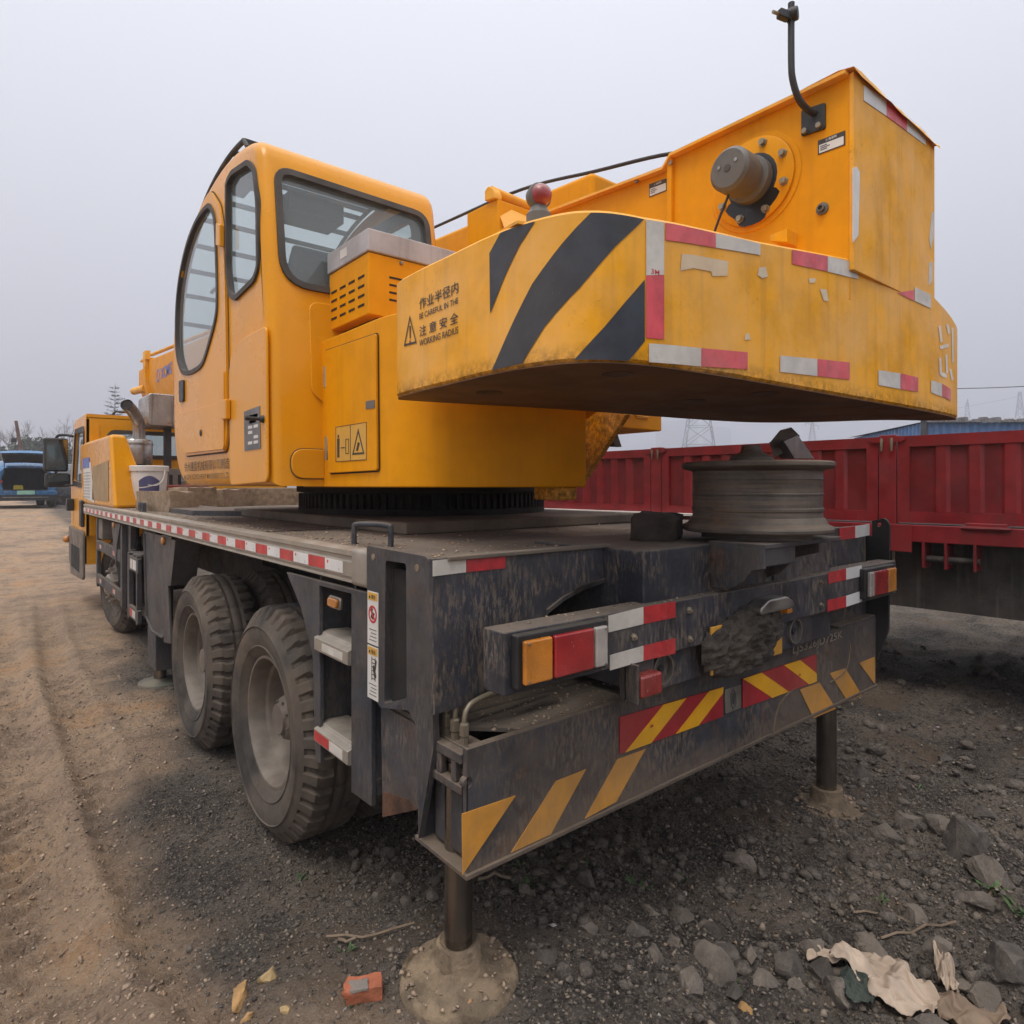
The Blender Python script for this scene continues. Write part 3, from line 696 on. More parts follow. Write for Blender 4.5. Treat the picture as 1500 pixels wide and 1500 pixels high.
t = part('jack_leg', B().lathe([(.045,.03),(.045,.2)], (1.08,5.6,0), (0,0,1), 20), M['chrome'], CRANE)
part('jack_float', B().lathe([(0,.07),(.06,.07),(.17,.045),(.18,.0),(.18,-.02)], (1.1,5.6,0), (0,0,1), 28), mat('green float', (.012,.035,.028), .7, dust=.5), t)
# front mudguard arch over the rear wheels: dark inner skirt
part('inner_skirt', B().box(1.66,1.68,2.35,5.0,.95,1.318), M['void'], CRANE)
# side guard frames with tape
def guard(ys, zs, x, bars, posts, depth=.03):
    b = B()
    for (z0,z1) in bars: b.box(x,x+depth,ys[0],ys[1],z0,z1)
    for (y0,y1) in posts: b.box(x+.002,x+depth+.01,y0,y1,zs[0],zs[1])
    return part('side_guard', b, M['dark'], CRANE, .004)
g = guard((6.78,8.35),(.46,1.20),.985,[(.50,.60),(.86,.965)],[(6.72,6.80),(8.30,8.38)])
for z in (.55,.912):
    for y in (8.05,7.15):
        part('tape', B().box(.9825,.985,y,y+.07,z-.02,z+.02), M['tape_red'], g); part('tape', B().box(.9825,.985,y-.07,y,z-.02,z+.02), M['tape_white'], g)
part('guard_backing', B().box(1.12,1.14,6.8,8.3,.50,1.2), M['void'], g)
g2 = guard((5.95,6.42),(.42,.98),.985,[(.84,.96),(.44,.54)],[(6.36,6.44),(6.0,6.05)])
part('tape', B().box(.9825,.985,6.18,6.28,.86,.94), M['tape_white'], g2); part('tape', B().box(.9825,.985,6.02,6.16,.86,.94), M['tape_clean'], g2)
part('tape', B().box(.9825,.985,6.2,6.3,.46,.52), M['tape_red'], g2); part('tape', B().box(.9825,.985,6.06,6.19,.46,.52), M['tape_white'], g2)
b = B().box(1.1,1.6,5.95,6.6,.42,.47); b.box(1.02,1.06,6.5,6.6,.46,1.2).box(1.02,1.05,6.42,6.46,.40,1.0)
b.tube([(1.0,6.4,.97),(1.35,6.0,.99)], .02, 6); b.tube([(1.0,6.2,.97),(1.3,5.9,.99)], .02, 6)
part('battery_tray', b, M['dark'], CRANE, .004)
part('air_tank', B().lathe([(0,0),(.10,.01),(.145,.05),(.145,.16),(.15,.165),(.15,.175),(.145,.18),(.145,.55),(.1,.6),(0,.61)], (1.12,6.45,1.07), (1,.15,0), 28), M['wheel'], CRANE)
part('filter_can', B().lathe([(0,0),(.07,0),(.08,.02),(.08,.08),(.05,.1),(0,.1)], (1.16,6.02,.92), (0,0,1), 18), M['float_'], CRANE)
part('fender_stay', B().prism([(7.271,1.202),(6.761,1.205),(6.95,0.995),(6.988,0.802),(7.147,0.981)], 'x', .98, .99), M['dark'], CRANE)
part('fender_box', B().box(1.0,1.3,8.05,8.4,.98,1.2), M['wheel'], CRANE, .01)

# ---------------- turntable and house
cT = (2.21, 3.58)
b = B().lathe([(.60,0),(.77,0),(.77,.03),(.74,.03),(.74,.12),(.78,.125),(.78,.158),(.60,.158)], (cT[0],cT[1],1.392), (0,0,1), 96, True)
SLEW = part('slewing_ring', b, M['void'], CRANE)
b = B()
for q in range(110):
    a = q*2*math.pi/110; c_, s_ = math.cos(a), math.sin(a)
    b.obox((cT[0]+.75*c_, cT[1]+.75*s_, 1.467), (.018*c_,.018*s_,0), (-.010*s_,.010*c_,0), (0,0,.04))
part('gear_teeth', b, M['void'], SLEW)
hp = rounded([(1.245,2.95),(1.245,2.36),(1.27,2.22),(1.36,2.09),(1.52,2.0),(1.75,1.95),(2.0,1.935),(2.0,3.3),(1.3,3.3)], [.0,.05,.06,.06,.06,.05,.01,0,0])
b = B().prism(hp, 'z', 1.545, 2.23)
HOUSE = part('house', b, M['yellow'], CRANE, .018, 3, 30)
b = B().box(2.0,2.33,2.35,4.4,1.55,2.75)
part('turntable_frame', b, M['yellow_worn'], HOUSE)
part('frame_strut', B().prism([(2.206,1.834),(2.206,1.622),(2.17,1.556),(1.888,1.866),(2.039,1.9)], 'x', 2.2, 2.23), M['yellow_worn'], HOUSE)
part('frame_foot', B().box(1.86,1.98,1.97,2.12,1.49,1.55), M['yellow_worn'], HOUSE, .01)
dp = rounded([(2.886,2.176),(2.37,2.165),(2.359,1.613),(2.826,1.609)], .012)
DOOR = part('house_door', B().prism(dp,'x',1.232,1.246), M['yellow'], HOUSE, .004)
part('door_gap', B().prism(offset(dp,.006),'x',1.2425,1.2445), M['void'], HOUSE)
for P in ([(2.875,2.101),(2.852,2.1),(2.852,2.006),(2.875,2.006)], [(2.86,1.774),(2.837,1.776),(2.837,1.672),(2.86,1.67)]):
    ys_ = [p[0] for p in P]; zs_ = [p[1] for p in P]
    part('hinge', B().tube([(1.233,sum(ys_)/4,min(zs_)),(1.233,sum(ys_)/4,max(zs_))], .007, 8), M['steel'], DOOR)
part('latch', B().prism([(2.448,1.899),(2.371,1.898),(2.371,1.865),(2.448,1.867)],'x',1.2295,1.232), M['plate_grey'], DOOR)
sp4 = [(2.74,1.815),(2.442,1.814),(2.442,1.66),(2.733,1.658)]
st = part('sticker', B().prism(sp4,'x',1.2305,1.232), M['sticker_y'], DOOR)
y1_, y0_ = sp4[0][0], sp4[1][0]; z0_, z1_ = sp4[3][1], sp4[1][1]
def sx(f, g): return (y1_+(y0_-y1_)*f, z0_+(z1_-z0_)*g)
g = B().prism([sx(0,0),sx(1,0),sx(1,1),sx(0,1)],'x',1.2296,1.2306,[[sx(.012,.015),sx(.988,.015),sx(.988,.985),sx(.012,.985)]])
q0 = sx(.49,0); q1 = sx(.505,1); g.box(1.2296,1.2305,q1[0],q0[0],q0[1],q1[1])
tri = [sx(.56,.16),sx(.94,.16),sx(.75,.86)]; g.prism(tri,'x',1.2293,1.2305,[offset(tri,-.008)])
g.prism([sx(.06,.12),sx(.13,.12),sx(.135,.66),sx(.05,.66)],'x',1.2294,1.2304); p = sx(.095,.72); g.lathe([(0,0),(.008,0),(.008,.001),(0,.001)],(1.2294,p[0],p[1]),(1,0,0),12)
g.prism([sx(.19,.37),sx(.31,.37),sx(.31,.40),sx(.19,.40)],'x',1.2294,1.2304); g.prism([sx(.34,.2),sx(.45,.2),sx(.45,.62),sx(.34,.62)],'x',1.2294,1.2304,[[sx(.355,.22),sx(.435,.22),sx(.435,.60),sx(.355,.60)]])
g.prism([sx(.68,.26),sx(.74,.26),sx(.80,.46),sx(.74,.5)],'x',1.2294,1.2304)
part('pictogram', g, M['ink'], st)
# heater box on the house
AC = part('heater_box', B().box(1.30,1.78,2.56,2.97,2.295,2.565), M['yellow'], CRANE, .006)
part('lid', B().box(1.293,1.787,2.552,2.978,2.567,2.665), M['white_box'], AC, .006)
part('lid_label', B().box(1.2915,1.2928,2.76,2.83,2.60,2.64), M['paper'], AC)
part('stand', B().box(1.36,1.74,2.6,2.94,2.225,2.296), M['black'], AC)
for c_ in range(4):
    for r_ in range(4):
        y = 2.60+c_*.094; z = 2.345+r_*.042
        part('vent_slot', B().obox((1.2992,y+.03,z),(.0012,0,0),(0,.03,.0),(0,0,.005)), M['void'], AC)
for r_ in range(4):
    part('vent_slot', B().box(1.40,1.50,2.5585,2.5605,2.37+r_*.033,2.379+r_*.033), M['void'], AC)
for x in (1.46, 1.70): part('screw', B().lathe([(0,-.01),(.008,-.008),(.010,0)], (x,2.56,2.548), (0,1,0), 10), M['steel'], AC)

# ---------------- operator's cab
XA, XB, ER = 1.0, 1.97, .055
prof = [(2.905,1.55),(2.935,2.25),(3.060,3.085),(3.076,3.13),(3.11,3.17),(3.2,3.212),(3.42,3.258),(3.70,3.272),(4.0,3.235),(4.26,3.145),(4.516,2.985),(4.682,2.80),(4.775,2.55),(4.80,2.28),(4.80,2.02),(4.775,1.84),(4.70,1.69),(4.60,1.60),(4.48,1.555),(4.3,1.55)]
dens = [tuple(p) for p in bez([(p[0],p[1],0) for p in prof[3:]],3)]
prof_d = prof[:3]+[(p[0],p[1]) for p in dens]
def roll(b, P, x_out, sgn):
    """rounded edge from the outer skin into the side wall"""
    K = 5; rings = []
    for j in range(K+1):
        th = j/K*math.pi/2; Q = offset(P, -ER*(1-math.cos(th)))
        rings.append([(x_out+sgn*ER*(1-math.sin(th)), p[0], p[1]) for p in Q])
    n = len(P); o = len(b.v); b.v += [q for g in rings for q in g]
    for j in range(K):
        for i in range(n):
            b.f.append((o+j*n+i,o+j*n+(i+1)%n,o+(j+1)*n+(i+1)%n,o+(j+1)*n+i))
inner = offset(prof_d, -ER)
b = B(); roll(b, prof_d, XA, 1); roll(b, prof_d, XB, -1)
def smooth_closed(P, n=5):
    N_ = len(P); out = []
    for i in range(N_):
        p0, p1, p2, p3 = (Vector(P[(i+k)%N_]) for k in (-1,0,1,2))
        for j in range(n):
            t = j/n; q = .5*((2*p1)+(-p0+p2)*t+(2*p0-5*p1+4*p2-p3)*t*t+(-p0+3*p1-3*p2+p3)*t**3); out.append((q.x,q.y))
    return out
dw = smooth_closed([(3.87,3.107),(3.789,3.065),(3.723,2.981),(3.691,2.769),(3.678,2.546),(3.71,2.449),(3.829,2.344),(3.969,2.252),(4.149,2.233),(4.359,2.245),(4.48,2.288),(4.589,2.404),(4.616,2.576),(4.579,2.767),(4.48,2.913),(4.309,3.036),(4.088,3.103)])
qw = rounded([(3.554,3.127),(3.466,3.147),(3.205,3.103),(3.116,3.036),(3.068,2.866),(3.058,2.56),(3.116,2.517),(3.414,2.494),(3.501,2.538),(3.554,2.689)], .03)
loops = [inner, dw, qw]
tr = tessellate_polygon([[Vector((p[0],p[1],0)) for p in l] for l in loops]); fl = [p for l in loops for p in l]
b.add([(XA,p[0],p[1]) for p in fl], [tuple(t) for t in tr])
rw = rounded([(3.2,2.4),(4.6,2.05),(4.62,2.6),(4.3,2.98),(3.9,3.12),(3.3,3.1)],.08)
loops = [inner, rw]; tr = tessellate_polygon([[Vector((p[0],p[1],0)) for p in l] for l in loops]); fl = [p for l in loops for p in l]
b.add([(XB,p[0],p[1]) for p in fl], [tuple(t) for t in tr])
# rear wall: lower plane, upper plane with the window, then roof and front strips
def yr(z): return 2.905+(z-1.55)*.03/.70 if z < 2.25 else 2.935+(z-2.25)*.125/.835
x0, x1 = XA+ER, XB-ER
b.add([(x0,2.905,1.55),(x1,2.905,1.55),(x1,2.935,2.25),(x0,2.935,2.25)],[(0,1,2,3)])
wq = [(1.078,3.074),(1.845,3.113)] + [(1.886,2.466),(1.102,2.489)]
rwin = rounded([(1.078,min(3.04,wq[0][1])),(1.892,min(3.03,wq[1][1])),(1.892,2.50),(1.078,2.485)], [.07,.08,.08,.13], 6)
loops = [[(x0,2.25),(x1,2.25),(x1,3.085),(x0,3.085)], rwin]
tr = tessellate_polygon([[Vector((p[0],p[1],0)) for p in l] for l in loops]); fl = [p for l in loops for p in l]
b.add([(p[0],yr(p[1]),p[1]) for p in fl], [tuple(t) for t in tr])
isg = lambda p: (p[0] > 3.5 and p[1] > 2.02 and p[0] > 3.0)
for p, q in zip(prof_d[2:], prof_d[3:]+prof_d[:1]):
    if isg(p) and isg(q) and p[1] > 2.02: continue
    b.add([(x0,p[0],p[1]),(x1,p[0],p[1]),(x1,q[0],q[1]),(x0,q[0],q[1])],[(0,1,2,3)])
CAB = part('operator_cab', b, M['yellow_cab'], CRANE, ang=42)
# glass, seals, lining
def pane_x(name, poly, x, m_, par): return part(name, B().sheet(poly,'x',x), m_, par)
pane_x('quarter_window', offset(qw,.004), XA+.012, M['cab_glass'], CAB)
part('window_seal', B().prism(offset(qw,.012),'x',XA-.012,XA+.012,[offset(qw,-.014)]), M['seal'], CAB, .004)
rwp = [(p[0],p[1]) for p in rwin]
def lean(o_poly, a, c_, holes=()):
    q = B().prism(o_poly,'y',a,c_,holes); q.v = [(x,y+yr(z),z) for x,y,z in q.v]; return q
q = B().sheet(offset(rwp,.004),'y',.014); q.v = [(x,y+yr(z),z) for x,y,z in q.v]
part('rear_window', q, M['cab_glass'], CAB)
part('window_seal', lean(offset(rwp,.016),-.014,.014,[offset(rwp,-.016)]), M['seal'], CAB, .004)
pane_x('side_window', rw, XB-.02, M['cab_glass'], CAB)
b = B()
for p, q in zip(prof_d[2:], prof_d[3:]):
    if isg(p) and isg(q): b.add([(x0,p[0],p[1]),(x1,p[0],p[1]),(x1,q[0],q[1]),(x0,q[0],q[1])],[(0,1,2,3)])
part('windscreen', b, M['pane'], CAB)
lin = offset(prof_d,-.035)
b = B()
for p, q in zip(lin, lin[1:]):
    if p[1] > 2.98 and q[1] > 2.9 and q[0] < 3.62: b.add([(x0,p[0],p[1]),(x1,p[0],p[1]),(x1,q[0],q[1]),(x0,q[0],q[1])],[(0,1,2,3)])
b.box(XA+.03,XB-.03,2.96,4.7,1.58,1.62)
b.box(1.30,1.62,3.5,3.72,3.06,3.16); b.box(1.02,1.10,3.36,3.62,3.10,3.2)
loops = [offset(inner,-.02), rw]; tr = tessellate_polygon([[Vector((p[0],p[1],0)) for p in l] for l in loops]); fl = [p for l in loops for p in l]
b.add([(XB-.03,p[0],p[1]) for p in fl], [tuple(t) for t in tr])
loops = [offset(inner,-.02), offset(dw,.02), offset(qw,.02)]; tr = tessellate_polygon([[Vector((p[0],p[1],0)) for p in l] for l in loops]); fl = [p for l in loops for p in l]
b.add([(XA+.03,p[0],p[1]) for p in fl], [tuple(t) for t in tr])
b.add([(x0,2.95,1.6),(x1,2.95,1.6),(x1,2.975,2.40),(x0,2.975,2.40)],[(0,1,2,3)])
part('cab_lining', b, M['cabin'], CAB)
b = B().prism(rounded([(3.42,2.36),(3.38,2.80),(3.45,2.86),(3.52,2.78),(3.56,2.36)],.03),'x',1.30,1.70); b.box(1.25,1.75,3.4,3.95,2.2,2.36); b.box(1.3,1.7,3.45,3.9,1.62,2.2)
part('seat', b, M['seat'], CAB, .04, 3)
b = B().box(1.12,1.24,3.5,4.2,1.62,2.3); b.box(1.70,1.82,3.5,4.3,1.62,2.35); b.tube([(1.18,3.95,2.3),(1.18,4.0,2.55)],.012,8); b.tube([(1.76,3.95,2.3),(1.76,4.0,2.55)],.012,8)
part('console', b, M['seat'], CAB, .015)
b = B().tube(bez([(1.13,4.35,2.52),(1.13,4.22,2.54),(1.13,4.20,2.60),(1.13,4.22,2.74),(1.13,4.26,2.77),(1.13,4.36,2.77)],5),.011,8)
part('door_handle_bar', b, M['cabin'], CAB)
# guard grille over the windscreen
gp = offset(prof_d,.05); gl = [p for p,q in zip(gp,prof_d) if 3.36 < q[0] and q[1] > 2.62]
b = B()
for x in (XA+.04, XB-.04): b.tube([(x,p[0],p[1]) for p in gl], .013, 8)
b.tube([(XA+.04,gl[0][0],gl[0][1]),(XA+.04,gl[0][0]-.06,gl[0][1]-.06)],.012,8); b.tube([(XB-.04,gl[0][0],gl[0][1]),(XB-.04,gl[0][0]-.06,gl[0][1]-.06)],.012,8)
GR = part('windscreen_guard', b, M['black'], CAB)
acc = 0; last = gl[0]
for p in gl:
    acc += math.dist(p,last); last = p
    if acc > .105 or p == gl[0]:
        acc = 0; part('guard_bar', B().box(XA+.04,XB-.04,p[0]-.012,p[0]+.012,p[1]-.016,p[1]+.008), M['black'], GR)
# door with its own window, raised panels, handle, lock, hinges
dpoly = rounded([(3.832,3.186),(3.66,3.049),(3.585,2.881),(3.549,2.586),(3.525,2.157),(3.513,1.803),(3.549,1.731),(4.401,1.737),(4.525,1.798),(4.654,2.004),(4.692,2.5),(4.579,2.787),(4.418,2.963),(4.154,3.114),(3.958,3.176)], .05)
DR = part('cab_door', B().prism(dpoly,'x',.984,1.0,[dw]), M['yellow_cab'], CAB, .005, 3)
part('door_window', B().sheet(offset(dw,.003),'x',.997), M['cab_glass'], CAB)
part('window_seal', B().prism(offset(dw,.014),'x',.976,1.0,[offset(dw,-.012)]), M['seal'], CAB, .004)
part('door_gap', B().prism(offset(dpoly,.008),'x',.9965,.9985,[offset(dpoly,-.02)]), M['seal'], CAB)
part('raised_panel', B().prism(rounded([(3.539,2.158),(3.689,1.989),(4.533,2.011),(4.479,1.808),(4.357,1.752),(3.539,1.741)], .03),'x',.975,.986), M['yellow_cab'], CAB, .006, 3)
part('raised_panel', B().prism(rounded([(3.501,2.137),(3.454,2.225),(3.278,2.27),(2.939,2.269),(2.921,1.568),(3.477,1.553)], .04),'x',.989,1.002), M['yellow_cab'], CAB, .007, 3)
dh = rounded([(4.506,2.216),(4.391,2.21),(4.391,2.074),(4.497,2.077)], .02)
t = part('door_handle', B().prism(dh,'x',.972,.984), M['black'], CAB, .004)
p = (3.978,1.853); part('door_lock', B().lathe([(0,-.006),(.017,-.004),(.02,0)],(.974,p[0],p[1]),(1,0,0),18), M['black'], CAB)
for P in ([(3.638,2.939),(3.564,2.909),(3.564,2.795),(3.638,2.82)], [(3.539,1.996),(3.456,1.991),(3.456,1.89),(3.539,1.893)]):
    part('hinge', B().prism(P,'x',.962,.988), M['yellow_cab'], CAB, .006)
pp = [(3.242,1.909),(3.015,1.916),(3.001,1.721),(3.231,1.719)]
t = part('data_plate', B().prism(pp,'x',.986,.9885), M['plate_grey'], CAB)
ys_ = (pp[0][0],pp[1][0]); zs_ = (pp[3][1],pp[1][1])
for r_ in range(6):
    for c_ in range(2):
        if (r_+c_) % 5 == 4: continue
        f0 = .30+.36*c_ if r_ > 1 else .38; f1 = f0+(.26 if r_ > 1 else .5-.1*r_)
        part('plate_field', B().box(.9848,.9858, ys_[0]+(ys_[1]-ys_[0])*min(f1,.94), ys_[0]+(ys_[1]-ys_[0])*f0, zs_[0]+(zs_[1]-zs_[0])*(.14+.125*(5-r_)), zs_[0]+(zs_[1]-zs_[0])*(.14+.125*(5-r_)+.07)), M['paper'], t)
p = (2.972,1.852); part('door_stop', B().lathe([(.018,0),(.015,-.015),(.008,-.02),(.008,-.06),(.011,-.062),(.011,-.08),(0,-.082)],(.989,p[0],p[1]),(1,0,0),16), M['black'], CAB)
t0 = [(4.418,1.635),(3.476,1.655)]
lettering('maker_text', '徐州重型机械有限公司制造', (.9875,t0[0][0],1.639), (0,-1,0),(0,0,1), M['ink'], CAB, h=.058, w=t0[0][0]-t0[1][0]-.3+.3, bold=.008)
lettering('maker_text', 'MADE IN XUZHOU HEAVY MACHINERY CO.,LTD.', (.9875,t0[0][0],1.585), (0,-1,0),(0,0,1), M['ink'], CAB, h=.036, w=t0[0][0]-t0[1][0], bold=.01)
cp = rounded([(1.09,1.585),(1.245,1.585),(1.245,1.72),(1.09,1.72)], [.065,.0,.0,.065], 8)
part('round_cover', B().prism(cp,'y',2.896,2.912), M['yellow_cab'], CAB, .004)
part('cover_gap', B().prism(offset(cp,.004),'y',2.905,2.909), M['seal'], CAB)
ip = rounded([(1.19,2.42),(1.19,1.98),(1.27,1.93),(1.5,1.93),(1.5,2.42)],[.06,.04,.02,0,0])
part('rear_embossing', lean(ip,-.010,.0), M['yellow_cab'], CAB, .008, 3)

# ---------------- counterweight
OUT = [(1.135,2.020),(1.127,2.007),(1.121,1.990),(1.117,1.971),(1.113,1.949),(1.111,1.925),(1.109,1.900),(1.107,1.875),(1.105,1.850),(1.103,1.824),(1.101,1.796),(1.100,1.766),(1.099,1.736),(1.098,1.706),(1.097,1.676),(1.096,1.647),(1.095,1.620),(1.094,1.594),(1.092,1.569),(1.091,1.545),(1.090,1.521),(1.089,1.497),(1.088,1.474),(1.088,1.452),(1.088,1.430),(1.089,1.408),(1.090,1.387),(1.091,1.367),(1.092,1.347),(1.094,1.327),(1.097,1.308),(1.101,1.289),(1.105,1.270),(1.110,1.252),(1.115,1.233),(1.121,1.215),(1.127,1.197),(1.135,1.180),(1.143,1.164),(1.153,1.149),(1.165,1.135),(1.178,1.123),(1.191,1.111),(1.206,1.101),(1.222,1.092),(1.239,1.084),(1.259,1.076),(1.280,1.069),(1.305,1.062),(1.332,1.056),(1.362,1.051),(1.395,1.046),(1.429,1.042),(1.465,1.039),(1.502,1.036),(1.541,1.033),(1.580,1.030),(1.620,1.027),(1.662,1.025),(1.705,1.023),(1.750,1.021),(1.795,1.020),(1.842,1.018),(1.891,1.017),(1.940,1.015),(1.991,1.013),(2.045,1.011),(2.100,1.009),(2.157,1.007),(2.214,1.006),(2.270,1.004),(2.326,1.002),(2.380,1.000),(2.434,0.998),(2.487,0.996),(2.541,0.994),(2.594,0.992),(2.646,0.990),(2.697,0.988),(2.745,0.986),(2.790,0.985),(2.832,0.984),(2.873,0.983),(2.911,0.982),(2.947,0.981),(2.982,0.981),(3.015,0.980),(3.048,0.980),(3.080,0.980),(3.111,0.980),(3.142,0.980),(3.171,0.980),(3.199,0.980),(3.226,0.980),(3.252,0.981),(3.276,0.982),(3.300,0.983),(3.323,0.984),(3.345,0.986),(3.366,0.988),(3.385,0.990),(3.404,0.992),(3.421,0.995),(3.436,0.997),(3.450,1.000),(3.462,1.003),(3.473,1.005),(3.483,1.008),(3.491,1.010),(3.497,1.014),(3.502,1.018),(3.505,1.023),(3.505,1.030),(3.503,1.038),(3.500,1.047),(3.495,1.058),(3.488,1.069),(3.479,1.081),(3.468,1.093),(3.455,1.106),(3.440,1.120),(3.422,1.134),(3.400,1.147),(3.376,1.161),(3.350,1.175),(3.324,1.191),(3.298,1.208),(3.273,1.228),(3.250,1.250),(3.230,1.276),(3.211,1.305),(3.194,1.338),(3.177,1.371),(3.160,1.405),(3.141,1.439),(3.122,1.471),(3.100,1.500),(3.077,1.527),(3.054,1.554),(3.031,1.580),(3.006,1.604),(2.979,1.628),(2.950,1.650),(2.917,1.671),(2.880,1.690),(2.839,1.707),(2.796,1.722),(2.750,1.735),(2.701,1.746),(2.649,1.757),(2.593,1.768),(2.534,1.779),(2.470,1.790),(2.401,1.801),(2.325,1.812),(2.244,1.822),(2.161,1.832),(2.076,1.842),(1.991,1.854),(1.909,1.866),(1.830,1.880),(1.751,1.897),(1.670,1.917),(1.588,1.939),(1.507,1.961),(1.431,1.983),(1.361,2.002),(1.300,2.018),(1.250,2.030),(1.213,2.037),(1.187,2.042),(1.169,2.045),(1.158,2.045),(1.151,2.043),(1.147,2.038),(1.142,2.030)]
SS = [0]
for p,q in zip(OUT, OUT[1:]+OUT[:1]): SS.append(SS[-1]+math.dist(p,q))
def ctop(s):
    K = [(0,2.262),(.6,2.245),(1.07,2.237),(1.505,2.272),(2.11,2.346),(2.525,2.36),(2.85,2.352),(3.15,2.29),(3.4,2.26),(4.2,2.26),(9,2.26)]
    for (a,za),(c_,zc) in zip(K,K[1:]):
        if a <= s <= c_: return za+(zc-za)*(s-a)/(c_-a)
    return 2.26
def onW(s, off=0.):
    s = max(0,min(s,SS[-1]-1e-4))
    import bisect
    i = min(bisect.bisect_right(SS,s)-1, len(OUT)-1); p = OUT[i]; q = OUT[(i+1)%len(OUT)]
    L_ = SS[i+1]-SS[i]; f = (s-SS[i])/L_
    def nrm(k):
        a_, c_ = OUT[(k-1)%len(OUT)], OUT[(k+1)%len(OUT)]; d = Vector((c_[0]-a_[0],c_[1]-a_[1])).normalized(); return Vector((d.y,-d.x))
    n_ = (nrm(i)*(1-f)+nrm(i+1)*f).normalized()
    return Vector((p[0]+(q[0]-p[0])*f, p[1]+(q[1]-p[1])*f))+n_*off
b = B(); n = len(OUT)
rows = [(-.012,0,1.860),(0,0,1.872)]
b.v += [(*(onW(SS[i],-.010)),1.860) for i in range(n)]
b.v += [(*OUT[i],1.870) for i in range(n)]
b.v += [(*OUT[i],ctop(SS[i])-.008) for i in range(n)]
b.v += [(*(onW(SS[i],-.008)),ctop(SS[i])) for i in range(n)]
for k in range(3): b.f += [(k*n+i,k*n+(i+1)%n,(k+1)*n+(i+1)%n,(k+1)*n+i) for i in range(n)]
for k,fl_ in ((0,1),(3,0)):
    tr = tessellate_polygon([[Vector((b.v[k*n+i][0],b.v[k*n+i][1],0)) for i in range(n)]]); b.f += [tuple(k*n+i for i in t) for t in tr]
CWT = part('counterweight', b, M['yellow_worn'], CRANE, ang=30)
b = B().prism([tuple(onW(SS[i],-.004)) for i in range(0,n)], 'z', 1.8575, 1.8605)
part('underside_shade', b, mat('underside shade brown', (.16,.075,.026), .7, var=.2, scale=4, dust=.3, dcol=(.10,.05,.02)), CWT)  # added brown sheet; shade under the counterweight is put into its colour
def clip(poly, a, side):
    out = []
    for p,q in zip(poly, poly[1:]+poly[:1]):
        ip_, iq = (p[0]-a)*side >= 0, (q[0]-a)*side >= 0
        if ip_: out.append(p)
        if ip_ != iq:
            t = (a-p[0])/(q[0]-p[0]); out.append((a,p[1]+(q[1]-p[1])*t))
    return out
def wrapped(name, poly, m_, par=None, off=.002, clamp=True):
    if clamp: poly = [(s,min(z,ctop(s)-.009)) for s,z in poly]
    b = B(); s0 = min(p[0] for p in poly); s1 = max(p[0] for p in poly); k = max(1,int((s1-s0)/.03))
    for i in range(k):
        q = clip(clip(poly, s0+(s1-s0)*i/k, 1), s0+(s1-s0)*(i+1)/k, -1)
        if len(q) >= 3: b.add([(*onW(s,off),z) for s,z in q], [tuple(range(len(q)))])
    return part(name, b, m_, par or CWT, ang=60)
def sm(poly, n=4): return [(p.x,p.y) for p in bez([(p[0],p[1],0) for p in poly], n)]
wrapped('black_stripe', [(0.603,2.192),(0.649,2.243),(0.772,2.242),(0.722,2.183),(0.661,2.105),(0.606,2.025)], M['stripe'])
wrapped('black_stripe', [(0.922,2.237),(1.066,2.236),(0.982,2.147),(0.894,2.044),(0.8,1.957),(0.729,1.871),(0.613,1.867),(0.669,1.944),(0.762,2.073),(0.846,2.157)], M['stripe'])
wrapped('black_stripe', [(1.068,2.075),(1.068,1.918),(1.019,1.864),(0.88,1.865),(0.955,1.946),(1.01,2.011)], M['stripe'])
wt, rt = M['tape_white'], M['tape_pink']
for P, m_ in (([(1.072,2.233),(1.132,2.24),(1.132,2.097),(1.072,2.086)], wt),([(1.072,2.085),(1.132,2.096),(1.132,1.93),(1.072,1.927)], rt),
   ([(1.137,2.24),(1.335,2.26),(1.335,2.209),(1.137,2.188)], rt),([(1.336,2.26),(1.551,2.287),(1.551,2.234),(1.336,2.209)], wt),
   ([(1.728,2.299),(1.949,2.325),(1.949,2.266),(1.728,2.245)], rt),([(1.951,2.325),(2.167,2.344),(2.167,2.283),(1.951,2.266)], wt),
   ([(1.081,1.914),(1.274,1.924),(1.274,1.874),(1.081,1.866)], wt),([(1.275,1.924),(1.485,1.938),(1.485,1.889),(1.275,1.874)], rt),
   ([(1.66,1.95),(1.882,1.966),(1.882,1.91),(1.66,1.9)], wt),([(1.884,1.966),(2.106,1.981),(2.106,1.921),(1.884,1.91)], rt),
   ([(2.326,1.978),(2.512,1.985),(2.512,1.925),(2.326,1.923)], wt),([(2.516,1.986),(2.682,1.987),(2.682,1.929),(2.516,1.925)], rt),
   ([(2.82,1.99),(2.949,1.989),(2.949,1.933),(2.82,1.939)], wt),([(2.953,1.989),(3.071,1.977),(3.071,1.926),(2.953,1.934)], rt),
   ([(2.648,2.346),(2.82,2.348),(2.82,2.288),(2.648,2.289)], wt),([(2.482,2.291),(2.641,2.331),(2.641,2.288)], rt)):
    wrapped('tape', P, m_, off=.0025)
lt = mat('old label residue', (.62,.52,.38), .6, var=.1, dust=.5, dcol=(.58,.33,.12))
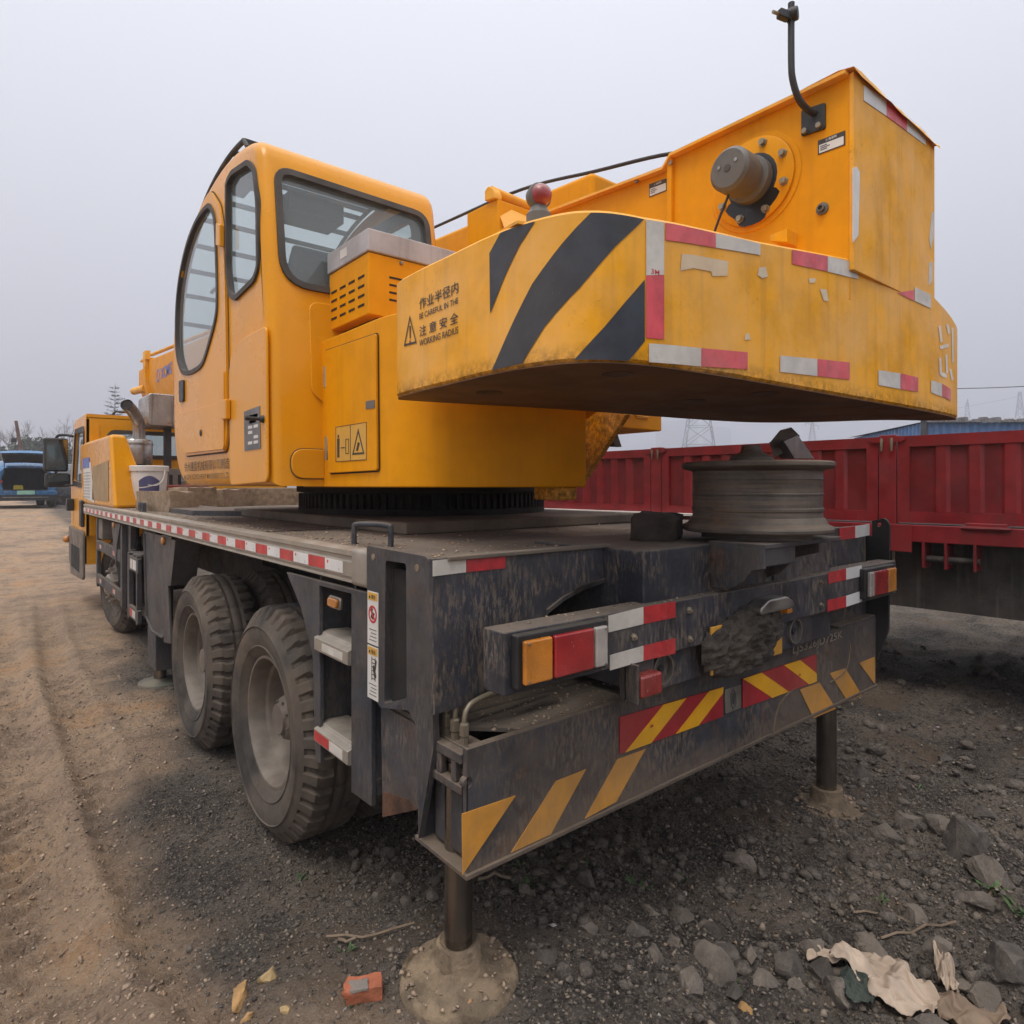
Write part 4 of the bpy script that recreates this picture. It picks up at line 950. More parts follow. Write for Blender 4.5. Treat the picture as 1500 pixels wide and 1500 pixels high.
for P in ([(1.197,2.164),(1.235,2.17),(1.299,2.175),(1.393,2.183),(1.389,2.142),(1.323,2.128),(1.317,2.14),(1.243,2.135),(1.192,2.118)],
          [(1.544,2.196),(1.581,2.206),(1.592,2.179),(1.562,2.168),(1.537,2.173)],[(1.899,2.199),(1.944,2.205),(1.958,2.169),(1.926,2.164)],
          [(1.83,2.22),(1.873,2.228),(1.868,2.214),(1.834,2.205)],[(1.474,1.99),(1.491,1.995),(1.502,1.978),(1.471,1.972)]):
    wrapped('label_residue', P, lt, off=.0018)
wp = mat('white brush paint', (.70,.66,.60), .6, var=.1, dust=.25, dcol=(.6,.4,.2))
for P in ([(2.907,2.228),(2.932,2.235),(2.957,2.171),(2.932,2.162)],[(2.923,2.146),(3.039,2.174),(3.039,2.159),(2.932,2.133)],[(2.915,2.093),(2.94,2.099),(2.949,2.03),(2.923,2.021)],
          [(2.949,2.038),(3.011,2.037),(3.011,2.019),(2.94,2.02)],[(2.992,2.117),(3.02,2.124),(3.03,2.045),(3.001,2.036)],[(3.001,2.252),(3.039,2.258),(3.06,2.222),(3.03,2.212)],
          [(3.082,2.25),(3.117,2.256),(3.124,2.105),(3.093,2.095)],[(3.05,2.065),(3.082,2.066),(3.117,2.025),(3.082,2.015)]):
    wrapped('brush_mark', P, wp, off=.0018)
HOLE_M = mat('dark brown disc', (.08,.036,.014), .6, var=.3, dust=.5, dcol=(.08,.05,.03))
for c_ in ((1.293,1.691), (1.353,1.191), (1.981,1.388), (2.005,1.126), (2.654,1.068)):
    part('lifting_hole', B().lathe([(0,0),(.045,0),(.045,.001),(0,.001)], (c_[0],c_[1],1.8555), (0,0,1), 24), HOLE_M, CWT)  # flat dark discs mark the holes
def wrap_text(name, body, s0, w, z, h, m_):
    o = lettering(name, body, (0,0,0), (1,0,0),(0,0,1), m_, CWT, h=h, w=w, ext=0, bold=.01)
    me = o.data; 
    vs_ = [v.co.copy() for v in me.vertices]
    c0 = Vector((*onW(s0+w/2),z))
    for v,c_ in zip(me.vertices, vs_): v.co = Vector((*onW(s0+c_.x,.0022),z+c_.z))-c0
    me.update(); o.location = c0-WORLD[CWT.name]; WORLD[o.name] = c0
sA, sB = (0.212,2.118)[0], (0.446,2.104)[0]
wrap_text('warning_text', '作业半径内', sA, sB-sA, (0.212,2.12)[1], .036, M['ink'])
wrap_text('warning_text', 'BE CAREFUL IN THE', sA, sB-sA, (0.212,2.089)[1], .0185, M['ink'])
wrap_text('warning_text', '注 意 安 全', sA, sB-sA, (0.212,2.032)[1], .034, M['ink'])
wrap_text('warning_text', 'WORKING RADIUS', sA, sB-sA, (0.212,2.001)[1], .021, M['ink'])
tri = [(0.097,2.023),(0.193,2.017),(0.142,2.118)]
def inset_tri(T, k):
    cx_ = sum(p[0] for p in T)/3; cz_ = sum(p[1] for p in T)/3; return [(cx_+(p[0]-cx_)*k, cz_+(p[1]-cz_)*k) for p in T]
T1, T2 = tri, inset_tri(tri,.80)
b = B(); V = [(*onW(s,.0022),z) for s,z in T1+T2]; b.add(V,[(0,1,4,3),(1,2,5,4),(2,0,3,5)]); WT_ = part('warning_triangle', b, M['ink'], CWT)
ex = inset_tri(tri,.1)[0]; cx_ = sum(p[0] for p in tri)/3; cz_ = sum(p[1] for p in tri)/3
wrapped('exclamation_mark', [(cx_-.003,cz_-.012),(cx_+.003,cz_-.012),(cx_+.005,cz_+.03),(cx_-.005,cz_+.03)], M['ink'], WT_)
wrapped('exclamation_mark', [(cx_-.004,cz_-.028),(cx_+.004,cz_-.028),(cx_+.004,cz_-.019),(cx_-.004,cz_-.019)], M['ink'], WT_)
for P in ([(1.088,2.098),(1.124,2.104),(1.124,2.115),(1.088,2.111)],):
    s0 = P[0][0]; z0 = P[0][1]; wrap_text('tape_mark', '3M', s0, .028, z0-.005, .013, M['red_ink'])
for p in ((1.343,2.232), (1.963,2.291), (1.213,1.884), (1.838,1.917)): wrap_text('tape_mark', '3M', p[0], .028, p[1], .011, M['red_ink'])
# red clearance lamp on top
lp = Vector((1.165,1.305,2.330)); ld = Vector((-.16,-.97,.0)).normalized()
L1 = part('clearance_lamp', B().lathe([(.0,-.026),(.022,-.026),(.031,-.017),(.0345,.0),(.0345,.009),(.030,.012)], lp, ld, 28), M['motor'], CRANE)
part('lens', B().lathe([(.030,.009),(.029,.018),(.024,.028),(.012,.036),(0,.038)], lp, ld, 28), M['lens_red'], L1)
part('lamp_base', B().lathe([(.034,-.09),(.034,-.05),(.026,-.04),(.020,-.025)], lp, (0,0,1), 20), M['motor'], L1)
part('lamp_shelf', B().obox((1.165,1.36,2.25),(.06,-.02,0),(.02,.08,.01),(0,0,.004)), M['yellow_worn'], L1)

# ---------------- winch frame behind the boom
wl_ = [(1.0,2.20),(1.0,2.975),(1.735,2.978),(1.775,2.935),(2.55,2.99),(2.95,2.92),(2.95,2.2)]
WF = part('winch_frame', B().prism(wl_,'x',2.34,2.356), M['yellow'], CRANE, .002)
part('side_plate', B().prism(wl_,'x',3.10,3.116), M['yellow'], WF, .002)
part('rear_plate', B().box(2.338,3.118,.984,1.0,2.30,2.985), M['yellow_worn'], WF, .003)
b = B()
for (ya,za),(yb,zb) in zip(wl_[1:5],wl_[2:6]):
    b.add([(2.305,ya,za),(2.365,ya,za),(2.365,yb,zb),(2.305,yb,zb),(2.305,ya,za+.012),(2.365,ya,za+.012),(2.365,yb,zb+.012),(2.305,yb,zb+.012)],[(0,3,2,1),(4,5,6,7),(0,1,5,4),(1,2,6,5),(2,3,7,6),(3,0,4,7)])
part('top_flange', b, M['yellow_worn'], WF)
part('frame_rib', B().box(2.318,2.34,1.735,1.76,2.25,2.99), M['yellow'], WF, .003)
b = B(); K = 14
for i in range(K+1):
    x = 2.32+.82*i/K
    for j,(y,dz) in enumerate(((.968,-.012),(.975,.006),(1.03,.014),(1.15,.012))):
        b.v.append((x,y+.006*noise.noise((x*9,j,0)),2.985+dz+.010*noise.noise((x*7,j*.7,2))))
for i in range(K): b.f += [(i*4+j,i*4+j+1,(i+1)*4+j+1,(i+1)*4+j) for j in range(3)]
part('bent_cover', b, M['yellow_worn'], WF, ang=50)
part('cover_plate', B().box(2.36,3.1,1.0,1.35,2.956,2.978), M['yellow_worn'], WF)
for P, m_ in (([(2.415,2.966),(2.611,2.987),(2.611,2.929),(2.415,2.913)],'tape_clean'),([(2.611,2.987),(2.808,2.997),(2.808,2.941),(2.611,2.929)],'tape_pink'),([(2.808,2.997),(3.011,3.006),(3.011,2.953),(2.808,2.941)],'tape_clean'),
              ([(2.327,2.647),(2.354,2.66),(2.381,2.65),(2.37,2.425),(2.327,2.39)],'tape_clean'),([(3.081,2.699),(3.105,2.699),(3.097,2.588),(3.065,2.538),(3.05,2.577)],'tape_white'),([(3.05,2.478),(3.089,2.492),(3.081,2.407),(3.042,2.383)],'tape_white')):
    sheet_y('tape', P, .9835, m_, WF, .0018)
fy, fz = 1.357, 2.734
t = part('winch_flange', B().lathe([(0,0),(.167,0),(.167,-.016),(.160,-.02),(0,-.02)], (2.34,fy,fz), (1,0,0), 48), M['yellow'], WF)
part('outer_ring', B().lathe([(.168,.0),(.190,.0),(.187,-.005),(.168,-.006)], (2.34,fy,fz), (1,0,0), 48, True), M['yellow'], WF)
for q in range(8):
    a = q*math.pi/4+.35; part('bolt', B().lathe([(.0,-.018),(.012,-.018),(.012,-.004),(.017,-.004),(.017,0)], (2.32,fy+.14*math.cos(a),fz+.14*math.sin(a)), (1,0,0), 6), M['bolt'], t)
part('grease_ring', B().lathe([(.075,-.0215),(.10,-.0215),(.105,-.020)], (2.34,fy,fz), (1,0,0), 24), M['grease'], t)
gp_ = [(fy+.10*math.cos(a)*(1+.25*math.sin(3*a)), fz-.10+.07*math.sin(a)) for a in [k*math.pi/10 for k in range(20)]]
part('grease_stain', B().prism(gp_,'x',2.3185,2.3198), M['grease'], t)
part('winch_motor', B().lathe([(.088,-.02),(.088,-.055),(.072,-.06),(.070,-.09),(.082,-.095),(.082,-.175),(.070,-.188),(0,-.19)], (2.34,fy,fz), (1,0,0), 40), M['motor'], WF, .002)
for (dy,dz,r_) in ((.035,.012,.007),(-.035,.018,.007),(0,.0,.014)): part('motor_plug', B().lathe([(0,-.193),(r_,-.192),(r_,-.188)], (2.34,fy+dy,fz+dz), (1,0,0), 12), M['steel'] if r_ < .01 else M['seal'], WF)
part('motor_cable', B().tube(bez([(2.20,fy+.02,fz-.07),(2.19,fy+.06,fz-.16),(2.20,fy+.11,fz-.26),(2.22,fy+.16,fz-.38)],5), .005, 6), M['black'], WF)
p = (1.092,2.545); t = part('grease_fitting', B().lathe([(.022,0),(.022,-.006),(.013,-.008),(.013,-.02),(.008,-.02),(.008,-.01),(0,-.01)], (2.34,p[0],p[1]), (1,0,0), 16), M['motor'], WF)
part('small_bracket', B().prism([(1.254,2.483),(1.188,2.486),(1.188,2.438),(1.254,2.462)],'x',2.27,2.34), M['yellow_worn'], WF)
def info_label(P):
    t = part('info_label', B().prism(P,'x',2.3375,2.339), M['ink'], WF)
    c0,c1,c2,c3 = P
    lerp = lambda a,b_,f: (a[0]+(b_[0]-a[0])*f, a[1]+(b_[1]-a[1])*f)
    q = [lerp(lerp(c0,c3,.36),lerp(c1,c2,.36),.05),lerp(lerp(c0,c3,.36),lerp(c1,c2,.36),.95),lerp(lerp(c0,c3,.94),lerp(c1,c2,.94),.95),lerp(lerp(c0,c3,.94),lerp(c1,c2,.94),.05)]
    part('label_field', B().prism(q,'x',2.3366,2.3378), M['paper'], t)
    w_ = abs(c0[0]-c1[0]); p0 = lerp(lerp(c0,c3,.28),lerp(c1,c2,.28),.3)
    lettering('label_text', '使用说明', (2.3366,p0[0],p0[1]), (0,-1,0),(0,0,1), M['paper'], t, w=w_*.4)
    for k in range(3):
        a_ = lerp(lerp(c0,c3,.5+.13*k),lerp(c1,c2,.5+.13*k),.1); part('text_line', B().box(2.3360,2.3366,a_[0]-w_*(.25+.1*(k%2)),a_[0],a_[1]-.002,a_[1]+.002), M['plate_grey'], t)
info_label([(1.108,2.796),(1.013,2.793),(1.013,2.743),(1.108,2.745)])
info_label([(1.871,2.913),(1.773,2.905),(1.773,2.851),(1.871,2.854)])
for p in ((1.927,2.943), (1.738,2.952)): part('bolt', B().lathe([(0,-.012),(.01,-.012),(.01,0)], (2.325,p[0],p[1]), (1,0,0), 6), M['bolt'], WF)
# camera rod on its bolted plate
bp = rounded([(1.166,2.928),(1.079,2.919),(1.079,2.826),(1.166,2.833)], .008)
ROD = part('rod_plate', B().prism(bp,'x',2.328,2.339), M['black'], CRANE, .003)
for p in ((1.15,2.844), (1.099,2.843)): part('bolt', B().lathe([(0,-.012),(.01,-.012),(.011,0)], (2.328,p[0],p[1]), (1,0,0), 6), M['bolt'], ROD)
p0 = (1.114,2.895); 
rp = [(2.33,p0[0],p0[1]),(2.30,p0[0]+.01,p0[1]+.004),(2.25,p0[0]+.02,p0[1]+.03),(2.222,p0[0]+.028,p0[1]+.09),(2.215,p0[0]+.03,p0[1]+.16),(2.215,p0[0]+.03,3.255)]
part('rod', B().tube(bez(rp,6), .0115, 12), M['black'], ROD)
hx_, hy_ = 2.215, p0[0]+.03
part('rod_clamp', B().lathe([(0,-.02),(.022,-.02),(.024,0),(.022,.018),(0,.02)], (hx_,hy_-.005,3.212), (.3,-.95,0), 20).obox((hx_-.035,hy_+.01,3.202),(.022,-.006,0),(.004,.012,0),(0,0,.014)), M['black'], ROD, .003)
part('rod_stud', B().tube([(hx_-.05,hy_+.014,3.20),(hx_-.085,hy_+.022,3.198)], .006, 8), M['bolt'], ROD)

# ---------------- boom, sheave bracket, rope, tank on the right
def sect(y, top, w0=2.42, w1=3.04, h=.86): return [(w0,y,top),(w1,y,top),(w1,y,top-h*.52),(w1-.14,y,top-h),(w0+.14,y,top-h),(w0,y,top-h*.52)]
def bz(y): return 3.25+(y-3.64)*.0643
b = B(); S0 = sect(2.3,bz(2.3)); S1 = sect(13.7,bz(13.7)); b.add(S0+S1,[(0,1,2,3,4,5),(11,10,9,8,7,6)]+[(i,(i+1)%6,6+(i+1)%6,6+i) for i in range(6)])
BOOM = part('boom', b, M['yellow'], CRANE, .03, 3)
b = B(); S0 = sect(13.55,bz(13.55)+.05,2.36,3.10,.98); S1 = sect(13.75,bz(13.75)+.05,2.36,3.10,.98); b.add(S0+S1,[(0,1,2,3,4,5),(11,10,9,8,7,6)]+[(i,(i+1)%6,6+(i+1)%6,6+i) for i in range(6)])
part('boom_collar', b, M['yellow_worn'], BOOM, .01)
b = B(); S0 = sect(13.7,bz(13.7)-.05,2.5,2.96,.72); S1 = sect(15.0,bz(15.0)-.08,2.5,2.96,.72); b.add(S0+S1,[(0,1,2,3,4,5),(11,10,9,8,7,6)]+[(i,(i+1)%6,6+(i+1)%6,6+i) for i in range(6)])
part('boom_extension', b, M['yellow'], BOOM, .02)
b = B(); b.tube([(2.40,13.7,bz(13.7)-.52),(2.40,14.9,bz(14.9)-.52)],.07,12); b.tube([(2.40,13.7,bz(13.7)+.02),(2.40,14.1,bz(14.1)+.02)],.03,8); b.box(2.36,2.44,13.5,13.75,bz(13.6),bz(13.6)+.16)
part('boom_pin', b, M['yellow_worn'], BOOM)
part('boom_rail', B().tube([(2.44,9.5,bz(9.5)+.04),(2.44,13.4,bz(13.4)+.08)],.03,8), M['yellow_worn'], BOOM)
lettering('maker_letters', 'XCMG', (2.4165,12.5,bz(12.2)-.42), (0,-1,0),(0,0,1), M['blue_ink'], BOOM, h=.20, w=.85, bold=.03)
em = [(12.72+.13*math.cos(q*math.pi/3), bz(12.6)-.34+.13*math.sin(q*math.pi/3)) for q in range(6)]
part('emblem', B().prism(em,'x',2.4155,2.4185,[offset(em,-.035)]), M['blue_ink'], BOOM)
part('luffing_cylinder', B().tube([(2.73,4.2,1.75),(2.73,6.2,2.25),(2.73,6.21,2.253),(2.73,8.4,2.75)],[.13,.13,.09,.09],20), M['yellow_worn'], CRANE)
SBk = part('sheave_bracket', B().prism([(2.953,3.068),(2.759,3.062),(2.676,3.057),(2.665,2.86),(2.953,2.871)],'x',2.1,2.42), M['yellow'], CRANE, .006)
bq = [(2.765,3.069),(2.765,3.124),(2.735,3.139),(2.699,3.119),(2.676,3.082),(2.676,3.054)]
part('sheave_cheek', B().prism(bq,'x',2.08,2.13), M['yellow_worn'], SBk, .006)
pq = [(2.723,3.109)][0]
part('sheave_pin', B().tube([(2.09,pq[0],pq[1]),(2.75,pq[0],pq[1]-.03)], .028, 14), M['yellow_worn'], SBk)
part('sheave_gusset', B().add([(2.1,pq[0]-.02,pq[1]-.05),(2.7,pq[0]-.02,pq[1]-.09),(2.55,pq[0]-.16,pq[1]-.22),(2.13,pq[0]-.10,pq[1]-.28)],[(0,1,2,3)]), M['yellow_worn'], SBk)
ro = B().tube(bez([(2.6,1.7,3.05),(2.6,1.94,3.165),(2.6,2.45,3.27),(2.6,3.07,3.39),(2.6,3.94,3.455),(2.6,6,3.58),(2.6,13.6,4.05)],6), .010, 8)
part('hoist_rope', ro, M['rope'], CRANE)
part('hoist_rope', B().tube([(2.5,1.9,3.0),(2.5,2.9,3.2),(2.5,3.1,3.22)], .012, 8), M['rope'], CRANE)
TK = part('hydraulic_tank', B().box(2.72,3.22,2.48,3.5,1.885,2.5), M['yellow'], CRANE, .008)
for c_ in range(2):
    for r_ in range(5): part('louvre', B().obox((2.88+c_*.15,2.478,1.96+r_*.04),(.055,0,0),(0,.008,.004),(0,-.002,.006)), M['yellow_worn'], TK)
part('tank_stay', B().obox((2.85,2.55,1.84),(.03,0,.0),(0,.02,0),(-.03,0,.06)), M['dark'], TK)

# ---------------- driver's cab at the front
DC_L = [(9.25,.95),(9.25,2.36),(9.32,2.41),(10.35,2.40),(10.5,2.36),(10.86,1.62),(10.88,.62),(10.6,.55),(9.9,.55),(9.75,.95)]
win = rounded([(9.42,1.58),(9.42,2.22),(10.28,2.24),(10.55,1.62)],.05)
b = B().prism(DC_L,'x',.985,1.02,[win]); b.prism(DC_L,'x',3.38,3.415,[win])
rwn = rounded([(1.211,2.208),(2,2.25),(2,1.958),(1.211,1.983)],.05)
xr = [(.99,.95),(3.41,.95),(3.41,2.38),(.99,2.38)]
rwn = rounded([(1.24,1.93),(2.9,1.93),(2.9,2.20),(1.24,2.20)],.06)
b.prism(xr,'y',9.25,9.28,[rwn]); b.box(.99,3.41,9.25,10.45,2.37,2.42); b.box(.99,3.41,10.82,10.88,.6,1.62)
b.box(1.0,1.3,9.32,10.2,.6,1.45)
DCAB = part('driver_cab', b, M['yellow_cab'], CRANE, .03, 3)
pane_x('side_window', win, 1.0, M['cab_glass'], DCAB); pane_x('side_window', win, 3.39, M['cab_glass'], DCAB)
part('rear_window', B().sheet(rwn,'y',9.265), M['cab_glass'], DCAB)
part('window_seal', B().prism(offset(rwn,.04),'y',9.235,9.255,[offset(rwn,-.01)]), M['seal'], DCAB)
part('windscreen', B().add([(1.03,10.5,2.36),(3.37,10.5,2.36),(3.37,10.85,1.62),(1.03,10.85,1.62)],[(0,1,2,3)]), M['pane'], DCAB)
part('door_frame', B().prism(offset(win,.06),'x',.972,.986,[offset(win,-.005)]), M['black'], DCAB)
part('rear_pillar', B().box(1.10,1.12,9.235,9.25,1.5,2.3), M['yellow_cab'], DCAB)
part('cab_seats', B().box(1.2,1.7,9.5,9.65,1.2,1.85).box(2.7,3.2,9.5,9.65,1.2,1.85), M['seat'], DCAB, .04)
part('cab_step', B().prism(rounded([(9.3,.42),(10.6,.36),(10.85,.6),(10.85,1.0),(9.3,1.0)],.05),'x',.955,.985), M['wheel'], DCAB, .01)
part('step_opening', B().box(.952,.956,9.6,10.5,.48,.78), M['void'], DCAB)
part('turn_signal', B().ball((.93,10.8,.82),.05,12,8), M['lens_amber'], DCAB)
part('door_handle', B().box(.945,.985,9.35,9.55,1.05,1.38), M['black'], DCAB, .02)
part('roof_rail', B().tube(bez([(1.3,9.5,2.41),(1.32,9.5,2.48),(1.5,9.5,2.49),(2.9,9.5,2.49),(3.0,9.5,2.41)],4),.015,6), M['black'], DCAB)
MA = part('mirror_arm', B().tube(bez([(.97,10.5,2.22),(.9,10.6,2.24),(.82,10.65,2.23),(.79,10.65,2.17)],4),.018,8).tube([(.79,10.65,2.2),(.80,10.65,1.55)],.014,8).tube(bez([(.80,10.65,1.6),(.84,10.65,1.57),(.97,10.5,1.56)],4),.014,8), M['black'], DCAB)
part('mirror_bracket', B().box(.9,.98,10.45,10.6,1.22,1.38), M['black'], DCAB, .01)
part('mirror', B().obox((.79,10.62,1.97),(.135,.03,0),(-.012,.045,0),(0,0,.225)), M['black'], DCAB, .03, 3)
part('wide_mirror', B().obox((.81,10.62,1.63),(.14,.03,0),(-.012,.045,0),(0,0,.095)), M['black'], DCAB, .03, 3)
gm = mat('mirror glass', (.30,.31,.31), .06, metal=1., var=.05)
part('mirror_glass', B().obox((.802,10.572,1.97),(.118,.026,0),(0,.002,0),(0,0,.205)), gm, DCAB); part('mirror_glass', B().obox((.822,10.572,1.63),(.124,.027,0),(0,.002,0),(0,0,.08)), gm, DCAB)
# yellow engine guard behind the driver's cab
q = [(9.698,2.079),(7.323,2.055),(7.015,1.347),(9.488,1.341)]
ga = [(.97,q[0][0],q[0][1]),(.97,q[1][0],q[1][1]),(.97,q[2][0],1.335),(.97,q[3][0],1.335)]
gb = [(1.16,q[0][0],q[0][1]),(1.12,q[1][0]+.05,q[1][1]+.0),(1.34,q[2][0]+.25,1.335),(1.34,q[3][0],1.335)]
b = B().add(ga+gb,[(0,1,2,3),(4,7,6,5),(0,4,5,1),(1,5,6,2),(2,6,7,3),(3,7,4,0)])
EG = part('engine_guard', b, M['yellow_cab'], CRANE, .04, 3)
pn = [(9.469,1.917),(8.65,1.988),(8.369,1.386),(9.334,1.385)]
part('notice_sheet', B().prism([(pn[0][0]-.1,pn[0][1]-.05),(pn[1][0],pn[0][1]-.1),(pn[2][0],pn[2][1]-.02),(pn[3][0]-.1,pn[3][1]+.03)],'x',.9655,.9675), M['paper'], EG)
for k in range(9): part('text_line', B().box(.9645,.9653,pn[1][0]+.05,pn[0][0]-.15,1.42+k*.035,1.428+k*.035), M['plate_grey'], EG)
part('notice_heading', B().box(.9640,.9652,pn[1][0]+.1,pn[0][0]-.1,1.76,1.88), M['blue_ink'], EG)
part('carton_panel', B().prism([(7.35,1.40),(8.5,1.40),(8.5,1.76),(7.35,1.80)],'x',.9655,.9675), mat('card', (.34,.23,.12), .8, var=.1), EG)
# exhaust
ex_ = part('air_cleaner', B().lathe([(0,0),(.15,0),(.16,.02),(.16,.27),(.145,.29),(.08,.30),(0,.30)], (1.42,8.62,1.80), (0,0,1), 32), M['stainless'], CRANE)
part('cleaner_foot', B().lathe([(.1,0),(.1,.36)], (1.42,8.62,1.44), (0,0,1), 16), M['void'], ex_)
part('clamp', B().lathe([(.162,.03),(.168,.03),(.168,.05),(.162,.05)], (1.42,8.62,2.0), (0,0,1), 32, True), M['steel'], ex_)
pts = bez([(1.44,8.62,2.08),(1.44,8.62,2.20),(1.42,8.58,2.31),(1.35,8.46,2.40),(1.27,8.33,2.46)],6)
part('exhaust_pipe', B().tube(pts, .066, 20, False).tube(pts, .060, 20, False), M['stainless'], CRANE, ang=80)
part('pipe_mouth', B().lathe([(0,0),(.062,0),(.062,.002),(0,.002)], Vector(pts[-2])*.7+Vector(pts[-1])*.3, (-.08,-.13,.06), 20), M['void'], CRANE)
sl = part('silencer', B().prism(rounded([(1.52,2.26),(1.90,2.26),(1.90,2.64),(1.52,2.64)],.05),'y',8.55,9.15), M['stainless'], CRANE, .012, 3)
part('silencer_post', B().box(1.75,1.82,8.8,8.9,1.44,2.27), M['dark'], sl)
part('engine_cover', B().box(1.40,2.9,7.55,9.1,1.338,1.44), M['deck'], CRANE, .01)
for y in (6.02,6.14):
    part('deck_lug', B().prism(rounded([(y,1.338),(y+.07,1.338),(y+.07,1.42),(y,1.42)],[0,0,.02,.02]),'x',1.03,1.06,[[(y+.022,1.36),(y+.048,1.36),(y+.048,1.40),(y+.022,1.40)]]), M['dark'], CRANE)

# ================================================================ loose things on the crane
b = B().lathe([(0.252,0),(0.2583,0.005),(0.2592,0.014),(0.2538,0.022),(0.243,0.026),(0.2358,0.034),(0.2295,0.048),(0.2223,0.054),(0.2218,0.072),(0.225,0.076),(0.225,0.084),(0.2218,0.088),(0.2218,0.128),(0.2241,0.131),(0.2241,0.136),(0.2218,0.139),(0.2218,0.182),(0.2241,0.186),(0.2218,0.19),(0.2223,0.214),(0.2304,0.219),(0.2466,0.222),(0.2556,0.225),(0.2615,0.232),(0.2615,0.243),(0.2556,0.248),(0.2448,0.243),(0.2205,0.237),(0.2115,0.22),(0.2088,0.12),(0.1845,0.06),(0.108,0.045),(0.099,0.015),(0.18,0.012),(0.2295,0.004)], (2.185,1.262,1.388), (0,0,1), 72, True)
WR = part('loose_steel_wheel', b, M['rim'], None, ang=32)
tag(WR, 'bare rusty steel wheel rim lying flat on the bracket above the rear bumper', 'wheel rim')
part('packing_ring', B().lathe([(.10,0),(.19,0),(.19,.024),(.10,.024)], (2.185,1.262,1.3645), (0,0,1), 36, True), M['rim'], WR)
SC = thing('scrap_metal', (2.25,1.27,1.44), 'bent sheet metal scrap with a cone standing inside the loose wheel rim', 'scrap metal')
part('cone', B().lathe([(.10,0),(.096,.16),(.076,.215),(.038,.238),(.034,.262),(.028,.262),(.028,.2)], (2.22,1.30,1.44), (0,0,1), 28), M['rim'], SC)
b = B(); 
part('bent_plate', B().prism([(2.354,1.718),(2.431,1.77),(2.511,1.785),(2.578,1.756),(2.544,1.66),(2.436,1.657)],'y',1.295,1.302), M['rim'], SC, .002)
part('bent_plate', B().prism([(2.353,1.721),(2.462,1.75),(2.602,1.66),(2.436,1.656)],'y',1.245,1.252), M['steel'], SC, .002)
part('plate_fold', B().add([(2.285,1.245,1.655),(2.345,1.245,1.675),(2.42,1.302,1.72),(2.35,1.302,1.72)],[(0,1,2,3)]), M['rim'], SC)
part('plate_foot', B().box(2.28,2.34,1.22,1.30,1.44,1.62), M['rim'], SC)
def block(name, c, size, rz, m_, label, cat, seed, group=None):
    b = B(); rr = random.Random(seed); n_ = 5
    sx_, sy_, sz_ = (q/2 for q in size); bm = bmesh.new(); bmesh.ops.create_cube(bm, size=1); bmesh.ops.subdivide_edges(bm, edges=bm.edges, cuts=4, use_grid_fill=True)
    vi = {v:i for i,v in enumerate(bm.verts)}; ca, sa = math.cos(rz), math.sin(rz)
    for v in bm.verts:
        p = Vector((v.co.x*2*sx_, v.co.y*2*sy_, v.co.z*2*sz_))
        e_ = sum(abs(q) > .45 for q in v.co); d = noise.noise_vector(p*9+Vector((seed*3.1,0,0)))*.012*(1.6 if e_ > 1 else .6)
        if e_ > 1: p *= (.975 if 'dark' not in name else .90)
        if v.co.z < -.45: d.z = 0; p.z = -sz_
        p += d; b.v.append((c[0]+p.x*ca-p.y*sa, c[1]+p.x*sa+p.y*ca, c[2]+sz_+p.z))
    b.f = [tuple(vi[v] for v in f.verts) for f in bm.faces]; bm.free()
    return tag(part(name, b, m_, None, ang=40), label, cat, group)
block('dark_timber_block', (2.0,1.56,1.3385), (.34,.17,.11), .55, M['dark_wood'], 'charred dark timber block lying beside the loose wheel rim on deck', 'timber', 4)
block('timber_block', (1.24,6.18,1.3385), (.24,.85,.165), .12, M['timber'], 'cracked timber block behind two small lugs on the deck edge', 'timber', 5, 'timber blocks on the deck')
block('timber_block', (1.62,6.9,1.3385), (.36,.26,.2), .5, M['timber'], 'short upright timber block between cracked block and cab', 'timber', 6, 'timber blocks on the deck')
block('timber_block', (2.02,7.15,1.3385), (.42,.24,.18), .55, M['timber'], 'short timber block under the lower front edge of the cab', 'timber', 8, 'timber blocks on the deck')
block('timber_beam', (2.85,7.25,1.3385), (1.7,.18,.19), -.02, M['timber'], 'long flat timber beam lying across the deck under the cab', 'timber', 9, 'timber blocks on the deck')
BK = thing('paint_bucket', (1.30,7.25,1.3385), 'white plastic bucket with lid and dark blue label on the deck', 'bucket')
part('bucket_body', B().lathe([(.0,0),(.135,0),(.14,.02),(.162,.36),(.16,.37)], (1.30,7.25,1.3385), (0,0,1), 40), M['bucket'], BK)
part('lid', B().lathe([(.172,0),(.174,.05),(.165,.056),(.15,.05),(0,.05)], (1.30,7.25,1.695), (0,0,1), 40), M['bucket'], BK, .003)
lb = B(); sh = B()
def bk(a, z, r_): rr = .14+(z-1.36)/.34*.022+r_; return (1.30+rr*math.cos(a), 7.25+rr*math.sin(a), z)
for i in range(12):
    a0 = -2.35+i*.1; a1 = a0+.1
    top = lambda a: 1.60+.05*math.sin((a+2.35)/1.2*math.pi)
    lb.add([bk(a0,1.47,.002),bk(a1,1.47,.002),bk(a1,top(a1),.002),bk(a0,top(a0),.002)],[(0,1,2,3)])
    sw = lambda a: 1.53+.05*((a+2.35)/1.2)**2
    sh.add([bk(a0,sw(a0),.004),bk(a1,sw(a1),.004),bk(a1,sw(a1)+.010,.004),bk(a0,sw(a0)+.010,.004)],[(0,1,2,3)])
t = part('label_sheet', lb, mat('navy label', (.05,.055,.16), .45, var=.1, dust=.15), BK); part('label_swoosh', sh, M['bucket'], t)
part('handle', B().tube(bez([bk(-.9,1.70,.02),bk(-1.1,1.62,.04),bk(-1.4,1.56,.05),bk(-1.8,1.56,.05)],5),.004,6), M['bucket'], BK)
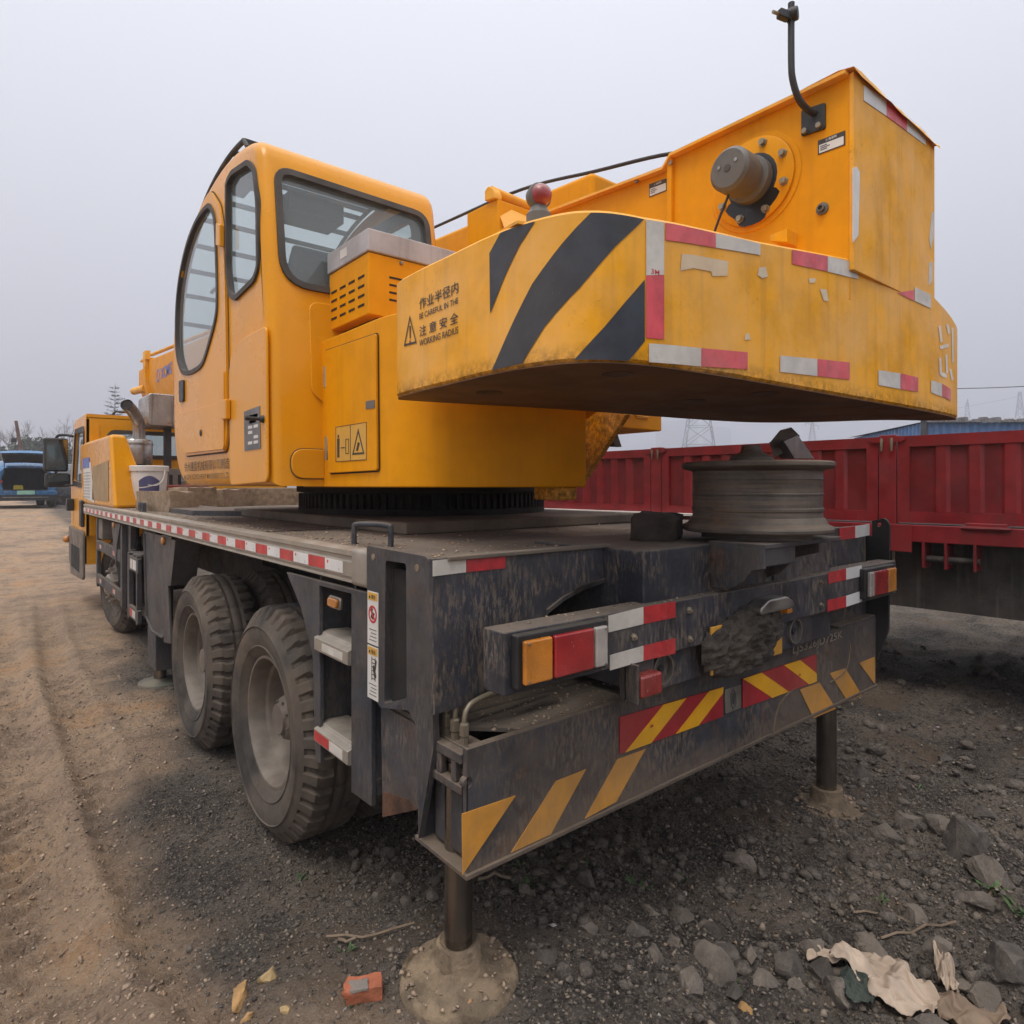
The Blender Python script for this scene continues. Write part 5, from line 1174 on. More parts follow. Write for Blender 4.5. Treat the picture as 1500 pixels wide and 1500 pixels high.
tag(part('plastic_basin', B().lathe([(0,0),(.17,0),(.22,.11),(.235,.115),(.235,.122),(.215,.118),(.165,.01),(0,.01)], (1.78,7.85,1.4405), (0,0,1), 36), M['pink'], None), 'pink plastic basin standing beside the white bucket on deck', 'basin')
b = B().box(1.53,1.85,8.2,8.215,1.4405,1.75).box(1.53,1.545,8.215,8.6,1.4405,1.75).box(1.835,1.85,8.215,8.6,1.4405,1.75).box(1.545,1.835,8.585,8.6,1.4405,1.75)
CR = part('metal_crate', b, M['motor'], None, .004); tag(CR, 'grey open metal crate with slots behind the pink basin', 'crate')
for x in (1.60,1.69,1.78): part('slot', B().box(x-.018,x+.018,8.197,8.2,1.52,1.68), M['void'], CR)

# ================================================================ GROUND
rng_ = np.random.default_rng(11)
LAT = rng_.random((256,256))
def vnoise(x, y):
    xi = np.floor(x).astype(int); yi = np.floor(y).astype(int); fx = x-xi; fy = y-yi
    fx = fx*fx*(3-2*fx); fy = fy*fy*(3-2*fy)
    g = lambda a,b_: LAT[a & 255, b_ & 255]
    return (g(xi,yi)*(1-fx)+g(xi+1,yi)*fx)*(1-fy)+(g(xi,yi+1)*(1-fx)+g(xi+1,yi+1)*fx)*fy*1.0
def fbm(x, y, sc, o=4, ro=.5):
    r_ = 0; a = 1; t = 0
    for i in range(o):
        r_ = r_+a*(vnoise(x*sc+17.3*i, y*sc+9.1*i)-.5); t += a; a *= ro; sc *= 2.03
    return r_/t*2
def sst(a, b_, x):
    t = np.clip((x-a)/(b_-a),0,1); return t*t*(3-2*t)
def dark_mask(x, y):
    e_ = .52+.14*np.clip(y-2,0,8)
    return sst(-.22,.22, x-e_+.55*fbm(x,y,1.4,4)) 
def gz(x, y):
    x = np.asarray(x,float); y = np.asarray(y,float)
    h = .80*sst(10.5,27,y)+.195*sst(2.5,1.65,y)*sst(2.3,1.2,x)
    dm = dark_mask(x,y); near = 1/(1+((x-1.5)**2+(y-2)**2)/90)
    amp = np.ones_like(h)
    for (wx,wy,wr) in ((1.02,1.475,.28),(3.2,1.475,.30),(1.12,2.92,.35),(1.12,4.19,.35),(1.45,2.92,.3),(1.45,4.19,.3),(1.1,8.05,.4),(3.3,2.92,.4),(3.3,4.19,.4),(3.3,8.05,.4)):
        d = np.hypot(x-wx,y-wy); amp = amp*(.15+.85*sst(wr*.6,wr*1.25,d))
    fine = sst(14,6.5,y)*sst(16,8,np.abs(x-1))
    h = h+amp*near*(.045*fbm(x,y,.9,3)*(.3+.7*fine)+fine*dm*((.034+.02*sst(1.0,2.0,x))*fbm(x+5,y,3.2,3)+(.022+.03*sst(1.1,2.0,x)*sst(3.2,1.6,y))*np.abs(fbm(x,y+3,7,4,.6))+.014*fbm(x,y,22,3,.6))+fine*(1-dm)*(.022*fbm(x*1.0,y*.8,4,4)+.016*np.abs(fbm(x,y,11,3))+.007*fbm(x,y,27,3)))
    # rubble bank at the near right
    h = h+amp*(.05*sst(.9,.3,y-.25*x+.25)*sst(1.1,1.8,x)*(.6+1.2*fbm(x,y,5,3)))
    # wheel tracks running past the left side
    for xt,wt_ in ((.12,.12),(.50,.11),(-.55,.14),(-1.9,.15)):
        xx = x-xt-.06*np.sin(y*.5+xt*3)-.02*(y-3); k = np.exp(-(xx/wt_)**4)
        h = h+(1-dm)*k*(-.036+.017*np.sin(y*44+5*np.abs(xx)/wt_))*(.5+.9*vnoise(x*.7+3,y*.9))*sst(12,7,y)
        h = h+fine*(1-dm)*.020*np.exp(-((np.abs(xx)-wt_*1.35)/.05)**2)
    return h
def axis(parts):
    out = [parts[0][0]]
    for a,b_,st in parts:
        n_ = max(1,int(round((b_-a)/st))); out += [a+(b_-a)*(i+1)/n_ for i in range(n_)]
    return np.array(out)
ax_ = axis([(-1500,-120,230),(-120,-20,10),(-20,-4,1.),(-4,-.6,.12),(-.6,3.6,.016),(3.6,9,.07),(9,25,.8),(25,120,8),(120,1500,230)])
ay_ = axis([(-200,-10,19),(-10,-1,1.),(-1,.1,.1),(.1,4.2,.016),(4.2,9,.045),(9,20,.2),(20,60,1.5),(60,160,10),(160,1600,240)])
GX, GY = np.meshgrid(ax_, ay_, indexing='ij'); GZ = gz(GX,GY)
def grid_mesh(name, X_, Y_, Z_):
    n_, m_ = X_.shape; V = np.stack([X_,Y_,Z_],-1).reshape(-1,3).astype('f'); idx = np.arange(n_*m_).reshape(n_,m_)
    Q = np.stack([idx[:-1,:-1],idx[1:,:-1],idx[1:,1:],idx[:-1,1:]],-1).reshape(-1,4).astype('i')
    me = bpy.data.meshes.new(name); me.vertices.add(len(V)); me.vertices.foreach_set('co',V.ravel())
    me.loops.add(Q.size); me.loops.foreach_set('vertex_index',Q.ravel()); me.polygons.add(len(Q))
    me.polygons.foreach_set('loop_start',np.arange(0,Q.size,4,dtype='i')); me.polygons.foreach_set('use_smooth',np.ones(len(Q),bool))
    me.update(calc_edges=True); return me
gme = grid_mesh('ground', GX, GY, GZ)
at = gme.attributes.new('gravel','FLOAT','POINT'); at.data.foreach_set('value', dark_mask(GX,GY).astype('f').ravel())
gm_ = bpy.data.materials.new('earth and cinder ground'); gm_.use_nodes = True
N = gm_.node_tree.nodes; L = gm_.node_tree.links; P_ = N['Principled BSDF']
geo = N.new('ShaderNodeNewGeometry'); atn = N.new('ShaderNodeAttribute'); atn.attribute_name = 'gravel'
def nz(sc, det=6, ro=.62):
    t = N.new('ShaderNodeTexNoise'); t.inputs['Scale'].default_value = sc; t.inputs['Detail'].default_value = det; t.inputs['Roughness'].default_value = ro
    L.new(geo.outputs['Position'], t.inputs['Vector']); return t.outputs['Fac']
def ramp(v, stops):
    r_ = N.new('ShaderNodeValToRGB'); el = r_.color_ramp.elements
    while len(el) > 1: el.remove(el[-1])
    el[0].position = stops[0][0]; el[0].color = (*stops[0][1],1)
    for p,c in stops[1:]: q = el.new(p); q.color = (*c,1)
    L.new(v, r_.inputs[0]); return r_.outputs[0]
def mixc(f, a, c, mode='MIX'):
    t = N.new('ShaderNodeMix'); t.data_type = 'RGBA'; t.blend_type = mode
    for i,q in ((0,f),(6,a),(7,c)):
        if isinstance(q,(int,float)): t.inputs[i].default_value = q
        elif isinstance(q,tuple): t.inputs[i].default_value = (*q,1)
        else: L.new(q, t.inputs[i])
    return t.outputs[2]
tan = ramp(nz(1.1), [(.36,(.26,.178,.122)),(.45,(.375,.258,.172)),(.54,(.45,.31,.20)),(.64,(.48,.285,.15))])
tan = mixc(ramp(nz(5,9,.75), [(.48,(0,0,0)),(.61,(.7,.7,.7))]), tan, (.19,.138,.10))
tan = mixc(ramp(nz(70,6,.7), [(.50,(0,0,0)),(.62,(.7,.7,.7))]), tan, (.48,.37,.275))
tan = mixc(ramp(nz(33,7,.75), [(.55,(0,0,0)),(.63,(.75,.75,.75))]), tan, (.13,.094,.068))
drk = ramp(nz(2.2), [(.38,(.062,.052,.045)),(.48,(.115,.095,.078)),(.60,(.185,.148,.115))])
drk = mixc(ramp(nz(110,5,.7), [(.50,(0,0,0)),(.62,(.85,.85,.85))]), drk, (.24,.20,.162))
drk = mixc(ramp(nz(42,7,.75), [(.52,(0,0,0)),(.60,(.9,.9,.9))]), drk, (.022,.019,.017))
drk = mixc(ramp(nz(1.7,8,.7), [(.53,(0,0,0)),(.64,(.7,.7,.7))]), drk, (.17,.12,.08))
L.new(mixc(atn.outputs['Fac'], tan, drk), P_.inputs['Base Color']); P_.inputs['Roughness'].default_value = .95; P_.inputs['Specular IOR Level'].default_value = .25
bn = N.new('ShaderNodeBump'); bn.inputs['Strength'].default_value = 1.0; bn.inputs['Distance'].default_value = .035
ad = N.new('ShaderNodeMath'); ad.operation = 'ADD'; L.new(nz(38,7,.7), ad.inputs[0]); ad2 = N.new('ShaderNodeMath'); ad2.operation = 'MULTIPLY'; ad2.inputs[1].default_value = .6; L.new(nz(120,5,.7), ad2.inputs[0]); L.new(ad2.outputs[0], ad.inputs[1])
L.new(ad.outputs[0], bn.inputs['Height']); L.new(bn.outputs[0], P_.inputs['Normal'])
GROUND = put('ground', gme, gm_); GROUND['kind'] = 'structure'

# cinder gravel: tens of thousands of small stones, one object
def scatter(n_, xr_, yr_, smin, smax, want, seed, pw=2.2, zc=None, ico=False):
    r_ = np.random.default_rng(seed); x = r_.uniform(*xr_,n_*3); y = r_.uniform(*yr_,n_*3)
    k = r_.random(n_*3) < want(x,y); x = x[k][:n_]; y = y[k][:n_]; n2 = len(x)
    s_ = smin+(smax-smin)*r_.random(n2)**pw*1.0
    g_ = 1.618/1.902; f_ = 1/1.902
    oc = np.array([(1,0,0),(-1,0,0),(0,1,0),(0,-1,0),(0,0,1),(0,0,-1)],float) if not ico else np.array([(-f_,g_,0),(f_,g_,0),(-f_,-g_,0),(f_,-g_,0),(0,-f_,g_),(0,f_,g_),(0,-f_,-g_),(0,f_,-g_),(g_,0,-f_),(g_,0,f_),(-g_,0,-f_),(-g_,0,f_)])
    nv = len(oc)
    V = oc[None]*s_[:,None,None]*r_.uniform(.55,1.25,(n2,nv,1))+r_.normal(0,.22 if not ico else .15,(n2,nv,3))*s_[:,None,None]
    V[:,:,2] *= .7
    a = r_.uniform(0,6.28,n2); ca, sa = np.cos(a)[:,None], np.sin(a)[:,None]
    X2 = V[:,:,0]*ca-V[:,:,1]*sa; Y2 = V[:,:,0]*sa+V[:,:,1]*ca
    z0 = gz(x,y) if zc is None else np.full(n2, zc)
    V = np.stack([X2+x[:,None],Y2+y[:,None],V[:,:,2]+(z0+s_*.18)[:,None]],-1)
    return V, np.repeat(r_.random(n2),nv)
keep = lambda x,y: (np.hypot(x-1.02,y-1.475) > .16)*(np.hypot(x-3.2,y-1.475) > .15)
sets = [scatter(46000,(.2,4.2),(.25,3.6),.0022,.0095,lambda x,y: keep(x,y)*dark_mask(x,y),1),
        scatter(8000,(.8,6.5),(.25,7.5),.005,.017,lambda x,y: keep(x,y)*dark_mask(x,y),2),
        ]
lumps = [scatter(2600,(.9,4.2),(.2,2.6),.007,.034,lambda x,y: keep(x,y)*sst(.9,1.6,x)*(.25+1.5*np.clip(fbm(x,y,1.6,3)+.2,0,1)),3,3.5,None,True),scatter(500,(3.6,7.),(.5,5),.012,.05,lambda x,y: x*0+1.,9,3.,None,True)]
clods = [scatter(170,(.86,1.18),(1.31,1.64),.002,.012,lambda x,y: (np.hypot(x-1.02,y-1.475) < .155)*(np.hypot(x-1.02,y-1.475) > .065)*1.,31,2.5,.222),scatter(130,(3.03,3.37),(1.3,1.65),.003,.014,lambda x,y: (np.hypot(x-3.2,y-1.475) < .165)*(np.hypot(x-3.2,y-1.475) > .075)*1.,32,2.5,.008),scatter(1500,(1.0,1.5),(1.5,6.8),.002,.009,lambda x,y: .25+.75*sst(1.18,1.02,x),21,3.,1.338),scatter(1200,(1.0,3.4),(1.48,3.),.002,.010,lambda x,y: sst(1.9,1.5,y)+.1,22,3.,1.338),scatter(900,(1.1,3.0),(1.38,1.7),.002,.010,lambda x,y: x*0+1.,23,3.,.874),scatter(350,(1.02,3.4),(1.26,1.33),.0015,.006,lambda x,y: x*0+1.,24,3.,1.188),scatter(16000,(-.9,1.3),(1.2,6.5),.002,.010,lambda x,y: (1-dark_mask(x,y)),4,3.),scatter(500,(-.9,1.3),(1.2,6.5),.006,.02,lambda x,y: (1-dark_mask(x,y)),6,2.)]
V = np.concatenate([s_[0].reshape(-1,3) for s_ in sets]); sh_ = np.concatenate([s_[1] for s_ in sets])
ns = len(V)//6; tri8 = np.array([(0,2,4),(2,1,4),(1,3,4),(3,0,4),(2,0,5),(1,2,5),(3,1,5),(0,3,5)])
T = (np.arange(ns)[:,None,None]*6+tri8[None]).reshape(-1,3).astype('i')
me = bpy.data.meshes.new('gravel'); me.vertices.add(len(V)); me.vertices.foreach_set('co',V.astype('f').ravel()); me.loops.add(T.size); me.loops.foreach_set('vertex_index',T.ravel()); me.polygons.add(len(T)); me.polygons.foreach_set('loop_start',np.arange(0,T.size,3,dtype='i')); me.update(calc_edges=True)
a_ = me.attributes.new('shade','FLOAT','POINT'); a_.data.foreach_set('value', sh_.astype('f'))
gv = bpy.data.materials.new('cinder stones'); gv.use_nodes = True; N = gv.node_tree.nodes; L = gv.node_tree.links; P_ = N['Principled BSDF']; geo = N.new('ShaderNodeNewGeometry')
atn = N.new('ShaderNodeAttribute'); atn.attribute_name = 'shade'
L.new(mixc(ramp(nz(3),[(.4,(0,0,0)),(.65,(.6,.6,.6))]), ramp(atn.outputs['Fac'],[(0,(.055,.047,.041)),(.45,(.11,.092,.077)),(.72,(.17,.14,.112)),(.92,(.24,.19,.145)),(.975,(.23,.16,.10)),(.995,(.34,.31,.27)),(1,(.45,.43,.40))]), (.10,.078,.058)), P_.inputs['Base Color']); P_.inputs['Roughness'].default_value = .95
GVM = gv; GV = put('gravel', me, gv); tag(GV, 'dark cinder gravel strewn over the ground behind the crane', 'gravel', kind='stuff')

V = np.concatenate([s_[0].reshape(-1,3) for s_ in lumps]); sh_ = np.concatenate([s_[1] for s_ in lumps]); ns = len(V)//12
tri20 = np.array([(0,11,5),(0,5,1),(0,1,7),(0,7,10),(0,10,11),(1,5,9),(5,11,4),(11,10,2),(10,7,6),(7,1,8),(3,9,4),(3,4,2),(3,2,6),(3,6,8),(3,8,9),(4,9,5),(2,4,11),(6,2,10),(8,6,7),(9,8,1)])
T = (np.arange(ns)[:,None,None]*12+tri20[None]).reshape(-1,3).astype('i')
me = bpy.data.meshes.new('soil_lumps'); me.vertices.add(len(V)); me.vertices.foreach_set('co',V.astype('f').ravel()); me.loops.add(T.size); me.loops.foreach_set('vertex_index',T.ravel()); me.polygons.add(len(T)); me.polygons.foreach_set('loop_start',np.arange(0,T.size,3,dtype='i')); me.polygons.foreach_set('use_smooth',np.ones(len(T),bool)); me.update(calc_edges=True)
a_ = me.attributes.new('shade','FLOAT','POINT'); a_.data.foreach_set('value', sh_.astype('f'))
gv = bpy.data.materials.new('soil lumps'); gv.use_nodes = True; N = gv.node_tree.nodes; L = gv.node_tree.links; P_ = N['Principled BSDF']; geo = N.new('ShaderNodeNewGeometry')
atn = N.new('ShaderNodeAttribute'); atn.attribute_name = 'shade'
L.new(mixc(ramp(nz(60,6,.7),[(.45,(0,0,0)),(.6,(.8,.8,.8))]), ramp(atn.outputs['Fac'],[(0,(.065,.054,.046)),(.5,(.115,.095,.079)),(.85,(.165,.134,.108)),(1,(.22,.175,.13))]), (.22,.182,.146)), P_.inputs['Base Color']); P_.inputs['Roughness'].default_value = .95
bn = N.new('ShaderNodeBump'); bn.inputs['Strength'].default_value = 1.; bn.inputs['Distance'].default_value = .02; L.new(nz(75,6,.7), bn.inputs['Height']); L.new(bn.outputs[0], P_.inputs['Normal'])
tag(put('soil_lumps', me, gv), 'lumps of grey brown soil strewn over the rubble behind the crane', 'soil', kind='stuff')
V = np.concatenate([s_[0].reshape(-1,3) for s_ in clods]); sh_ = np.concatenate([s_[1] for s_ in clods]); ns = len(V)//6
T = (np.arange(ns)[:,None,None]*6+tri8[None]).reshape(-1,3).astype('i')
me = bpy.data.meshes.new('dirt_clods'); me.vertices.add(len(V)); me.vertices.foreach_set('co',V.astype('f').ravel()); me.loops.add(T.size); me.loops.foreach_set('vertex_index',T.ravel()); me.polygons.add(len(T)); me.polygons.foreach_set('loop_start',np.arange(0,T.size,3,dtype='i')); me.update(calc_edges=True)
a_ = me.attributes.new('shade','FLOAT','POINT'); a_.data.foreach_set('value', sh_.astype('f'))
gv = bpy.data.materials.new('earth crumbs'); gv.use_nodes = True; N = gv.node_tree.nodes; L = gv.node_tree.links; P_ = N['Principled BSDF']; geo = N.new('ShaderNodeNewGeometry')
atn = N.new('ShaderNodeAttribute'); atn.attribute_name = 'shade'
L.new(ramp(atn.outputs['Fac'],[(0,(.19,.138,.10)),(.5,(.31,.225,.158)),(.85,(.40,.29,.20)),(.93,(.12,.10,.085)),(.985,(.36,.20,.10)),(1,(.45,.42,.38))]), P_.inputs['Base Color']); P_.inputs['Roughness'].default_value = .95
tag(put('dirt_clods', me, gv), 'crumbs of tan earth on the dirt lane left of the crane', 'earth crumbs', kind='stuff')

# ---------------- single stones, brick, cloth, weeds, sticks
def stone_mesh(seed, m_, sub=3):
    bm = bmesh.new(); bmesh.ops.create_icosphere(bm, subdivisions=sub, radius=1)
    r_ = random.Random(seed); o_ = Vector((r_.random()*50,r_.random()*50,0))
    pl_ = [(Vector((r_.uniform(-1,1),r_.uniform(-1,1),r_.uniform(-.6,1))).normalized(), r_.uniform(.42,.78)) for _ in range(14)]
    for v in bm.verts:
        for n_,d in pl_:
            t = v.co.dot(n_)
            if t > d: v.co -= n_*(t-d)*.97
        v.co *= 1.2*(1+.16*noise.noise(v.co*1.6+o_)+.07*noise.noise(v.co*4.5+o_)+.05*noise.noise(v.co*9+o_))
    me = bpy.data.meshes.new('stone'); bm.to_mesh(me); bm.free(); me.polygons.foreach_set('use_smooth',[True]*len(me.polygons)); me.set_sharp_from_angle(angle=R(14)); me.materials.append(m_); return me
SM = mat('grey rubble stone', (.135,.112,.092), .95, var=.25, scale=12, dust=.5, dcol=(.17,.138,.106), bump=.9, bscale=60)
SM2 = mat('dark cinder lump', (.085,.071,.060), .95, var=.3, scale=14, dust=.3, dcol=(.09,.075,.06), bump=.8, bscale=70)
SMo = mat('ochre stone', (.36,.20,.07), .9, var=.2, scale=20, dust=.3, bump=.5)
stones = [stone_mesh(i, SM if i % 3 else SM2) for i in range(9)]
def rock(me, x, y, sx_, sy_, sz_, rz, label, group, name='stone', sink=.30):
    o = bpy.data.objects.new(name, me); col.objects.link(o); o.scale = (sx_,sy_,sz_); o.rotation_euler = (rnd.uniform(-.2,.2),rnd.uniform(-.2,.2),rz)
    o.location = (x,y,float(gz(x,y))+sz_*(1-2*sink)*.5); return tag(o, label, 'stone', group)
big = [((1.855,0.962),.052),((1.727,0.975),.042),((1.677,1.116),.07),((1.941,0.906),.045),((1.786,0.901),.038),((1.801,1.056),.03),((1.628,1.006),.03),((1.508,1.068),.045),
       ((1.851,0.817),.05),((2.456,0.57),.07),((2.294,0.598),.05),((1.524,1.197),.028),((1.564,1.307),.035),((1.665,1.242),.03),((1.46,1.411),.03),((1.251,1.37),.03),((3.274,1.141),.06),((3.046,1.141),.07),((3.166,0.873),.09),((3.293,1.011),.06),((3.008,0.763),.10),((3.625,1.493),.07)]
for i,((x,y),s_) in enumerate(big):
    rock(stones[i%9], x, y, s_*rnd.uniform(1,1.35), s_*rnd.uniform(.8,1), s_*rnd.uniform(.7,.9), rnd.uniform(0,6), 'large grey stone lying on bare ground right of the far jack' if i >= 16 else 'grey angular stone in the rubble between near jack and crumpled sheet', 'stones right of the far jack' if i >= 16 else 'stones beside the crumpled sheet')
k = 0
while k < 95:
    x, y = rnd.uniform(1.1,4.4), rnd.uniform(.25,2.6)
    if math.hypot(x-1.02,y-1.475) < .28 or math.hypot(x-3.2,y-1.475) < .26 or (y > 1.2 and rnd.random() < .6): continue
    s_ = .014+.035*rnd.random()**2
    rock(stones[k%9], x, y, s_*rnd.uniform(1,1.4), s_, s_*.8, rnd.uniform(0,6), 'small grey stone chip scattered in the rubble behind the crane', 'stone chips in the rubble'); k += 1
ost = stone_mesh(31, SMo); ost2 = stone_mesh(33, mat('pale ochre stone', (.42,.29,.13), .9, var=.15, dust=.2, bump=.4))
x, y = (0.633,1.866); rock(ost2, x, y, .032,.022,.018, .4, 'pale ochre three cornered stone on the cinders', None, 'ochre_stone')
x, y = (0.55,1.849); rock(ost, x, y, .04,.026,.018, .9, 'bright orange clay lump on the edge of the dirt', None, 'clay_lump')
x, y = (0.541,1.752); rock(ost, x, y, .018,.014,.013, .2, 'small orange brick chip beside the clay lump', None, 'brick_chip')
x, y = (0.621,1.69); rock(ost2, x, y, .018,.013,.011, 2.2, 'small pale ochre chip beside the broken brick', None, 'stone_chip')
x, y = (2.298,1.881)
x, y = (1.608,0.959); rock(ost, x, y, .022,.02,.012, 1.2, 'orange brown shard at the foot of the grey rubble', None, 'clay_shard')
# broken brick with mortar left on it
x, y = (0.791,1.584); BR = thing('broken_brick', (x,y,float(gz(x,y))), 'broken red brick with grey mortar lying beside the jack float', 'brick')
def chunk(c, size, rz, seed, m_, name, par):
    bm = bmesh.new(); bmesh.ops.create_cube(bm,size=1); bmesh.ops.subdivide_edges(bm,edges=bm.edges,cuts=5,use_grid_fill=True); b = B(); vi = {v:i for i,v in enumerate(bm.verts)}
    for v in bm.verts:
        p = Vector((v.co.x*size[0],v.co.y*size[1],v.co.z*size[2])); p += noise.noise_vector(p*30+Vector((seed,0,0)))*.006
        if v.co.x < -.4: p.x += .018*noise.noise((p.y*40,p.z*40,seed))
        if sum(abs(q) > .45 for q in v.co) > 1: p *= .96
        b.v.append((c[0]+p.x*math.cos(rz)-p.y*math.sin(rz), c[1]+p.x*math.sin(rz)+p.y*math.cos(rz), c[2]+p.z))
    b.f = [tuple(vi[v] for v in f.verts) for f in bm.faces]; bm.free(); return part(name, b, m_, par, ang=35)
zb = float(gz(x,y))
chunk((x,y,zb+.018),(.095,.055,.042),-.45,2,mat('red brick', (.36,.10,.045), .9, var=.2, scale=20, dust=.25, dcol=(.3,.2,.14), bump=.5),'brick_body',BR)
chunk((x-.016,y-.004,zb+.0385),(.045,.042,.008),-.45,4,mat('old mortar', (.19,.16,.135), .95, var=.2, bump=.5),'mortar',BR)
# crumpled cloth and paper
def crumple(name, c, sx_, sy_, rz, seed, m_, label, cat, amp=.05, cut=.1):
    n_, m2 = 64, 46; u_ = np.linspace(-1,1,n_); v_ = np.linspace(-1,1,m2); U, W_ = np.meshgrid(u_,v_,indexing='ij')
    lx = U*sx_+.25*sx_*fbm(U+seed,W_,1.5,3); ly = W_*sy_+.25*sy_*fbm(U,W_+seed,1.5,3)
    X2 = c[0]+lx*math.cos(rz)-ly*math.sin(rz); Y2 = c[1]+lx*math.sin(rz)+ly*math.cos(rz)
    rid = 1-np.abs(fbm(U+seed,W_*1.2,1.0,2))*1.5; rid2 = 1-np.abs(fbm(U*1.5,W_+seed*2,2.6,2))*1.7
    edge = np.sqrt(U*U+W_*W_)
    Z2 = gz(X2,Y2)+.012+amp*np.clip(rid,0,1)**1.6*(1.1-edge*.6)+amp*.5*np.clip(rid2,0,1)**2+.004*fbm(U*4,W_*4,2,2)
    mask = (edge*(1+.45*fbm(U+seed*3,W_,1.1,2)) < 1-cut*.3)
    me = grid_mesh(name, X2, Y2, Z2); bm = bmesh.new(); bm.from_mesh(me); bm.verts.ensure_lookup_table(); mk = mask.ravel()
    bmesh.ops.delete(bm, geom=[v for v in bm.verts if not mk[v.index]], context='VERTS'); bm.to_mesh(me); bm.free()
    o = put(name, me, m_); sm_ = o.modifiers.new('smooth','SMOOTH'); sm_.factor = .5; sm_.iterations = 12; so = o.modifiers.new('thick','SOLIDIFY'); so.thickness = .0025; so.offset = -1
    return tag(o, label, cat)
cl1 = mat('dirty beige cloth', (.40,.31,.235), .85, var=.15, scale=9, dust=.35, dcol=(.24,.175,.12), bump=.15, bscale=30)
cl2 = mat('brown wet paper', (.21,.145,.095), .8, var=.2, scale=8, dust=.3, dcol=(.14,.10,.07), bump=.15)
cl3 = mat('dark green rag', (.030,.038,.030), .9, var=.3, scale=10, dust=.35, dcol=(.10,.08,.06), bump=.2)
x, y = (2.063,0.89); crumple('cloth_scrap', (x,y), .15,.06,-.55,3.1,cl1,'flat tan cloth scrap trailing from the crumpled beige sheet','cloth',.03)
x, y = (2.047,0.767); crumple('crumpled_sheet', (x,y), .15,.12,-.3,25.7,cl1,'crumpled dirty beige plastic sheet lying on the rubble','sheet',.075)
x, y = (2.312,0.7); crumple('cloth_strip', (x,y), .11,.035,.35,8.3,cl1,'twisted narrow beige strip beyond the crumpled sheet','cloth',.05)
x, y = (2.159,0.604); crumple('wet_paper', (x,y), .13,.08,-.6,11.2,cl2,'folded brown wet paper layers beside the crumpled sheet','paper',.045)
x, y = (1.913,0.806); crumple('green_rag', (x,y), .10,.05,.2,14.9,cl3,'dark green rag tucked under the crumpled sheet','rag',.04)
GR_ = mat('weed leaf', (.045,.085,.022), .7, var=.3, scale=30)
def weed(x, y, n_, s_, lab='small green weed sprouting from the cinders'):
    b = B(); z = float(gz(x,y))
    for _ in range(n_):
        a = rnd.uniform(0,6.28); l = s_*rnd.uniform(.5,1.1); w_ = l*.16; h_ = l*rnd.uniform(.35,.9); ox, oy = rnd.uniform(-1,1)*s_*.5, rnd.uniform(-1,1)*s_*.5
        d = Vector((math.cos(a),math.sin(a),0)); p = Vector((-d.y,d.x,0)); o_ = Vector((x+ox,y+oy,z-.004))
        b.add([o_-p*w_*.3,o_+p*w_*.3,o_+d*l*.5+p*w_+Vector((0,0,h_*.7)),o_+d*l+Vector((0,0,h_)),o_+d*l*.5-p*w_+Vector((0,0,h_*.7))],[(0,1,2,3,4)])
    tag(part('weed', b, GR_, None), lab, 'weed', 'weeds in the cinders')
WL = ['small green weed left of the broken brick','green weed sprouting just below the broken brick','small weed in the cinders behind the rear wheel','bushy green weed under the middle of the outrigger box','low weed beside the bushy weed under the outrigger box','green weed right of the near jack leg','tiny weed close behind the near jack leg','small weed among the grey stones left of the crumpled sheet','leafy weed on the bare ground right of the far jack','tiny weed between far jack and crumpled sheet','small weed below the slanting stripe of the outrigger box','tiny weed near the far jack float','bright weed at the edge of the rubble bank']
for wi_,((x,y),n_,s_) in enumerate((((0.847,1.822),16,.03),((0.78,1.595),18,.035),((0.972,2.506),12,.03),((1.9,1.555),14,.05),((2.121,1.534),10,.035),((1.451,1.693),14,.04),((1.553,1.851),10,.03),((1.645,1.017),12,.03),((2.822,0.716),14,.05),((2.517,0.966),8,.03),((1.837,1.774),9,.03),((3.701,1.227),8,.04),((2.762,0.622),12,.05))): weed(x,y,n_,s_,WL[wi_])
SK = mat('dry stick', (.14,.095,.06), .9, var=.25, scale=30, dust=.4)
KL = ['long thin stick lying against the near jack float','short twig beside the long stick near the float','thin stick on bare ground beyond the crumpled sheet','dry stalk poking out under the wet paper','thick twig in the shade behind the near jack','pale twig lying between far jack and crumpled sheet','dry twig at the edge of the rubble bank']
for ki_,(p0,p1,r_) in enumerate((((0.842,1.945),(1.04,1.746),.004),((0.859,1.897),(0.897,1.858),.005),((2.276,0.873),(2.541,0.74),.004),((1.934,0.674),(2.232,0.616),.004),((1.355,1.839),(1.471,1.754),.006),((2.363,0.996),(2.5,0.86),.004),((2.758,0.719),(3.017,0.659),.005))):
    pts = []
    for i in range(6):
        f = i/5; x = p0[0]+(p1[0]-p0[0])*f; y = p0[1]+(p1[1]-p0[1])*f; pts.append((x+.006*math.sin(f*7),y,float(gz(x,y))+r_+.008))
    tag(part('stick', B().tube(pts,r_,6), SK, None), KL[ki_], 'stick', 'dry sticks on the ground')

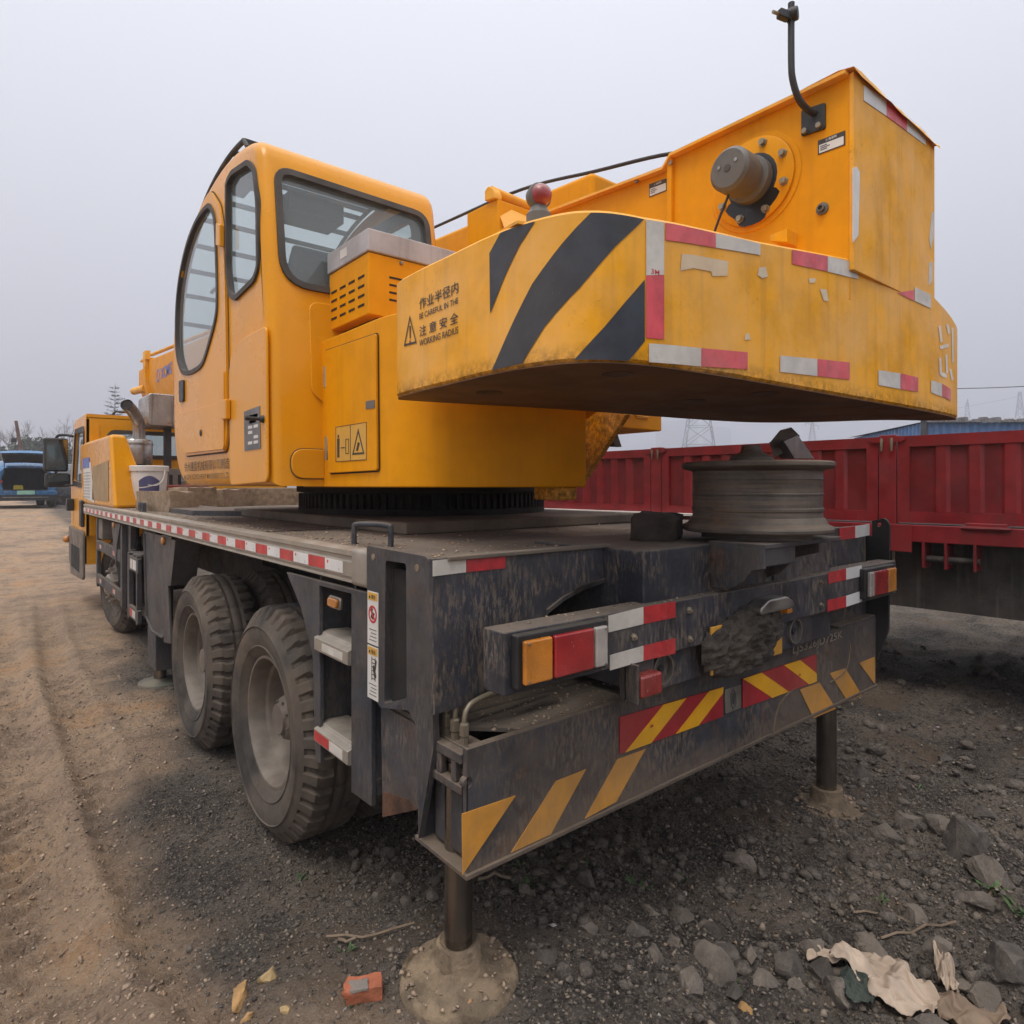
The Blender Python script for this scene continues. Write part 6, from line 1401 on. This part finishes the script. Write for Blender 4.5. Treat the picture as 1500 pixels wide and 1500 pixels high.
# ================================================================ RED DROPSIDE TRAILER
TR = thing('dropside_trailer', (5.9, 4.0, 0), 'dark red dropside trailer parked along the far side of the crane', 'trailer')
th_ = R(2.4); T0 = Vector((4.98,1.09,0)); TD = Vector((-math.sin(th_),math.cos(th_),0)); TN = Vector((-math.cos(th_),-math.sin(th_),0))   # along, and out of the visible side
def tb(a0, a1, d0, d1, z0, z1, b=None):
    """box in trailer axes: a along, d outwards from the visible side, z up"""
    b = b or B(); P = [T0+TD*a+TN*d+Vector((0,0,z)) for z in (z0,z1) for a,d in ((a0,d0),(a1,d0),(a1,d1),(a0,d1))]
    return b.add(P,[(0,3,2,1),(4,5,6,7),(0,1,5,4),(1,2,6,5),(2,3,7,6),(3,0,4,7)])
ZB, ZT = 1.30, 1.895
part('load_floor', tb(-5,11.5,-2.4,.02,1.235,1.292), M['under'], TR, .004)
part('floor_edge', tb(-5,11.5,.02,.05,1.17,1.287), M['red_body'], TR, .006)
part('pale_floor_strip', tb(2.2,11.5,.02,.16,1.292,1.31), M['paper'], TR)
part('side_frame', tb(-5,11.5,-.16,-.10,.70,1.22), M['under'], TR, .004); part('far_frame', tb(-5,11.5,-2.3,-2.24,.70,1.22), M['under'], TR)
part('far_side', tb(-5,11.5,-2.4,-2.36,1.3,1.895), M['red_dark'], TR)
posts = [.755-1.95*2, .755-1.95, .755, .755+1.95, .755+1.95*2, .755+1.95*3, .755+1.95*4, .755+1.95*5]
for a in posts:
    p = part('side_post', tb(a-.055,a+.055,-.03,.035,1.17,ZT+.012), M['red_body'], TR, .004)
    for s_ in (-.032,.032):
        part('hook', B().tube([tuple(T0+TD*(a+s_)+TN*.05+Vector((0,0,z))) for z in (ZT-.01,ZT-.03,ZT-.06,ZT-.10)], [.008,.011,.009,.006], 8), mat('rusty hook', (.22,.11,.07), .8, rust=.2) if a == posts[0] and s_ < 0 else M['pipe'], p)
        q = [(a+s_*1.2,ZT-.0),(a+s_*3.6,ZT-.0),(a+s_*3.6,ZT-.022),(a+s_*2.8,ZT-.04),(a+s_*1.2,ZT-.04)]
        b = B(); V_ = [T0+TD*u_+TN*d+Vector((0,0,z)) for d in (.036,.046) for u_,z in q]; b.add(V_,[tuple(range(4,-1,-1)),tuple(range(5,10))]+[(i,(i+1)%5,5+(i+1)%5,5+i) for i in range(5)])
        part('latch_plate', b, M['red_body'], p)
    part('pin_bracket', tb(a-.16,a+.02,.05,.065,1.10,1.288), M['red_body'], p, .004)
for a0,a1 in zip(posts,posts[1:]):
    A0, A1 = a0+.062, a1-.062
    P = part('side_panel', tb(A0,A1,.0,.006,ZB,ZT), M['red_dark'], TR)
    f = tb(A0,A1,.006,.03,ZT-.075,ZT); tb(A0,A1,.006,.03,ZB,ZB+.075,f); tb(A0,A0+.075,.006,.03,ZB+.075,ZT-.075,f); tb(A1-.075,A1,.006,.03,ZB+.075,ZT-.075,f)
    part('panel_frame', f, M['red_body'], P, .006)
    n_ = 9; w_ = (A1-A0-.15)/n_
    for k in range(n_-1):
        u0 = A0+.075+w_*(k+.74); u1 = u0+w_*.52
        b = B(); z0, z1 = ZB+.077, ZT-.077
        V_ = [T0+TD*u_+TN*d+Vector((0,0,z)) for z in (z0,z1) for u_,d in ((u0,.006),(u0+.02,.024),(u1-.02,.024),(u1,.006))]
        b.add(V_,[(0,1,5,4),(1,2,6,5),(2,3,7,6)]); part('rib', b, M['red_body'], P, ang=20)
    for f_ in (.3,.72):
        ac = A0+(A1-A0)*f_
        h_ = part('hinge', tb(ac-.11,ac+.11,.028,.05,ZB-.055,ZB+.012), M['red_body'], P, .006)
        part('hinge_pin', B().tube([tuple(T0+TD*(ac+s_*.13)+TN*.055+Vector((0,0,ZB-.02))) for s_ in (-1,1)], .013, 8), M['red_dark'], h_)
    part('tape', tb(A0+.35,A0+.50,.0505,.053,1.205,1.245), M['tape_clean'], P); part('tape', tb(A0+.50,A0+.66,.0505,.053,1.205,1.245), M['tape_red'], P)
b = B().tube([tuple(T0+TD*(a)+TN*.0+Vector((0,0,1.06))) for a in (.22,.55)], .022, 12); part('lashing_winch', b, M['under'], TR)
for a in (.24,.40,.53): part('winch_cheek', tb(a-.008,a+.008,-.1,.05,1.0,1.18), M['red_dark'], TR)
part('hanging_chain', B().tube([tuple(T0+TD*.72+TN*.02+Vector((0,0,z))) for z in (1.17,1.1,1.03,.98)], .010, 6), M['pipe'], TR)
for a in (-2.6,-3.8,7.2,8.4):
    for d in (-.45,-2.05):
        c = T0+TD*a+TN*(d)
        b = B().lathe([(.25,-.13),(.30,-.14),(.46,-.13),(.51,-.09),(.51,.09),(.46,.13),(.30,.14),(.25,.13)], (c.x,c.y,.50), TN, 36)
        w_ = part('wheel', b, M['rubber'], TR); part('rim', B().lathe([(0,.02),(.12,.03),(.2,.0),(.25,.10),(.26,.13)], (c.x,c.y,.50), TN, 28), M['under'], w_)
part('axle_frame', tb(-4.6,9,-1.6,-1.45,.75,1.2), M['under'], TR)
part('axle_frame', tb(-4.6,9,-.95,-.8,.75,1.2), M['under'], TR)

# ================================================================ BACKGROUND
def wall_sheet(b, p0, p1, z0, z1a, z1b, n_, dep, nrm):
    """corrugated wall from p0 to p1, top going from z1a to z1b"""
    p0, p1, nrm = Vector(p0), Vector(p1), Vector(nrm); V_ = []; k = n_*4
    for i in range(k+1):
        f = i/k; q = p0.lerp(p1,f)+nrm*(dep if i % 4 in (1,2) else 0); V_ += [(q.x,q.y,z0),(q.x,q.y,z1a+(z1b-z1a)*f)]
    return b.add(V_,[(2*i,2*i+2,2*i+3,2*i+1) for i in range(k)])
SH = thing('blue_shed', (25,8,0), 'blue corrugated steel shed with ragged roof edge behind the red trailer', 'shed')
blue = mat('blue cladding', (.085,.20,.42), .55, var=.12, dust=.25, dcol=(.3,.3,.33), streak=.2)
A_, C_, D_ = (22.5,7.4), (26.8,11.25), (31.5,3.0)
part('wall', wall_sheet(B(), (*A_,0),(*C_,0),0,3.50,3.45,22,.06,(-.7,.7,0)), blue, SH, ang=20)
part('wall', wall_sheet(B(), (*A_,0),(*D_,0),0,3.50,3.72,34,.06,(-.45,-.9,0)), blue, SH, ang=20)
part('roof', B().add([(22.3,7.35,3.52),(26.7,11.5,3.47),(36,7.5,4.6),(31.7,2.6,3.78)],[(0,1,2,3)]), mat('grey fibre roof', (.24,.23,.23), .9, var=.2, streak=.3), SH)
b = B(); rr = random.Random(5)
for i in range(40):
    f = i/40; x = 22.4+(31.6-22.4)*f; y = 7.3+(2.8-7.3)*f; h_ = .05+.12*rr.random()
    b.box(x,x+.24,y-.15,y+.05,3.50+.24*f,3.50+.24*f+h_)
part('ragged_eave', b, mat('torn roof sheet', (.20,.19,.19), .9, var=.2), SH)
part('corner_trim', B().box(22.36,22.52,7.28,7.44,3.0,3.60), M['dark'], SH)
part('back_wall', B().add([(26.8,11.25,0),(36,7.4,0),(36,7.4,4.5),(26.8,11.25,3.45)],[(0,1,2,3)]), blue, SH); part('end_wall', B().add([(31.5,3,0),(36,7.4,0),(36,7.4,4.5),(31.5,3,3.7)],[(0,1,2,3)]), blue, SH)

PYM = mat('pylon steel', (.20,.21,.23), .6, metal=.3, var=.1)
def pylon(x, y, h, w0, rz, label, arms, fork=False, z=0.):
    b = B(); ca, sa = math.cos(rz), math.sin(rz)
    def Q(lx, ly, lz): return (x+lx*ca-ly*sa, y+lx*sa+ly*ca, z+lz)
    lv = [0,.16,.31,.44,.56,.66,.75,.83,.9,.96]; hw = lambda f: w0*(1-f)**1.15*.5+.45
    t_ = .115*h/38+.03
    C4 = ((1,1),(-1,1),(-1,-1),(1,-1))
    for f0,f1 in zip(lv,lv[1:]):
        for i in range(4):
            a, c = C4[i], C4[(i+1)%4]; A0 = Q(a[0]*hw(f0),a[1]*hw(f0),f0*h); A1 = Q(a[0]*hw(f1),a[1]*hw(f1),f1*h); B0 = Q(c[0]*hw(f0),c[1]*hw(f0),f0*h); B1 = Q(c[0]*hw(f1),c[1]*hw(f1),f1*h)
            b.tube([A0,A1],t_,4,False); b.tube([A0,B1],t_*.55,4,False); b.tube([B0,A1],t_*.55,4,False); b.tube([A1,B1],t_*.55,4,False)
    o = part('lattice_body', b, PYM, None)
    root = thing('power_pylon', (x,y,z), label, 'pylon'); WORLD[o.name] = Vector(o.location); o.parent = root; o.location = Vector(o.location)-Vector((x,y,z))
    for f,l in arms:
        for s_ in (-1,1):
            c = B(); hh = f*h; tip = Q(s_*l,0,hh+h*(.06 if fork else 0)); 
            for q in (-1,1): c.tube([Q(s_*hw(f)*.9,q*hw(f),hh),tip],t_*.7,4,False)
            c.tube([Q(s_*hw(f)*.9,0,hh+h*.035),tip],t_*.7,4,False)
            if not fork: c.tube([tip,(tip[0],tip[1],tip[2]-h*.045)],t_*1.1,5); c.tube([tip,(tip[0]-.6*ca*s_,tip[1]-.6*sa*s_,tip[2]-h*.03)],t_*.8,4)
            part('cross_arm', c, PYM, root)
    return root
def far(u_, k):   # point k metres deep along a bearing (tangent of the angle to the right of the view axis)
    s0, c0 = math.sin(R(39.388)), math.cos(R(39.388)); return (k*(s0+u_*c0), k*(c0-u_*s0))
x,y = far(.2885,280); pylon(x,y,62,17.5,.5,'broad legged lattice pylon in front of the far tower blocks',[(.62,9),(.78,11),(.92,8)])
x,y = far(.463,430); pylon(x,y,45.5,12,.2,'short lattice pylon with one wide flat arm beyond the trailer',[(.93,16)])
x,y = far(.702,430); pylon(x,y,59,12,.3,'slim lattice pylon with forked top beyond the blue shed',[(.93,8),(.62,8),(.40,9.5)],True)
x,y = far(.783,400); pylon(x,y,62,13.5,.3,'tall lattice pylon with many stacked arms beyond the blue shed',[(.93,9.5),(.82,8.5),(.66,9.5),(.50,10)])
WIRE = mat('power cable', (.05,.05,.055), .6)
def wire(p0, p1, sag, r_, lab, z0=0):
    P = []
    for i in range(25):
        f = i/24; P.append((p0[0]+(p1[0]-p0[0])*f,p0[1]+(p1[1]-p0[1])*f,p0[2]+(p1[2]-p0[2])*f-sag*4*f*(1-f)))
    tag(part('power_cable', B().tube(P,r_,5), WIRE, None), lab, 'cable')
a = far(.45,60); c = far(.95,46); wire((*a,10.9),(*c,9.1),.5,.035,'dark overhead cable crossing the sky right of the counterweight')
a = far(.40,430); c = far(.783,400); wire((*a,45),(*c,57),5,.09,'faint overhead line strung between the far pylons')
TWM = mat('far tower concrete', (.34,.35,.37), .8, var=.05); TWG = mat('far tower glazing', (.16,.18,.21), .4, var=.1)
def tower(u_, k, w, d, h, label):
    x, y = far(u_,k); T_ = thing('apartment_tower', (x,y,0), label, 'tower block', 'far tower blocks')
    dx = Vector((math.cos(R(39.4)),-math.sin(R(39.4)),0)); dy = Vector((-dx.y,dx.x,0)); o_ = Vector((x,y,0))
    part('wall', B().obox(o_+Vector((0,0,h/2)),dx*w/2,dy*d/2,Vector((0,0,h/2))), TWM, T_); part('roof_box', B().obox(o_+Vector((0,0,h+1.5)),dx*w*.2,dy*d*.2,Vector((0,0,1.5))), TWM, T_)
    nf = int(h/3.2)-1; nc = max(3,int(w/5))
    for f in range(nf):
        part('window_band', B().obox(o_-dy*(d/2+.05)+Vector((0,0,2+f*3.2)),dx*(w*.46),dy*.1,Vector((0,0,.8))), TWG, T_)
tower(.243,1050,38,28,104,'pale hazy tower block left of the broad legged pylon'); tower(.270,1100,31,24,113,'tallest hazy tower block just behind the broad legged pylon'); tower(.316,1080,38,28,97,'pale hazy tower block right of the broad legged pylon')

# trees, bushes and fence beyond the yard on the left
def bare_tree(x, y, h, seed, label):
    z = float(gz(x,y)); T_ = thing('bare_tree', (x,y,z), label, 'tree', 'leafless trees beyond the yard'); r_ = random.Random(seed); b = B(); tw = B()
    b.tube([(x,y,z),(x+.1,y,z+h*.35),(x+.15*r_.uniform(-1,1),y,z+h*.6)],[h*.018,h*.013,h*.009],7)
    def grow(p, d, l, rad, dep):
        q = p+d*l; m_ = p+d*l*.5+Vector((r_.uniform(-1,1),r_.uniform(-1,1),r_.uniform(-.5,1)))*l*.07
        tw.tube([p,m_,q],[rad,rad*.75,rad*.5],4 if dep > 1 else 5,False)
        if dep < 4:
            for _ in range(3 if dep < 3 else 2):
                nd = (d+Vector((r_.uniform(-1,1),r_.uniform(-1,1),r_.uniform(-.15,.7)))*.65).normalized(); grow(p+d*l*r_.uniform(.45,1),nd,l*r_.uniform(.55,.75),rad*.52,dep+1)
    for i in range(7):
        a = r_.uniform(0,6.28); f = r_.uniform(.25,.6); grow(Vector((x+.05,y,z+h*f)),Vector((math.cos(a)*.6,math.sin(a)*.6,1)).normalized(),h*.22,h*.007,0)
    part('trunk', b, M['dark_wood'], T_); part('crown', tw, mat('bare twigs', (.09,.07,.06), .9) if 'bare twigs' not in bpy.data.materials else bpy.data.materials['bare twigs'], T_)
LFM = {}
def bush(x, y, w, h, seed, c_, label, name='bush', n_=6500):
    z = float(gz(x,y)); T_ = thing(name, (x,y,z), label, 'bush' if name == 'bush' else 'tree', 'evergreens beyond the yard'); r_ = np.random.default_rng(seed); rr = random.Random(seed)
    cl = [(rr.uniform(-.8,.8)*w*.5,rr.uniform(-.5,.5)*w*.5,rr.uniform(.3,.85)*h,rr.uniform(.18,.34)*w) for _ in range(14)]
    b = B()
    for i in range(n_):
        cx_,cy_,cz_,cr = cl[i%14]; d = Vector(r_.normal(size=3)).normalized(); p = Vector((x+cx_,y+cy_,z+cz_))+d*cr*(.55+.5*r_.random())
        if p.z < z: continue
        s_ = .13+.18*r_.random(); u_ = Vector(r_.normal(size=3)).normalized()*s_; v_ = Vector(r_.normal(size=3)).normalized()*s_*.6
        b.add([p-u_,p+v_,p+u_,p-v_],[(0,1,2,3)])
    m_ = LFM.setdefault(c_, mat('leaf', c_, .95, var=.35, scale=1.5, spec=.1))
    part('crown', b, m_, T_)
    t = B().tube([(x,y,z),(x,y,z+h*.6)],.06,6)
    for q in cl[:6]: t.tube([(x,y,z+h*.25),(x+q[0]*.8,y+q[1]*.8,z+q[2])],.025,5)
    part('trunk', t, M['dark_wood'], T_)
g1, g2 = (.045,.062,.026), (.035,.055,.028)
for (u_,k,w,h,c_,lab) in ((-.800,78,9,5.0,g2,'dense dark bush behind the boot of the blue car'),(-.745,84,6,4.3,g1,'loose green bush beside the leaning pole'),(-.700,80,7,5.8,g1,'tall green bush left of the driver cab mirror'),(-.660,86,9,5.4,g2,'wide green bush between the mirrors and the driver cab'),(-.84,86,9,6.0,g1,'tall bush at the far edge of the yard')):
    x,y = far(u_,k); bush(x,y,w,h,int(k*7+w),c_,lab)
TL = {1:'tall leafless tree behind the leaning pole',2:'far leafless tree left of the leaning pole',3:'leafless tree right of the leaning pole',4:'tall leafless tree left of the cab mirrors',5:'leafless tree over the dark bush behind the blue car',6:'far small leafless tree between pole and mirrors',8:'leafless tree behind the driver cab mirrors'}
for (u_,k,h,s_) in ((-.765,105,12,1),(-.778,118,11.5,2),(-.725,112,11,3),(-.69,105,12,4),(-.79,100,10,5),(-.71,122,10.5,6),(-.65,112,11,8)):
    x,y = far(u_,k); bare_tree(x,y,h,s_,TL[s_])
def conifer(x, y, h, label):
    z = float(gz(x,y)); T_ = thing('pine_tree', (x,y,z), label, 'tree'); r_ = random.Random(3)
    part('trunk', B().tube([(x,y,z),(x,y,z+h*.6),(x+.05,y,z+h)],[.16,.09,.02],7), M['dark_wood'], T_); b = B()
    f = .12
    while f < .97:
        L_ = 3.6*(1-f)**.8+.4; n_ = 7
        for i in range(n_):
            a = r_.uniform(0,6.28); l = L_*r_.uniform(.7,1.1); d = Vector((math.cos(a),math.sin(a),0)); p0 = Vector((x,y,z+f*h)); b.tube([p0,p0+d*l*.6+Vector((0,0,l*.10)),p0+d*l+Vector((0,0,l*.28))],[.025,.016,.006],4,False)
            for _ in range(int(12*l)+5):
                g_ = r_.uniform(.25,1); q = p0+d*l*g_+Vector((0,0,l*.25*g_)); t = Vector((r_.uniform(-1,1),r_.uniform(-1,1),r_.uniform(-.2,1))).normalized()*r_.uniform(.2,.38); s_ = t.cross(Vector((0,0,1))).normalized()*.045 if t.cross(Vector((0,0,1))).length > .01 else Vector((.02,0,0))
                b.add([q-s_,q+s_,q+t],[(0,1,2)])
        f += .036
    part('crown', b, mat('pine needles', (.022,.040,.026), .7, var=.3), T_)
x,y = far(-.6126,100); conifer(x,y,16.6,'slender pine tree standing behind the driver cab roof')
FN = thing('site_fence', (*far(-.66,46),.8), 'green mesh site fence beyond the parked dark car', 'fence'); fm = mat('green hoarding', (.018,.10,.065), .7, var=.15)
pf = [Vector((*far(u_,46),0)) for u_ in np.linspace(-.72,-.585,7)]
for p,q in zip(pf,pf[1:]):
    z = float(gz(p.x,p.y)); d = (q-p); n_ = d.cross(Vector((0,0,1))).normalized()
    part('fence_panel', B().obox((p+q)/2+Vector((0,0,z+1.0)),d*.49,n_*.02,Vector((0,0,.95))), fm, FN); part('fence_post', B().tube([(p.x,p.y,z),(p.x,p.y,z+2.1)],.04,6), M['steel'], FN)
# leaning pole with a lamp
x,y = far(-.752,34); z = float(gz(x,y)); LPo = thing('leaning_pole', (x,y,z), 'leaning brown pole with a small floodlight behind the blue car', 'pole')
top = Vector((x-.35,y,z+4.15)); part('pole_shaft', B().tube([(x+.22,y,z),(x,y,z+1.7),top],[.11,.10,.075],10), mat('brown pole', (.13,.075,.055), .9, var=.2, dust=.3), LPo)
part('lamp_bracket', B().obox((x-.36,y,z+3.25),(.16,0,0),(0,.03,0),(0,0,.02)), M['black'], LPo); part('floodlight', B().obox((x-.43,y-.03,z+3.12),(.12,0,0),(0,.07,0),(0,0,.10)), M['black'], LPo, .01)
part('insulator', B().ball((x+.28,y,z+1.65),.12,10,7), M['bucket'], LPo); part('insulator', B().ball((x-.05,y,z+1.75),.12,10,7), M['bucket'], LPo)

# ---------------- parked cars
def car(at, rz, paint, label, name, open_boot, cat='car'):
    """road car; local x across, y forward, origin under the middle of the tail"""
    root = thing(name, at, label, cat); root.rotation_euler.z = rz
    def lp(nm, b, m_, par, bev=0, ang=38):
        o = put(nm, mesh_of(b,nm,ang), m_, None); o.parent = par; o.location = (0,0,0)
        if bev: q = o.modifiers.new('bevel','BEVEL'); q.width = bev; q.segments = 2; q.limit_method = 'ANGLE'
        return o
    ST = [ # y, half width low, half width belt, half width roof, z low, z belt, z roof
        (.02,.80,.84,.58,.34,.98,1.38),(.18,.88,.90,.60,.28,1.0,1.52),(.55,.91,.92,.62,.26,1.0,1.60),(1.3,.92,.92,.64,.25,.98,1.63),(2.1,.92,.92,.64,.25,.96,1.62),(2.7,.92,.91,.62,.25,.95,1.52),(3.25,.92,.90,.72,.25,.96,1.08),(3.9,.91,.86,.66,.26,.92,.97),(4.3,.86,.78,.56,.30,.80,.84),(4.45,.76,.68,.48,.36,.68,.72)]
    def ring(s_):
        y,wl,wb,wr,zl,zb_,zr = s_; zm = (zl+zb_)/2
        half = [(0,zl),(wl*.85,zl),(wl,zl+.10),(wl+.015,zm),(wb,zb_),(wb-.02,zb_+.03),((wb+wr)/2+.01,(zb_+zr)/2),(wr,zr-.05),(wr-.10,zr),(0,zr+.02)]
        return [(x,y,z) for x,z in half]+[(-x,y,z) for x,z in reversed(half[1:-1])]
    b = B(); rings = [ring(s_) for s_ in ST]; n_ = len(rings[0]); b.v = [p for r_ in rings for p in r_]
    for i in range(len(rings)-1): b.f += [(i*n_+q,i*n_+(q+1)%n_,(i+1)*n_+(q+1)%n_,(i+1)*n_+q) for q in range(n_)]
    b.f.append(tuple(range((len(rings)-1)*n_,len(rings)*n_)))
    r0 = rings[0]
    if open_boot:
        hole = [(-.60,.63),(.60,.63),(.66,.95),(.55,1.32),(.44,1.365),(-.44,1.365),(-.55,1.32),(-.66,.95)]
        tr = tessellate_polygon([[Vector((p[0],p[2],0)) for p in r0],[Vector((p[0],p[1],0)) for p in hole]]); o_ = len(b.v); b.v += [(p[0],.02,p[1]) for p in hole]
        b.f += [tuple(i if i < n_ else o_+i-n_ for i in t) for t in tr]
    else: b.f.append(tuple(range(n_-1,-1,-1)))
    body = lp('body', b, paint, root, ang=34)
    gl_ = mat('car glass', (.02,.023,.026), .08, var=.05) if 'car glass' not in bpy.data.materials else bpy.data.materials['car glass']
    if open_boot:
        k = B(); k.v = [(p[0],y,p[1]) for y in (.02,1.0) for p in hole]; m_ = len(hole); k.f = [(i,(i+1)%m_,m_+(i+1)%m_,m_+i) for i in range(m_)]+[tuple(range(m_,2*m_))]
        lp('boot_lining', k, M['void'], root)
        g_ = B()
        for s_ in (-1,1): g_.add([(s_*.66,.2,1.50),(s_*.63,.28,1.50),(s_*.60,-.45,1.60),(s_*.64,-.45,1.63)],[(0,1,2,3)])
        P = []; cols = 12
        for i in range(cols+1):
            f = i/cols*2-1; cz = .05*(1-f*f); w_ = .62+.05
            P += [(f*.60,.12,1.58+cz*.6),(f*.70,-.42,1.80+cz),(f*.74,-.80,1.86+cz),(f*.74,-.90,1.80+cz*.6),(f*.70,-.86,1.77+cz*.5),(f*.66,-.40,1.70+cz),(f*.58,.10,1.52+cz*.5)]
        k = B(); k.v = P; m_ = 7
        for i in range(cols): k.f += [(i*m_+j,i*m_+(j+1)%m_,(i+1)*m_+(j+1)%m_,(i+1)*m_+j) for j in range(m_)]
        k.f += [tuple(range(m_)),tuple(range(cols*m_+m_-1,cols*m_-1,-1))]
        tg = lp('tailgate', k, paint, root, ang=30)
        k = B(); 
        for i in range(cols+1):
            f = i/cols*2-1; cz = .05*(1-f*f); k.v += [(f*.56,.06,1.508+cz*.5),(f*.66,-.40,1.690+cz),(f*.71,-.885,1.775+cz*.5)]
        for i in range(cols): k.f += [(i*3+j,i*3+j+1,(i+1)*3+j+1,(i+1)*3+j) for j in range(2)]
        lp('tailgate_trim', k, M['void'], tg)
        lp('gas_strut', B().tube([(.56,.05,1.0),(.6,-.35,1.66)],.012,6), M['black'], tg); lp('gas_strut', B().tube([(-.56,.05,1.0),(-.6,-.35,1.66)],.012,6), M['black'], tg)
    for s_ in (-1,1):
        lp('tail_lamp', B().prism([(s_*.60,.86),(s_*.86,.84),(s_*.88,.92),(s_*.62,.95)],'y',-.015,.06), M['lens_red'], root, .01)
        lp('reflector', B().box(min(s_*.62,s_*.80),max(s_*.62,s_*.80),-.035,.02,.50,.545), M['lens_red'], root)
        w_ = [(.55,1.03),(1.2,1.03),(2.0,1.01),(2.85,1.0),(2.55,1.40),(1.9,1.50),(1.2,1.50),(.75,1.42)]
        k = B(); k.v = [(s_*(.90-.46*((z-1.0)/.62)*.62+.004),y,z) for y,z in w_]; k.f = [tuple(range(len(w_)))]; lp('side_window', k, gl_, root)
        for y in (.85,3.62):
            t = B().lathe([(.21,-.10),(.30,-.11),(.335,-.08),(.34,.0),(.335,.08),(.30,.11),(.21,.10)], (s_*.80,y,.34), (s_,0,0), 30); W_ = lp('wheel', t, M['rubber'], root)
            rm_ = B().lathe([(0,.05),(.05,.05),(.06,.02),(.19,.03),(.215,.09),(.205,.10)], (s_*.80,y,.34), (s_,0,0), 30); lp('rim', rm_, M['void'], W_)
            sp_ = B()
            for q in range(5):
                a = q*2*math.pi/5; d = Vector((0,math.cos(a),math.sin(a))); e_ = Vector((0,-d.z,d.y)); c = Vector((s_*.88,y,.34)); sp_.obox(c+d*.115,d*.095,e_*.030,Vector((.014,0,0)))
            sp_.lathe([(.185,.085),(.215,.095),(.215,.07),(.185,.07)],(s_*.80,y,.34),(s_,0,0),30,True); lp('spoke', sp_, M['steel'], W_)
            ar = B().lathe([(.36,.0),(.40,.0),(.40,.012),(.36,.012)],(s_*.91,y,.36),(s_,0,0),30,True); lp('arch_trim', ar, M['black'], root)
    k = B().prism(rounded([(-.86,.44),(.86,.44),(.88,.54),(.80,.60),(-.80,.60),(-.88,.54)],.04),'y',-.06,.10); bp_ = lp('rear_bumper', k, paint, root, .02)
    lp('bumper_insert', B().prism(rounded([(-.80,.26),(.80,.26),(.87,.45),(-.87,.45)],.03),'y',-.075,.05), M['black'], root)
    lp('trim_strip', B().box(-.62,.62,-.085,-.07,.365,.385), M['steel'], root)
    lp('boot_sill', B().box(-.62,.62,-.05,.04,.585,.64), M['black'], root)
    pl_ = lp('number_plate', B().box(-.24,.24,-.072,-.062,.47,.60), mat('pale green plate', (.30,.55,.42), .5, var=.1) if 'pale green plate' not in bpy.data.materials else bpy.data.materials['pale green plate'], root)
    lp('rear_screen', B().add([(-.5,.0,1.02),(.5,.0,1.02),(.46,.07,1.34),(-.46,.07,1.34)],[(0,1,2,3)]), gl_, root) if not open_boot else None
    lp('windscreen', B().add([(-.62,2.72,1.50),(.62,2.72,1.50),(.72,3.24,1.07),(-.72,3.24,1.07)],[(0,1,2,3)]), gl_, root)
    return root
cb = mat('blue car paint', (.02,.13,.29), .25, metal=.3, var=.04, coat=.8, dust=.12)
cg = mat('grey car paint', (.055,.065,.075), .28, metal=.4, var=.04, coat=.8, dust=.12)
x, y = 1.2, 27.2; z = float(gz(x,y))
car((x,y,z), R(3), cb, 'blue hatchback car with its tailgate raised and boot open', 'blue_car', True)
x, y = 1.7, 31.6; z = float(gz(x,y))
car((x,y,z), R(-84), cg, 'dark grey car parked behind the blue car and the mirrors', 'grey_car', False)
x, y, z = 1.01, 27.55, float(gz(1.2,27.2))+.632
TB = thing('yellow_toolbox', (x,y,z), 'small yellow toolbox standing in the open boot of the blue car', 'toolbox')
part('box_body', B().box(x-.13,x+.13,y-.08,y+.08,z+.002,z+.11), mat('yellow plastic', (.6,.45,.02), .5), TB, .01); part('box_lid', B().box(x-.12,x+.12,y-.075,y+.075,z+.112,z+.145), bpy.data.materials['yellow plastic'], TB, .01); part('handle', B().tube([(x-.06,y,z+.145),(x-.05,y,z+.18),(x+.05,y,z+.18),(x+.06,y,z+.145)],.008,6), M['black'], TB)

# ================================================================ hazy air over the whole place
hz = bpy.data.materials.new('hazy air'); hz.use_nodes = True; N = hz.node_tree.nodes; L = hz.node_tree.links; N.remove(N['Principled BSDF'])
pv = N.new('ShaderNodeVolumePrincipled'); pv.inputs['Color'].default_value = (.70,.72,.79,1); pv.inputs['Density'].default_value = .0022; pv.inputs['Anisotropy'].default_value = .2
L.new(pv.outputs[0], N['Material Output'].inputs['Volume'])
hb = part('haze', B().box(-1505,1505,-205,1605,-1.4,150), hz, None); hb['kind'] = 'stuff'; hb['label'] = 'thin grey haze in the air over the yard'; hb['category'] = 'haze'
print('objects', len(bpy.data.objects))
